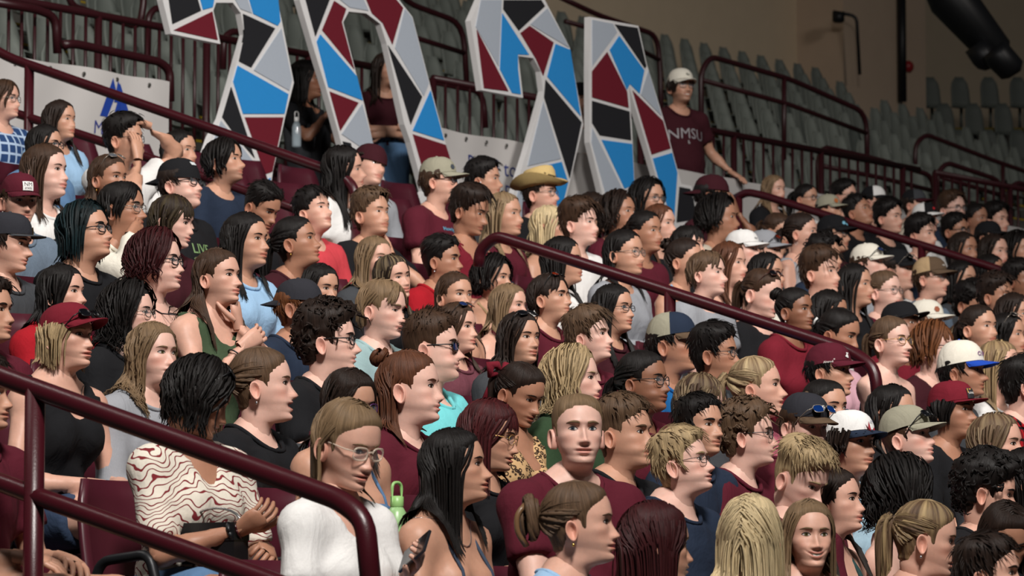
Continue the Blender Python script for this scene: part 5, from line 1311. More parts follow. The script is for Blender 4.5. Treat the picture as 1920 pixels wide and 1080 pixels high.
digit('rightmost tall mosaic digit four beside the standing man', cD, -16.72,
      [(68, 30), (65, 300), (68, 650), (140, 950), (160, 1010), (420, 1060), (440, 1180), (560, 1190), (530, 1070), (610, 1045), (590, 965), (570, 865), (520, 855), (440, 560), (350, 265), (308, 75)], [[(262, 370), (275, 560), (292, 900), (410, 870), (345, 650), (290, 470)]],
      [(gy, [(78, 45), (180, 65), (200, 108), (78, 275)]), (bk, [(190, 68), (302, 85), (345, 275), (338, 285)]), (bl, [(212, 125), (335, 295), (312, 410), (264, 362), (250, 390), (165, 195)]), (mr, [(152, 205), (250, 400), (258, 480), (78, 428), (78, 300)]), (bk, [(78, 445), (262, 498), (270, 640), (115, 615), (78, 555)]), (bl, [(125, 638), (275, 658), (285, 860), (238, 878)]),
       (gy, [(78, 580), (228, 885), (150, 925), (75, 650)]), (gy, [(355, 295), (420, 520), (318, 415)]), (mr, [(278, 395), (428, 545), (465, 680), (372, 710)]), (bl, [(378, 730), (472, 702), (498, 800), (482, 1030), (465, 1010), (415, 860)]), (bk, [(510, 870), (562, 880), (582, 955), (590, 1030), (495, 1045)]), (mr, [(165, 960), (288, 915), (400, 890), (460, 1030), (420, 1045), (175, 1000)])])
# ---- things on the back walls
m = MB(); A = at_plane(1690, -40, 0, -29.12); Bq = np.array([A[0], A[1], at_plane(1690, 190, 0, -29.12)[2]]); m.tube([A, Bq], .065, 10); tag(m.build('drain_pipe', M_BLK, smooth=True), 'black vertical pipe running down the beige wall', 'pipe')
root = empty('wall_lamp', at_depth(1590, 30, 55)); tag(root, 'small dark lamp on an angled conduit on the beige wall', 'lamp'); lo = np.array(root.location)
m = MB(); m.tube(fillet([at_depth(1562, 22, 55) - lo, at_depth(1606, 30, 55) - lo, at_depth(1612, 140, 55) - lo], .1), .025, 8); m.build('conduit', M_BLK, root, smooth=True)
m = MB(); m.tube([at_depth(1572, 22, 55) - lo, at_depth(1572, 40, 55) - lo, at_depth(1572, 43, 55) - lo], [.09, .09, .05], 10); m.build('lamp_head', M_BLK, root, smooth=True)
m = MB(); p = at_plane(1702, 125, 0, -29.2); fx_ = np.array([1.0, 0, 0]); m.tube([p, p + fx_ * .03, p + fx_ * .07, p + fx_ * .085], [.09, .09, .06, .01], 14); tag(m.build('alarm_bell', mat_plain('alarm_red', (150, 30, 34), .4), smooth=True), 'small round red alarm bell beside the black pipe', 'bell')
root = empty('hanging_speaker', at_depth(1800, -60, 44)); tag(root, 'black tapered loudspeaker boom hanging over the far corner', 'speaker'); lo = np.array(root.location)
m = MB(); m.tube([at_depth(x, y, 44) - lo for x, y in ((1745, -75), (1775, -20), (1782, -5), (1868, 98), (1872, 106))], [.22, .26, .27, .20, .14], 20); m.build('housing', M_BLK, root, smooth=True)
m = MB(); m.tube([at_depth(x, y, 43.6) - lo for x, y in ((1862, 92), (1872, 104), (1898, 132), (1903, 140))], [.15, .17, .16, .08], 18); m.build('horn', M_BLK, root, smooth=True)
m = MB(); m.tube([at_depth(x, y, 43.8) - lo for x, y in ((1828, 84), (1846, 108), (1852, 122), (1855, 130))], [.14, .15, .12, .05], 14); m.build('bracket', M_BLK, root, smooth=True)
m = MB(); m.tube([at_depth(1790, 10, 44) - lo, at_depth(1790, 10, 44) - lo + np.array([0, 0, 9])], .02, 6); m.build('cable', M_BLK, root)
# ================================================================ the crowd
def H(s, **k): a = s.split(':'); return dict(hair=(a[0], a[1]), tip=(a[2] if len(a) > 2 else None), hk=k)
def Mn(x, y, h, a, label, hr='short:dark', hk={}, **k): return person(x, y, h, a, label, sex='m', **{**H(hr, **hk), **k})
def Wm(x, y, h, a, label, hr='long:dark', hk={}, **k): k.setdefault('eye', 'brown'); return person(x, y, h, a, label, sex='f', **{**H(hr, **{'L': .26, **hk}), **k})
def logo_txt(s, h, c=(230, 228, 224), up=.078, ang=0., b=.02, dx=0, dy=0): return ('logo', place2(sc2(text_geo(s, b), h), dx, dy), c, up, ang)
def print_on(F_, tri, c, off=(0, -.17), name='shirt_print', ang=0.0, arch_k=0):
    """flat print on the chest of the shirt; off = (sideways to the person's right, height below the neck base)"""
    nb = F_.B.nb; O = nb + np.array([.35, -off[0], off[1]]); U = np.array([0, 1.0, 0]); W = np.array([0, 0, 1.0])
    g = arch(tri, arch_k) if arch_k else tri
    return decal(name, g, F_.shell, (O, U, W), mat_plain('print_%d_%d_%d' % c, c, .7), F_.shirt, .004)
def blot(w, h, n, seed):
    """rough-edged graphic print"""
    R = np.random.RandomState(seed); gs = []
    for i in range(n): gs.append(place2(ngon([(R.uniform(.2, .5) * w * math.cos(t) * .5, R.uniform(.2, .5) * h * math.sin(t) * .5) for t in np.linspace(0, 5.6, 8)]), R.uniform(-.4, .4) * w, R.uniform(-.4, .4) * h))
    return join2(*gs)
def child_tube(F_, name, P, r, mat, k=6, parent=None): m_ = MB(); m_.tube(P, r, k); return m_.build(name, mat, parent or F_.root, smooth=True)
M_GOLD = mat_plain('gold_jewellery', (214, 170, 90), .25, .9); M_SIL = mat_plain('silver_jewellery', (190, 190, 192), .25, .9)
def earring(F_, hoop=.0, mat=None, sides=(-1,)):
    for sd in sides:
        c = np.array([-.010, sd * .082, -.062])
        if hoop: t = np.linspace(0, 6.28, 15); P = c + np.stack([hoop * np.cos(t), 0 * t, -hoop + hoop * np.sin(t)], 1); child_tube(F_, 'earring', F_.pose(P), .0016, mat or M_GOLD, 5)
        else: child_tube(F_, 'earring', F_.pose(np.array([c + (0, 0, .005), c, c + (0, 0, -.005), c + (0, 0, -.006)])), [.002, .0045, .004, .001], mat or M_GOLD, 6)
def necklace(F_, drop=.05, mat=None, r=.0016):
    B = F_.B; t = np.linspace(-2.6, 2.6, 27); P = []
    bv = BVHTree.FromPolygons([tuple(v.co) for v in F_.body.data.vertices], [tuple(p.vertices) for p in F_.body.data.polygons])
    for q in t:
        ca = math.cos(q); zz = B.nb[2] + .035 - (drop + .02) * max(0, ca) ** 2; ctr = np.array([B.nb[0], B.nb[1], zz]); d = unit([ca, math.sin(q), -.1]); hit = bv.ray_cast(Vector(ctr + d * .25), Vector(-d), .3); P.append(np.array(hit[0]) + d * .003 if hit[0] is not None else ctr + d * .08)
    return child_tube(F_, 'necklace', P, r, mat or M_SIL, 5)
def bracelet(F_, sd, fr, mat, r=.005):
    S, E, W = F_.B.arm[sd]; c = E + (W - E) * fr; ax = unit(W - E); e1 = unit(np.cross(ax, [.3, .2, 1])); e2 = np.cross(ax, e1); t = np.linspace(0, 6.28, 15); rad = .0265 + .012 * (1 - fr)
    child_tube(F_, 'bracelet', c + rad * (np.cos(t)[:, None] * e1 + np.sin(t)[:, None] * e2), r, mat, 5)
def phone(F_, sd, label, col=(40, 42, 48), up=.0):
    W, d, n, cu = F_.B.hands[sd]; d = unit(d); n = unit(n - (n @ d) * d); l = np.cross(n, d); c = W + d * .10 + n * .030
    M = np.eye(4); M[:3, 0] = l; M[:3, 1] = d; M[:3, 2] = n; M[:3, 3] = 0
    R = np.array([[math.cos(F_.ty), -math.sin(F_.ty), 0], [math.sin(F_.ty), math.cos(F_.ty), 0], [0, 0, 1]])
    root = empty('phone', F_.base + R @ c, F_.ty); tag(root, label, 'phone')
    MB().box((-.037, -.074, -.004), (.037, .074, .004), M).build('case', mat_plain('phone_case_%d' % col[0], col, .3, .4), root)
    MB().box((-.034, -.070, .0041), (.034, .070, .0046), M).build('screen', mat_plain('phone_screen', (16, 18, 22), .08), root)
    MB().box((-.030, .045, -.0062), (-.006, .068, -.0041), M).build('camera_bump', M_BLK, root)
mar = dict(top=('tee', 'maroon')); blk = dict(top=('tee', 'black'))
# ---- top left block
Mn(6, 188, 72, 58, 'man in glasses and blue plaid shirt at the upper left edge', 'mid:brown', dict(L=.04, vol=.02), glasses=dict(style='metal'), top=('long', ('plaid_blue', (40, 66, 110), (170, 190, 215), 'plaid')), skin=1)
Wm(112, 227, 71, 52, 'young woman with long dark hair in front of the left banner', 'long:dark', dict(L=.30), top=('tee', 'ltblue'), skin=2)
Wm(84, 274, 74, 60, 'dark-haired person in glasses, blue tee and maroon lanyard, left side', 'bob:black', dict(L=.07), glasses=dict(style='black'), top=('tee', 'denim'), skin=2); necklace(PEOPLE[-1][-1], .22, M_RAIL, .007)
Mn(233, 262, 82, 62, 'young man covering his face with one hand below the banner logo', 'short:black', dict(vol=.35), arms=('face', 'top'), top=('tee', 'white'), skin=2, glasses=dict(style='dkmetal'))
f = Wm(84, 322, 96, 60, 'pale woman with long brown hair and printed white tee', 'long:brown', dict(L=.30), top=('tee', 'white'), skin=0, fat=.7, bw=1.15); print_on(f, blot(.14, .12, 9, 4), (40, 42, 46))
Mn(36, 376, 94, 22, 'man in maroon cap with square white patch and blue-grey tee', 'short:brown', dict(), cap=dict(color='maroon', patch=[('patch', rect2(.052, .044), (226, 224, 222), .076, 0), ('logo', join2(place2(sc2(text_geo('NM', .015), .018), 0, .008), place2(sc2(text_geo('STATE', .015), .0085), 0, -.012)), (40, 34, 36), .076, 0)]), top=('tee', 'hgrey'), skin=1, pitch=-6)
Mn(14, 456, 104, 62, 'man in dark olive cap with gold badge and charcoal button shirt', 'short:dark', dict(), cap=dict(color='hblack', brim='dgrey', flat=True, patch=[('badge', disc2(.017), (170, 130, 50), .07, .55)]), top=('half', 'dgrey'), skin=1, pitch=-6)
f = Wm(203, 336, 84, 48, 'young woman with sunglasses on her hair and a gold earring', 'long:brown', dict(L=.28, back=.5), skin=3, top=('tee', 'dgrey'), glasses=dict(style='metal', where='head', lens='silver'), pitch=3); earring(f, 0, M_GOLD)
Mn(228, 393, 100, 62, 'young man in wire glasses and white hoodie resting his hand on his mouth', 'mid:black', dict(L=.03, part=.4), glasses=dict(style='metal'), top=('long', 'cream'), hood=True, arms=('mouth', 'lap'), skin=3)
Mn(160, 436, 106, 62, 'person with black and teal shoulder-length hair, black glasses and black tee', 'long:black:teal', dict(L=.10, vol=.1), pitch=10, glasses=dict(style='black'), top=('tee', 'navy'), skin=2, sex_=0) if False else person(160, 436, 106, 62, 'person with black and teal shoulder-length hair, black glasses and black tee', hair=('long', 'teal'), tip='teal', hk=dict(L=.10, vol=.12, part=.3), pitch=10, glasses=dict(style='black'), top=('tee', 'black'), skin=2, sex='m', fat=.4)
f = Mn(336, 346, 92, 62, 'stout man in backward black cap and glasses with green shirt print', 'short:dark', dict(), cap=dict(color='black', backward=True, tilt=-4, patch=[('tag', rect2(.034, .014, 2), (200, 204, 206), .088, 3.0)]), glasses=dict(style='black'), pitch=8, fat=1.0, bw=1.25, skin=0, blush=.6, top=('tee', 'black')); print_on(f, join2(place2(sc2(text_geo('LIVE', .02), .05), 0, .035), place2(blot(.2, .06, 12, 8), 0, -.04)), (112, 140, 92), (0, -.17))
Wm(336, 285, 76, 52, 'young woman with long black hair behind the backward black cap', 'long:black', dict(L=.28), skin=2, top=('tee', 'white'))
Mn(420, 304, 82, 62, 'man with wavy black hair and goatee left of the first digit', 'mid:black', dict(L=.05, wave=.01, vol=.08), pitch=8, beard=.35, must=.3, skin=2, top=('tee', 'navy'))
Wm(322, 416, 92, 68, 'young woman with dark bob and lighter streaked ends looking down', 'bob:dark:moss', dict(L=.07, bangs=True, part=.3), pitch=-8, skin=0, top=('tee', 'dkmaroon'))
f = Wm(293, 492, 106, 68, 'woman with curly dark red hair, black glasses and purple strapless top', 'long:wine', dict(L=.05, wave=.018, vol=.16), glasses=dict(style='black'), skin=0, fat=.6, bw=1.15, top=('tube', 'purple'), arms=('chest', 'lap'), mouth=.25); necklace(f, .03, mat_plain('dark_chain', (46, 44, 46), .3, .8), .003); bracelet(f, -1, .9, M_BLK)
f = Wm(408, 521, 96, 55, 'girl with long brown hair and olive tank top, hands drawn up', 'long:brown', dict(L=.30, back=.6), pitch=5, skin=1, top=('tank', 'olive'), arms=('chest', 'chin')); bracelet(f, -1, .8, M_BLK, .003)
Wm(116, 551, 100, 58, 'black-haired woman in a red jacket behind the maroon cap', 'long:black', dict(L=.25), skin=1, top=('long', 'red'), pitch=4)
Mn(-26, 585, 118, 60, 'man in maroon jacket mostly cut off by the left edge', 'short:dark', {}, top=('long', 'maroon'), skin=2, arms=('lap', 'clasp')); print_on(PEOPLE[-1][-1], sc2(text_geo('AGGIES', .02), .035), (226, 226, 226), (0, -.16))
# ---- left middle
Mn(490, 388, 84, 52, 'dark-haired man bowing his head beside the aisle rail', 'slick:black', dict(), pitch=-26, skin=3, top=('tee', 'black'))
f = Wm(460, 452, 98, 58, 'woman with long black hair in a light blue denim shirt', 'long:black', dict(L=.30, part=.2), skin=2, fat=.35, bw=1.1, top=('half', 'ltblue'))
f = Wm(554, 455, 92, 72, 'woman in maroon tee with black hair tied back and gold earring', 'pony:black', dict(L=.22, back=-.2), pitch=12, skin=3, top=('tee', 'dkmaroon')); earring(f, 0, M_GOLD)
Mn(588, 398, 80, 50, 'boy with black fringe in a coral red polo looking up', 'short:black', dict(bangs=True, vol=.2), pitch=15, skin=1, top=('tee', 'coral'), mouth=.3, bw=1.05)
f = Wm(644, 318, 82, 78, 'woman with long black hair leaning on a man in a dark red cap', 'long:black', dict(L=.36), roll=14, skin=1, top=('tee', 'white'))
f = Mn(692, 312, 80, 42, 'curly-haired man in dark red backward cap leaning on a woman', 'curly:dark', dict(), roll=-12, cap=dict(color='dkmaroon', backward=True, tilt=-6), skin=1, top=('long', 'grey')); print_on(f, blot(.13, .22, 14, 3), (36, 36, 40), (0, -.19))
f = Mn(696, 402, 84, 48, 'brown-haired young man holding his own neck', 'short:mid', dict(vol=.2), pitch=6, skin=2, top=('tee', 'black'), arms=('lap', 'neck'), lid=.4)
f = Mn(822, 340, 80, 75, 'man in grey cap, glasses and maroon tee with blue lettering', 'short:brown', dict(), cap=dict(color='khaki', high=1.05, patch=[('badge', disc2(.016, 6), (60, 66, 76), .078, -.35)]), glasses=dict(style='tort'), skin=1, fat=.5, bw=1.12, top=('tee', 'maroon'), blush=.6); print_on(f, join2(place2(sc2(text_geo('NMSU', .02), .045), 0, -.03), place2(sc2(text_geo('Howdy', .02), .03), -.03, .04)), (90, 160, 190), (0, -.13))
f = Mn(906, 338, 74, 75, 'dark-haired man wearing a white earbud before the lettered banner', 'short:black', dict(), skin=2, top=('tee', 'dgrey')); child_tube(f, 'earbud', f.pose(np.array([(.004, -.082, -.020), (.004, -.087, -.026), (.006, -.088, -.044), (.006, -.088, -.046)])), [.004, .006, .003, .001], mat_plain('earbud_white', (235, 235, 235), .3))
Mn(880, 396, 84, 62, 'young man with curly fringe in a sleeveless maroon hoodie looking down', 'short:dark', dict(vol=.35, bangs=True), pitch=-15, skin=3, top=('tank', 'wine'), hood=True)
Wm(944, 404, 80, 60, 'woman with long ash blond hair before the curved handrail end', 'long:light:ash', dict(L=.34), skin=2, top=('tee', 'maroon'))
Wm(702, 488, 82, 42, 'woman with long straight light brown hair above the squinting woman', 'long:light', dict(L=.30), skin=1, top=('tee', 'dgrey'), eye='blue')
Wm(736, 522, 72, 42, 'squinting woman with dark hair and blond streaks', 'long:dark:ash', dict(L=.22, part=.3), roll=10, skin=1, top=('tee', 'black'), smile=.5, lid=.8, row=8)
f = Mn(828, 489, 84, 68, 'young man with slicked-back black hair and faded sides', 'slick:black', dict(vol=.2), skin=3, top=('long', 'red')); earring(f, 0, M_SIL)
Wm(925, 524, 78, 58, 'woman with curly black shoulder-length hair near the rail end', 'long:black', dict(L=.05, wave=.016, vol=.18), skin=2, top=('strap', 'tan'))
f = Wm(600, 541, 84, 42, 'black-haired woman in maroon tee with white letters behind the cap', 'long:black', dict(L=.2), skin=2, top=('tee', 'maroon'), pitch=-5, row=9); print_on(f, sc2(text_geo('STATE', .0), .05), (226, 226, 226))
Wm(852, 556, 84, 38, 'woman with long brown hair pouting toward the camera', 'long:brown', dict(L=.34, back=.4), skin=2, top=('strap', 'black'), gaze=.4)
Mn(560, 576, 100, 70, 'man in backward black cap with orange-tipped hair and navy tee', 'short:ginger', dict(), cap=dict(color='hblack', backward=True), skin=3, top=('tee', 'navy'))
f = Mn(614, 640, 122, 82, 'young man with big dark curls and black glasses in black tee', 'curly:dark', dict(vol=.15), glasses=dict(style='black'), skin=0, must=.25, fat=.35, bw=1.1, top=('tee', 'black'))
f = Mn(716, 580, 106, 60, 'man with chin-length blond hair, closed eyes and beaded necklace', 'mid:light', dict(L=.06, back=.8), pitch=-6, lid=1.0, skin=0, top=('tee', 'teal'), blush=.7, fat=.2); necklace(f, .02, mat_plain('dark_beads', (50, 32, 28), .5), .0045)
Mn(808, 652, 120, 80, 'man with flat-top brown hair and blue sunglasses in aqua tee', 'flat:brown', dict(), glasses=dict(style='black', lens='navy', w=.05, h=.032, rnd=4), skin=0, fat=1.1, bw=1.25, top=('tee', 'aqua'), blush=.6)
Wm(856, 616, 88, 58, 'woman with sunglasses on brown hair and heather maroon tee', 'long:brown', dict(L=.26), skin=1, top=('tee', 'hmaroon'), glasses=dict(style='dkmetal', where='head', lens='navy'), row=7)
f = Wm(768, 728, 128, 74, 'woman with auburn half-up bun in a maroon tee', 'halfbun:auburn', dict(L=.24, back=.6), skin=0, fat=.7, bw=1.25, top=('tee', 'maroon'), blush=.5)
f = Wm(490, 722, 130, 84, 'woman with tied brown hair talking, black tee with red letters', 'pony:mid', dict(L=.2, back=-.2), skin=0, mouth=.9, fat=.35, bw=1.15, top=('tee', 'black'), blush=.7, arms=('clasp', 'clasp')); earring(f, 0, M_SIL); print_on(f, join2(place2(sc2(text_geo('LIVE', .02), .034), 0, .03), place2(sc2(text_geo('LAUGH', .02), .03), .02, -.015)), (190, 30, 40), (0, -.15))
f = Wm(372, 744, 132, 96, 'woman in patterned cream and maroon shirt with wavy black hair looking down', 'long:black', dict(L=.10, wave=.010, vol=.10), pitch=-24, skin=3, top=('half', ('swirl_print', (222, 214, 200), (122, 40, 46), 'swirl')), pants=('shorts', 'denim'), arms=('phone', 'clasp'), neck='v', bw=1.1, ty=-8, glasses=dict(style='black', where='head', lens='dark')); earring(f, .018, M_GOLD); bracelet(f, -1, .88, M_BLK, .007); bracelet(f, -1, .97, M_RAIL, .003); F_SW = f
f = Wm(124, 632, 118, 54, 'blond girl in maroon cap and black sleeveless top', 'bob:blond', dict(L=.09), cap=dict(color='wine', tilt=8, high=.92), glasses=dict(style='black', where='cap', lens='dark'), skin=1, eye='hazel', top=('tank', 'black'), pants=('shorts', 'jeans'), arms=('lap', 'lap')); necklace(f, .06); earring(f, 0, M_GOLD); F_CAPG = f
Wm(286, 666, 112, 44, 'freckled girl with long wavy light brown hair and grey sweatshirt', 'long:light', dict(L=.22, wave=.010, part=.4), pitch=4, gaze=.5, skin=0, blush=.8, eye='hazel', top=('long', 'grey'))
Wm(243, 590, 104, 68, 'woman with very curly black hair and wire glasses', 'long:black', dict(L=.12, wave=.02, vol=.22), glasses=dict(style='metal', rnd=2.2), skin=0, pitch=4, top=('tee', 'black'), row=8)
Wm(654, 756, 118, 44, 'dark-haired woman in purple glasses behind the girl in the white tee', 'long:dark', dict(L=.24), pitch=-12, glasses=dict(style='purple'), skin=2, top=('strap', 'denim'), row=5)
f = Wm(650, 832, 152, 44, 'girl in white tee and clear glasses looking at her phone', 'long:light', dict(L=.20, back=.35), pitch=-18, glasses=dict(style='clear'), skin=1, top=('tee', 'white'), arms=('lap', ((.27, .0, .86), (.75, -.25, .35), (-.45, -.75, .45), .5, (-.3, .55, -1.0))), blush=.5, row=4, neck='v'); phone(f, 1, 'dark phone held by the girl in the white tee'); F_WT = f
f = Wm(852, 876, 132, 80, 'girl with long straight black hair and navy strap top', 'long:black', dict(L=.27, dens=1.6), pitch=6, skin=2, top=('strap', 'slate'), row=3); necklace(f, .07); F_NV = f
Wm(916, 816, 122, 74, 'woman with long dark red hair and round glasses looking down', 'long:wine:wine', dict(L=.2, bangs=True), pitch=-10, glasses=dict(style='gold', rnd=2.2), skin=2, top=('tee', 'black'), row=4)
Mn(1083, 810, 138, 12, 'short-haired blond man in maroon tee looking toward the camera', 'buzz:light', dict(), skin=0, top=('tee', 'maroon'), eye='blue', gaze=-.35, pitch=4, beard=.08, blush=.4, ty=-22, row=4, bw=1.12)
Mn(1168, 814, 128, 64, 'stout man with short light brown hair in a black tee', 'fade:mid', dict(), skin=2, fat=.7, bw=1.2, top=('tee', 'black'), row=4)
Mn(1278, 870, 120, 72, 'blond man in rectangular glasses and navy tee looking up', 'short:blond', dict(part=.4), glasses=dict(style='dkmetal', h=.030, rnd=4), pitch=12, skin=0, fat=.6, bw=1.1, top=('tee', 'navy'), blush=.7, row=3)
f = Wm(1085, 982, 148, 84, 'woman with brown hair twisted into a claw clip, light blue tee', 'claw:mid', dict(), skin=1, top=('tee', 'ltblue'), row=2); earring(f, 0, M_GOLD); F_CL = f
Wm(1228, 1022, 148, 112, 'woman with long dark red hair turned away at the bottom', 'long:wine', dict(L=.26, dens=1.6), skin=2, top=('tee', 'black'), row=2)
Wm(1408, 1010, 150, 165, 'woman with long pale blond hair seen from behind', 'long:pale', dict(L=.28, dens=1.9), skin=1, top=('tee', 'white'), row=2)
Wm(1516, 1006, 122, 16, 'smiling girl with long light brown hair facing the camera', 'long:light', dict(L=.30, dens=1.5), skin=1, smile=1.0, top=('strap', 'black'), row=2, eye='hazel', ty=-20)
Wm(1564, 941, 116, 70, 'woman with very long brown hair behind the smiling girl', 'long:dark', dict(L=.36, back=.2), pitch=6, skin=1, top=('strap', 'dteal'), row=3)
Mn(1500, 896, 126, 54, 'blond man with faded sides looking down, maroon tee', 'fade:blond', dict(vol=.35), pitch=-26, skin=0, top=('tee', 'maroon'), row=3, blush=.6)
stars = [('panel', ngon([(-.05, -.028), (-.035, .012), (-.03, -.018), (-.015, .022), (-.012, -.02), (.012, .0), (.012, -.022), (.06, -.026)]), (150, 30, 44), .060, .1), logo_txt('Jeep', .012, (40, 44, 96), .082, 0, .02, .012)]
f = Mn(1592, 832, 118, 50, 'boy in white cap with starred visor and light blue tee', 'mid:dark', dict(L=.03, wave=.012, vol=.08), cap=dict(color='white', brim='navy', high=.95, patch=stars), skin=2, top=('tee', 'sky'), row=4); necklace(f, .08, M_BLK); F_JP = f
Mn(1508, 798, 112, 42, 'man in black cap with blue mirrored sunglasses on its visor', 'short:brown', dict(), cap=dict(color='hblack', brim='brown', patch=[('badge', disc2(.010, 8), (190, 190, 190), .088, 0)]), glasses=dict(style='metal', where='cap', lens='blue'), pitch=-8, skin=0, fat=.6, bw=1.15, top=('tee', 'maroon'), row=5)
f = Mn(1400, 816, 116, 84, 'man with curly light brown hair and glasses in printed maroon tee', 'curly:mid', dict(vol=-.3), glasses=dict(style='dkmetal'), skin=0, top=('tee', 'maroon'), blush=.7, row=4, bw=.88); print_on(f, join2(blot(.14, .04, 6, 5), place2(blot(.03, .08, 3, 9), -.07, .03)), (226, 224, 222), (0, -.19))
Mn(1310, 800, 112, 48, 'young man with short black hair and dark tee', 'short:black', dict(vol=-.4), skin=2, top=('tee', 'navy'), row=5, bw=.86)
Wm(1312, 755, 100, 72, 'woman with streaked brown hair and fringe looking down', 'bob:brown:ash', dict(L=.06, bangs=True), skin=0, pitch=-8, top=('tee', 'dgrey'), row=6)
f = Wm(1418, 727, 108, 80, 'woman with blond ponytail and dark roots looking up', 'pony:light:pale', dict(L=.18, back=.1), pitch=6, skin=1, top=('tee', 'rose'), mouth=.3, row=6); earring(f, 0, M_GOLD)
f = Wm(1204, 716, 108, 64, 'woman with half-tied black hair, glasses and maroon tee', 'pony:black', dict(L=.26, back=-.3), glasses=dict(style='dkmetal', rnd=2.6), skin=4, fat=.9, bw=1.2, top=('tee', 'maroon'), row=6); print_on(f, sc2(text_geo('AGGIES', .02), .03), (220, 220, 220), (0, -.12))
Mn(1260, 646, 106, 70, 'man in tan and navy mesh cap and bright blue polo', 'short:black', dict(), cap=dict(color='navy', backc='khaki', brim='brown', high=1.05), skin=3, top=('tee', 'blue'), blush=.7, row=7)
Mn(1340, 664, 98, 74, 'black-haired man in thin glasses beside the middle rail', 'short:black', dict(vol=.3), glasses=dict(style='dkmetal', rnd=2.2), skin=3, top=('tee', 'dgrey'), row=7)
Wm(1073, 712, 112, 74, 'woman with long wavy blond hair and dark green top', 'long:blond', dict(L=.16, wave=.014, vol=.12), skin=0, top=('tee', 'green'), blush=.6, row=6)
Mn(1104, 632, 94, 68, 'young man with brown mop of hair and maroon tee', 'short:mid', dict(vol=.45, bangs=True), pitch=8, skin=0, top=('tee', 'maroon'), blush=.5)
f = Mn(1030, 560, 88, 64, 'slim man with swept-back dark hair and maroon tee', 'mid:dark', dict(L=.02, back=.8), pitch=8, skin=2, top=('tee', 'maroon'), glasses=dict(style='black', where='head', lens='amber')); print_on(f, sc2(text_geo('NMSU', .02), .03), (224, 224, 224), (0, -.14))
Wm(1150, 580, 86, 58, 'woman with long straight black hair, glasses and maroon top', 'long:black', dict(L=.32), glasses=dict(style='dkmetal', h=.028), skin=2, top=('tee', 'dkmaroon'))
Wm(974, 636, 94, 42, 'young woman with wavy dark hair and sunglasses on her head', 'long:dark', dict(L=.22, wave=.008), glasses=dict(style='black', where='head', lens='dark'), skin=2, top=('tee', 'dgrey'), gaze=.4)
f = Wm(974, 738, 108, 52, 'woman with red hair bow looking down in a leopard top', 'pony:dark', dict(L=.22), pitch=-22, skin=3, top=('tank', ('leopard_print', (196, 160, 116), (50, 36, 28), 'leopard')), row=6); F_BOW = f
Wm(954, 576, 80, 58, 'woman with straight light brown hair beside the slim man', 'long:light', dict(L=.26), skin=1, top=('strap', 'rose'), row=9)
# ---- centre upper block
f = Mn(1013, 364, 74, 64, 'man in wide straw cowboy hat and thin glasses', 'short:dark', dict(), glasses=dict(style='metal'), skin=1, top=('tee', 'black'), blush=.6, pitch=4); F_CB = f
Wm(1030, 427, 76, 70, 'woman with pale blond hair just under the cowboy hat', 'long:pale', dict(L=.20), skin=2, top=('strap', 'tan'))
Mn(1086, 420, 80, 62, 'young man with brown mop hair and white tee below the third digit', 'short:brown', dict(vol=.5, bangs=True), skin=0, top=('tee', 'white'), blush=.6, bw=1.08)
Wm(1110, 400, 72, 64, 'woman with dark hair tucked behind her ear near the fourth digit', 'long:dark', dict(L=.24), skin=2, top=('tee', 'black'), row=12)
Wm(1160, 402, 76, 58, 'woman with shoulder-length dark curls and maroon sweatshirt', 'long:dark', dict(L=.08, wave=.014, vol=.15), pitch=8, skin=3, top=('long', 'maroon'))
Wm(1215, 375, 72, 48, 'curly-haired woman in round glasses at the foot of the fourth digit', 'long:black', dict(L=.18, wave=.014, vol=.15), glasses=dict(style='dkmetal', rnd=2.2), skin=2, top=('tee', 'black'))
Wm(1236, 422, 72, 58, 'woman with long red-brown hair behind a dark-haired neighbour', 'long:auburn', dict(L=.3), skin=1, top=('tee', 'black'), row=11)
Wm(1209, 436, 76, 54, 'woman with black hair pulled back in maroon tee', 'pony:black', dict(L=.2), skin=3, top=('tee', 'maroon'), row=10)
Wm(1170, 476, 84, 58, 'woman in glasses with long black hair and grey sweatshirt', 'long:black', dict(L=.3, back=.3), glasses=dict(style='metal', rnd=2.4), skin=2, fat=.5, bw=1.12, top=('long', 'grey'))
Wm(1054, 490, 84, 74, 'woman with very long black hair behind the middle handrail', 'long:black', dict(L=.36), skin=2, top=('tee', 'white'))
Mn(1334, 366, 72, 84, 'man in dark maroon cap with a hand raised to his face', 'short:black', dict(), cap=dict(color='dkmaroon', backward=True), skin=4, top=('tee', 'dkmaroon'), arms=('lap', 'face'))
Wm(1348, 410, 80, 78, 'woman with chin-length curly black hair and beige tee', 'long:black', dict(L=.04, wave=.014, vol=.2), skin=3, top=('tee', 'beige'))
Wm(1290, 462, 72, 58, 'person with dark fringe half hidden above the tied hair', 'bob:black', dict(L=.07, bangs=True), skin=1, top=('tee', 'black'), row=10)
Wm(1284, 490, 80, 64, 'woman with dark hair tied up and light tank top', 'bun:dark', dict(), skin=2, top=('strap', 'ltblue'))
Mn(1325, 514, 82, 64, 'fair person with short brown swept hair and grey tee', 'mid:mid', dict(L=.02, back=.6), skin=0, top=('tee', 'grey'), blush=.6)
Mn(1392, 470, 74, 66, 'sunburnt man in a white cap with black script', 'short:brown', dict(), cap=dict(color='white', high=.95, patch=[logo_txt('Hit', .014, (40, 40, 44), .072, -.2)]), skin=0, blush=1.0, top=('tee', 'white'), row=10)
f = Mn(1432, 472, 74, 68, 'man in pale grey cap with amber sunglasses on it', 'short:dark', dict(), cap=dict(color='grey'), glasses=dict(style='black', where='cap', lens='amber'), skin=1, top=('tee', 'dgrey'), row=10)
Wm(1366, 496, 78, 58, 'woman with long wavy auburn hair beside the grey tee', 'long:auburn', dict(L=.3, wave=.008), skin=1, top=('strap', 'white'), row=9)
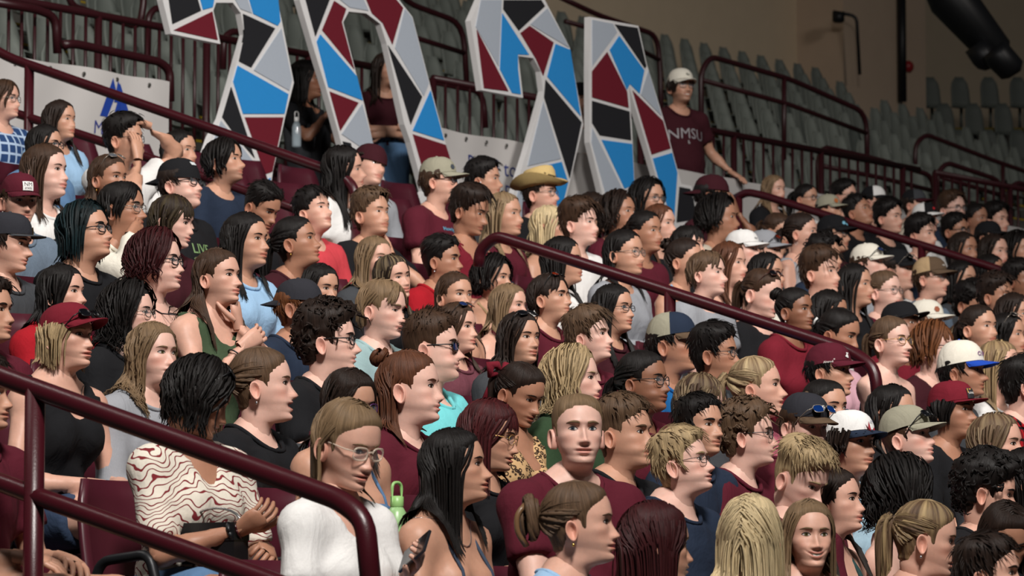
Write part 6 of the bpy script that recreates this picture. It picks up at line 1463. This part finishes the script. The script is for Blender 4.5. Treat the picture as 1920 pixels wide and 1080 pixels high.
f = Wm(1428, 550, 86, 58, 'woman with sunglasses on brown hair, black tee with green print, looking down', 'pony:brown', dict(L=.2, back=-.2), pitch=-12, skin=0, fat=.6, bw=1.2, blush=.8, top=('tee', 'black'), glasses=dict(style='tort', where='head', lens='dark'), arms=('phone', 'phone')); print_on(f, blot(.13, .10, 10, 6), (120, 160, 110), (0, -.16))
# ---- far right block
Wm(1451, 357, 52, 48, 'blond woman right of the standing man, before the white banner', 'long:light', dict(L=.26), skin=1, top=('tee', 'black'))
Wm(1511, 373, 52, 58, 'woman in glasses with dark hair behind the far handrail', 'pony:black', dict(L=.2), glasses=dict(style='dkmetal'), skin=2, top=('tee', 'white'))
f = Mn(1553, 394, 54, 66, 'man in grey cap with orange patch among the far spectators', 'short:dark', dict(), cap=dict(color='khaki', patch=[('patch', disc2(.020, 10), (170, 96, 44), .074, -.4)]), skin=2, top=('tee', 'black'), row=12); print_on(f, sc2(text_geo('N', .03), .05), (200, 200, 200), (-.05, -.12))
Mn(1583, 368, 55, 58, 'dark-haired man in glasses at the foot of the far railing', 'short:black', dict(), glasses=dict(style='dkmetal'), skin=1, top=('tee', 'black'), row=13)
f = Mn(1608, 399, 60, 62, 'man with faded hair tilting his face up, black tee with white badge', 'fade:black', dict(), pitch=20, skin=3, top=('tee', 'black'), row=12); print_on(f, disc2(.028, 7), (170, 174, 178), (-.05, -.16))
Mn(1638, 378, 54, 66, 'man in black cap with white front panel by the railing', 'short:black', dict(), cap=dict(color='white', backc='black', brim='black', backward=False), skin=1, top=('tee', 'black'), row=13)
Mn(1666, 409, 62, 58, 'man with thick black hair next to the upturned face', 'short:black', dict(vol=.3), skin=1, top=('tee', 'black'), row=12)
Mn(1714, 384, 53, 66, 'man in black and grey cap with dark maroon visor', 'short:dark', dict(), cap=dict(color='dgrey', backc='black', brim='dkmaroon'), skin=1, top=('tee', 'beige'), row=13)
Mn(1734, 410, 54, 66, 'spectator in black and white cap with red mark', 'short:dark', dict(), cap=dict(color='black', backc='white', brim='white', patch=[('mark', disc2(.012, 8), (190, 30, 36), .08, -.3)]), skin=1, top=('tee', 'white'), row=12)
Mn(1786, 393, 60, 42, 'large brown-haired man in glasses and dark shirt at the far railing', 'short:brown', dict(vol=.2), glasses=dict(style='dkmetal'), skin=0, fat=.9, bw=1.25, top=('half', 'navy'), row=13)
Wm(1828, 412, 57, 58, 'young woman with black hair in shadow at the far right', 'pony:black', dict(L=.2), skin=3, top=('tee', 'dgrey'), row=12)
Mn(1867, 414, 58, 52, 'boy with a dark mop of hair at the far right railing', 'short:black', dict(vol=.45, bangs=True), skin=1, top=('tee', 'black'), row=13)
f = Mn(1727, 441, 66, 60, 'boy with black fringe and sullen look behind the far handrail', 'short:black', dict(vol=.3, bangs=True), skin=1, top=('tee', 'navy'), row=11)
Mn(1791, 434, 60, 56, 'boy in black glasses with short black hair on the far right', 'short:black', dict(), glasses=dict(style='black'), skin=3, top=('tee', 'black'), row=11)
Mn(1853, 446, 58, 66, 'spectator in plain black cap at the far right', 'short:black', dict(), cap=dict(color='black'), skin=2, top=('tee', 'black'), row=11)
Wm(1806, 470, 64, 50, 'young woman with dark fringe just above the far handrail', 'long:dark', dict(L=.22), skin=3, top=('tee', 'dgrey'), row=10)
Wm(1863, 474, 65, 50, 'woman with long dark hair and flushed face, far right', 'long:dark', dict(L=.28), skin=1, blush=.8, top=('tee', 'green'), row=10)
Wm(1909, 470, 64, 52, 'woman with curly black hair at the right edge below the railing', 'long:black', dict(L=.1, wave=.014, vol=.15), skin=2, top=('tee', 'black'), row=10)
f = Wm(1457, 434, 64, 58, 'brown-haired woman resting her cheek on her hand', 'pony:brown', dict(L=.15), skin=2, top=('tee', 'slate'), arms=('chin', 'lap'), pitch=-6, row=11)
f = Wm(1502, 437, 70, 74, 'woman in grey tank top with dark hair tied low', 'pony:dark', dict(L=.22, back=-.2), skin=1, top=('tank', 'grey'), row=11); earring(f, .008, M_SIL)
f = Mn(1562, 440, 68, 66, 'man in black cap with pale blue emblem and glasses', 'short:black', dict(), cap=dict(color='black', patch=[('emblem', join2(disc2(.012, 10), place2(ngon([(0, 0), (.03, -.004), (.032, -.018), (.01, -.008)]), .004, 0)), (120, 180, 206), .072, -.35)]), glasses=dict(style='black'), skin=2, top=('tee', 'dkmaroon'), row=11)
Mn(1546, 482, 72, 62, 'man with curly black hair half hidden behind the brown-haired boy', 'curly:black', dict(), skin=2, top=('tee', 'navy'), row=10)
Wm(1437, 515, 76, 60, 'woman with black hair and cream top behind the sunglasses', 'long:black', dict(L=.2), skin=2, top=('tee', 'cream'), row=9)
Mn(1538, 512, 84, 60, 'brown-haired boy in dark red tee in the right block', 'short:brown', dict(vol=.3, bangs=True), skin=1, top=('tee', 'wine'), row=9)
Wm(1602, 536, 76, 64, 'woman with very long black hair and serious look, right block', 'long:black', dict(L=.36), skin=2, top=('tee', 'black'), row=9)
f = Mn(1627, 496, 72, 66, 'man in cream cap with dark sunglasses on its front', 'short:brown', dict(), cap=dict(color='cream', high=1.0), glasses=dict(style='black', where='cap', lens='navy'), skin=0, pitch=6, blush=.6, top=('tee', 'grey'), row=10)
f = Mn(1682, 508, 74, 64, 'man in black cap and white tee in the right block', 'short:dark', dict(), cap=dict(color='black'), glasses=dict(style='metal', where='cap', lens='dark'), pitch=4, skin=1, blush=.7, top=('tee', 'white'), row=9); print_on(f, join2(place2(sc2(text_geo('NM', .015), .018), 0, .012), place2(sc2(text_geo('STATE', .015), .014), 0, -.012)), (50, 50, 54), (-.06, -.14))
f = Mn(1744, 522, 74, 66, 'man in tan and brown mesh cap, glasses and grey tee', 'short:brown', dict(), cap=dict(color='brown', backc='tan', brim='brown', patch=[logo_txt('NM', .012, (220, 216, 210), .075, -.2, .015)]), glasses=dict(style='metal'), skin=1, blush=.6, top=('tee', 'hgrey'), row=9)
Wm(1802, 526, 68, 52, 'woman with long black hair beside the tan cap', 'long:black', dict(L=.22), skin=2, top=('tee', 'dgrey'), row=9)
Wm(1658, 547, 74, 56, 'pale girl in round wire glasses behind the black flat cap', 'pony:mid', dict(L=.15), glasses=dict(style='metal', rnd=2.2), skin=0, top=('tee', 'maroon'), row=8)
Mn(1822, 572, 80, 56, 'man with curly black hair bowing his head, maroon tee', 'curly:black', dict(), pitch=-12, skin=3, top=('tee', 'maroon'), row=8)
Mn(1868, 556, 74, 60, 'person with loose dark curls at the right in pale blue tee', 'curly:dark', dict(), skin=3, top=('tee', 'sky'), row=8)
Mn(1910, 526, 70, 64, 'person in grey sweatshirt at the right edge below the far rail', 'short:black', dict(), skin=4, top=('long', 'grey'), row=9)
Wm(1855, 514, 68, 62, 'dark-haired woman in deep shadow between two neighbours, far right', 'long:black', dict(L=.2), skin=3, top=('tee', 'black'), row=9)
f = Wm(1490, 583, 80, 58, 'brown-skinned woman with black hair pulled back and dark red top', 'bun:black', dict(), skin=4, top=('tee', 'wine'), row=8); earring(f, 0, M_SIL)
Wm(1553, 588, 80, 66, 'woman with straight black hair behind the pink sweatshirt', 'long:black', dict(L=.25), skin=3, top=('tee', 'white'), row=8, pitch=-8)
f = Wm(1572, 627, 90, 64, 'girl in pale pink sweatshirt with black ponytail and white clip', 'pony:black', dict(L=.26, back=-.1), pitch=-12, skin=3, top=('long', 'pink'), row=7); child_tube(f, 'hair_clip', f.pose(np.array([(-.115, -.02, .06), (-.125, -.022, .045), (-.128, -.022, .025)])), .006, mat_plain('white_clip', (220, 220, 218), .3))
f = Wm(1670, 641, 88, 54, 'girl with loose tied light brown hair, glasses and teal straps', 'pony:mid', dict(L=.14, back=-.2), glasses=dict(style='gold', rnd=2.4), skin=0, top=('strap', 'dteal'), smile=.3, row=7)
Mn(1690, 612, 84, 60, 'bearded man in flat black cap looking up', 'short:black', dict(), cap=dict(color='black', flat=True), pitch=10, beard=.6, must=.6, skin=4, top=('tee', 'wine'), row=8)
Mn(1736, 606, 80, 64, 'spectator in cream and rust cap behind the red-haired neighbour', 'short:brown', dict(), cap=dict(color='cream', patch=[('patch', disc2(.018, 6), (150, 80, 50), .075, -.4)]), skin=2, top=('tee', 'grey'), row=8)
Wm(1750, 653, 88, 68, 'person with copper-tinted layered hair and black glasses, maroon sweatshirt', 'bob:ginger', dict(L=.06, bangs=True, vol=.12, wave=.006), glasses=dict(style='black'), skin=0, fat=.5, bw=1.2, top=('long', 'dkmaroon'), row=7)
f = Wm(1835, 616, 82, 50, 'young woman with dark hair tied back looking up, right block', 'pony:dark', dict(L=.2), skin=2, pitch=5, top=('tee', 'black'), row=7)
Wm(1888, 630, 78, 64, 'woman with straight black hair and sunglasses on top, right edge', 'long:black', dict(L=.25), glasses=dict(style='metal', where='head', lens='dark'), skin=2, top=('tee', 'black'), row=7)
Wm(1901, 592, 78, 60, 'woman with long brown hair at the right edge', 'long:dark', dict(L=.25), skin=2, top=('tee', 'black'), row=8)
Wm(1812, 650, 86, 50, 'woman with ash-streaked hair behind the white and blue cap', 'long:brown:ash', dict(L=.2), glasses=dict(style='black', where='head', lens='dark'), skin=1, top=('tee', 'black'), row=6)
f = Mn(1803, 697, 98, 74, 'man with moustache in white cap with blue visor and purple letters', 'short:black', dict(), cap=dict(color='cream', brim='royal', high=1.12, patch=[logo_txt('CUBS', .020, (110, 40, 120), .082, -.1, .03)]), must=.7, skin=3, top=('tee', 'dgrey'), row=6)
Wm(1872, 690, 94, 58, 'woman with long blond hair, hand raised before her mouth', 'long:light:blond', dict(L=.3), skin=1, top=('tee', 'white'), arms=('mouth', 'lap'), row=6)
lp = [('patch', rect2(.044, .046), (36, 38, 42), .076, -.1), ('sky', place2(ngon([(-.019, -.001), (-.019, .02), (.006, .02)]), 0, 0), (214, 160, 60), .076, -.1), ('logo', sc2(text_geo('LAND', .03), .009), (226, 224, 220), .076, -.1)]
Mn(1785, 771, 102, 60, 'young man in flat-brimmed maroon cap with landscape patch', 'mid:black', dict(L=.05), cap=dict(color='wine', flat=True, patch=lp), skin=3, top=('tee', 'black'), neck='v', row=5)
f = Mn(1554, 697, 98, 68, 'man in plum baseball cap with white embroidery', 'short:black', dict(), cap=dict(color='maroon', patch=[('logo', blot(.03, .026, 6, 12), (226, 224, 222), .072, -.25), ('script', place2(sc2(text_geo('Alvarado', .0), .010), -.0, -.0), (226, 220, 214), .046, -1.15)]), skin=2, top=('tee', 'dgrey'), row=6)
Wm(1546, 768, 104, 46, 'girl with sleek black hair glancing sideways behind two caps', 'pony:black', dict(L=.2), skin=2, gaze=.5, top=('tee', 'black'), row=5)
Wm(1672, 777, 102, 58, 'girl with straight black hair glancing up beside the olive cap', 'long:black', dict(L=.2), skin=2, top=('tee', 'black'), gaze=.3, row=5)
Mn(1700, 821, 110, 68, 'sunburnt man in olive cap with dark sunglasses on the visor', 'buzz:brown', dict(), cap=dict(color='khaki', patch=[('emblem', blot(.022, .02, 5, 3), (220, 220, 214), .08, -.3)]), glasses=dict(style='black', where='cap', lens='dark'), pitch=10, skin=0, blush=.9, top=('tee', 'black'), row=4)
Wm(1868, 836, 112, 68, 'woman with streaked shoulder-length brown hair at the right', 'long:mid:ash', dict(L=.14), skin=1, top=('tee', 'dgrey'), row=4)
Wm(1690, 930, 126, 112, 'woman with big black curls turned away, green strap top', 'long:black', dict(L=.10, wave=.018, vol=.2), skin=0, top=('strap', 'green'), row=3)
Mn(1850, 922, 122, 88, 'man with thick black curls and faded sides looking down', 'afro:black', dict(vol=-.15), pitch=-10, skin=1, top=('tee', 'black'), row=3)
f = Wm(1734, 1010, 132, 94, 'woman with light brown ponytail and pearl earring', 'pony:mid:blond', dict(L=.22), pitch=-8, skin=1, top=('strap', 'white'), row=2, blush=.7); earring(f, 0, M_SIL)
Wm(1884, 1008, 124, 18, 'dark-haired woman bowing her head at the lower right', 'long:dark', dict(L=.25), pitch=-28, skin=3, top=('tee', 'black'), row=2, ty=-20)
Mn(1852, 1078, 128, 80, 'man with short dark hair at the bottom right corner', 'short:dark', dict(vol=-.3), skin=1, top=('tee', 'dgrey'), row=1)
Mn(1920, 724, 98, 100, 'man with short black hair in red and black striped shirt, right edge', 'short:black', dict(), skin=0, top=('tee', ('stripe_red', (170, 24, 34), (20, 20, 24), 'plaid')), row=6)
Wm(1930, 905, 118, 90, 'woman with long dark hair cut off by the right edge', 'long:black', dict(L=.25), skin=2, top=('tee', 'black'), row=3)
f = Mn(-40, 742, 130, 66, 'person in maroon shorts cut off at the lower left edge', 'short:dark', dict(), skin=2, top=('tee', 'maroon'), pants=('shorts', 'maroon'), row=6)
# ---- people standing on the walkway
f = Mn(1276, 163, 69, 30, 'smiling man standing in cream cap and maroon NMSU tee', 'mid:dark', dict(L=.03), cap=dict(color='cream', patch=[('emblem', blot(.04, .022, 4, 2), (90, 92, 80), .078, 0)]), smile=.9, skin=2, top=('tee', 'dkmaroon'), glasses=dict(style='metal'), pants=('long', 'black'), stand=(-17.3, ZW), beard=.25, ty=-25, lod=1, bw=1.12, group='people standing with the digits', arms=('down', 'rest')); necklace(f, .1, M_SIL)
print_on(f, sc2(text_geo('NMSU', .02), .085), (150, 146, 150), (0, -.17), arch_k=.8); print_on(f, blot(.03, .05, 3, 7), (150, 148, 150), (0, -.25), 'bull_logo')
Mn(1088, 188, 62, 25, 'bearded man peering between the third and fourth digit', 'short:black', dict(), skin=2, beard=.5, smile=.6, cap=dict(color='black', backward=True), top=('tee', 'white'), pants=('shorts', 'white'), stand=(-17.4, ZW), lod=2, group='people standing with the digits', ty=-30)
Wm(722, 132, 60, 40, 'long-haired woman with folded arms standing inside the zero', 'long:dark', dict(L=.32), skin=2, top=('tee', 'dkmaroon'), pants=('long', 'denim'), stand=(-17.45, ZW), lod=1, arms=('cross', 'cross'), group='people standing with the digits', ty=-35)
Wm(572, 150, 72, 75, 'long-haired woman in shadow between the first digit and the zero', 'long:black', dict(L=.34), skin=4, top=('tee', 'black'), pants=('long', 'jeans'), stand=(-17.45, ZW), lod=1, group='people standing with the digits')
# ---- straw hat, hair bow, claw clip
hs_ = F_CB; n = 30; th = np.arange(n) * 2 * math.pi / n; V = []
prof = [(1.62, .028), (1.45, .014), (1.2, .004), (1.0, 0), (.97, .03), (.92, .085), (.80, .112), (.55, .118), (.25, .098), (.02, .095)]
for r, z in prof:
    x = -.004 + .112 * r * np.cos(th); y = .094 * r * np.sin(th)
    zz = z + .040 + (.050 * np.abs(np.sin(th)) ** 2 * max(0, r - 1) / .62) - .02 * max(0, r - 1) * np.abs(np.cos(th)) - .02 * (r < .7) * np.cos(th) ** 2 * 0
    V.append(np.stack([x, y, zz + .012 * np.cos(th) * (r < 1.01)], 1))
V = np.concatenate(V); Q = np.array([(i * n + j, i * n + (j + 1) % n, (i + 1) * n + (j + 1) % n, (i + 1) * n + j) for i in range(len(prof) - 1) for j in range(n)])
Q = np.concatenate([Q, Q[:, ::-1] + len(V)]); V = np.concatenate([V, V - np.array([0, 0, .003])])
hat = link('cowboy_hat', make_mesh('cowboy_hat', hs_.pose(V), Q), mat_plain('straw', (206, 178, 120), .8, 0, .3, .15, 120, .4, 300), hs_.root)
m_ = MB(); t = np.linspace(0, 6.2832, 31); m_.tube(hs_.pose(np.stack([-.004 + .112 * np.cos(t), .094 * np.sin(t), .052 + .012 * np.cos(t)], 1)), .007, 5, False); m_.build('hat_band', mat_plain('hat_band', (150, 116, 70), .7), hat, smooth=True)
for sd in (-1, 1):
    m_ = MB(); P = np.array([(-.115, 0, .045), (-.13, sd * .03, .075), (-.135, sd * .06, .07), (-.13, sd * .05, .03), (-.115, 0, .045)]); m_.tube(F_BOW.pose(P), [.006, .016, .020, .014, .006], 8); m_.build('hair_bow', fab('wine'), F_BOW.root, smooth=True)
    m_ = MB(); P = np.array([(-.118, 0, .04), (-.135, sd * .02, -.02), (-.13, sd * .035, -.09)]); m_.tube(F_BOW.pose(P), [.006, .012, .014], 6); m_.build('bow_tail', fab('wine'), F_BOW.root, smooth=True)
for sd in (-1, 1): m_ = MB(); P = np.array([(-.150, sd * .014, .065), (-.176, sd * .030, .035), (-.178, sd * .030, -.015), (-.156, sd * .012, -.055)]); m_.tube(fillet(F_CL.pose(P), .02), .008, 8); m_.build('claw_clip', mat_plain('horn_clip', (112, 84, 58), .3), F_CL.root, smooth=True)
# ---- loose things
def bottle(name, label, p, h, r, col, mat=None, cap=(120, 160, 90)):
    root = empty(name, p); tag(root, label, 'bottle'); m_ = MB()
    m_.tube([(0, 0, z * h) for z in (0, .02, .1, .62, .74, .82)], [r * .9, r, r, r, r * .75, r * .45], 16); m_.build('body', mat or mat_plain('bottle_%d' % col[0], col, .35), root, smooth=True)
    m_ = MB(); m_.tube([(0, 0, z * h) for z in (.80, .82, .94, .95)], [r * .5, r * .55, r * .55, r * .3], 12); m_.build('lid', mat_plain('lid_%d' % cap[0], cap, .4), root, smooth=True)
    m_ = MB(); m_.tube(fillet([(0, -r * .6, h * .84), (0, -r * .6, h * 1.12), (0, r * .6, h * 1.12), (0, r * .6, h * .84)], .02), r * .14, 6); m_.build('carry_loop', mat_plain('lid_%d' % cap[0], cap, .4), root, smooth=True)
p = at_plane(744, 990, 0, row_x(5) - .22); bottle('drink_bottle', 'lime green drink bottle beside the girl in the white tee', (p[0], p[1], p[2] - .13), .24, .038, (150, 190, 130), None, (150, 196, 120))
p = at_plane(556, 262, 0, -17.15); bottle('water_bottle', 'clear plastic water bottle hanging between first digit and zero', (p[0], p[1], p[2] - .05), .22, .033, (180, 190, 200), mat_glass('clear_plastic', (190, 205, 215), .35, .05), (220, 220, 220))
# shoulder bag on the lap of the woman in the patterned shirt
B = F_SW.B; R_ = np.array([[math.cos(F_SW.ty), -math.sin(F_SW.ty), 0], [math.sin(F_SW.ty), math.cos(F_SW.ty), 0], [0, 0, 1]])
root = empty('shoulder_bag', F_SW.base + R_ @ np.array([.20, -.06, .63]), F_SW.ty + .2); tag(root, 'small black leather bag on the lap of the patterned shirt', 'bag')
m_ = MB(); m_.box((-.10, -.035, 0), (.10, .035, .12)); m_.build('pouch', mat_plain('black_leather', (22, 22, 24), .35), root)
m_ = MB(); m_.box((-.102, -.038, .07), (.102, .038, .125)); m_.build('flap', mat_plain('black_leather', (22, 22, 24), .35), root)
m_ = MB(); t = np.linspace(0, math.pi, 11); m_.tube(np.stack([.10 * np.cos(t), 0 * t, .12 + .05 * np.sin(t)], 1), .004, 5); m_.build('chain', M_SIL, root, smooth=True)
# ---- seats
def low_seat_parts():
    V, q = seat_shell(.46, .46, 9, 8, .05, .35, .022); back = make_mesh('backrest', V, q); back.materials.append(M_SEAT)
    V, q = seat_shell(.44, .42, 9, 6, .03, .2, .022); V2 = V.copy(); V2[:, 0] = V[:, 2]; V2[:, 2] = V[:, 0] * .7; pan = make_mesh('seat_pan', V2, [f[::-1] for f in q]); pan.materials.append(M_SEAT)
    m_ = MB(); m_.tube(fillet([(-.02, 0, -.02), (.06, 0, .20), (.26, 0, .22), (.30, 0, .10), (.10, 0, -.30), (.06, 0, -.44)], .04), .016, 8); br = make_mesh('bracket', np.concatenate(m_.v), m_.f); br.materials.append(M_BLK)
    return back, pan, br
LB, LPN, LBR = low_seat_parts()
def low_seat(k, Y, label, group='maroon seats of the lower stand'):
    root = empty('stand_seat', (row_x(k) - .20, Y, tread_z(k))); tag(root, label, 'seat', group)
    link('backrest', LB, None, root, (0, 0, .44)); link('seat_pan', LPN, None, root, (.0, 0, .43))
    for sd in (-1, 1): link('bracket', LBR, None, root, (.0, sd * .24, .44))
rows = {}
for q in PEOPLE:
    if q[2] >= 0: rows.setdefault(q[2], []).append(q[4])
for k in range(0, NROW):
    ys = sorted(rows.get(k, []))
    for y in ys: low_seat(k, y, 'maroon plastic stand seat with a spectator sitting in it')
    grid = np.arange(7.0, 36, .54)
    for g in grid:
        if min(abs(g - c) for c in (RC, RB, RD)) < .62 or any(abs(g - y) < .50 for y in ys): continue
        ok, u, v = in_view(np.array([row_x(k) - .25, g, tread_z(k) + .85]), 60, 200)
        if ok: low_seat(k, g, 'empty maroon plastic stand seat in the lower rows', 'empty maroon seats between spectators')
# white stars on the navy visor
VB_, _q = cap_brim(.072, .020, .22); crown = F_JP.cap
for t_, aa in [(2, i) for i in (2, 4, 6, 8, 10, 12, 14)] + [(3, i) for i in (3, 5, 7, 9, 11, 13)]:
    c_ = VB_[t_ * 17 + aa] + np.array([0, 0, .0015]); pts = [c_ + np.array([(.0062 if i % 2 == 0 else .0026) * math.cos(i * .6283), (.0062 if i % 2 == 0 else .0026) * math.sin(i * .6283), 0]) for i in range(10)]
    link('star', make_mesh('star', F_JP.pose(np.array(pts)), [tuple(range(10))], smooth=False), mat_plain('print_230_228_224', (230, 228, 224), .6), crown)
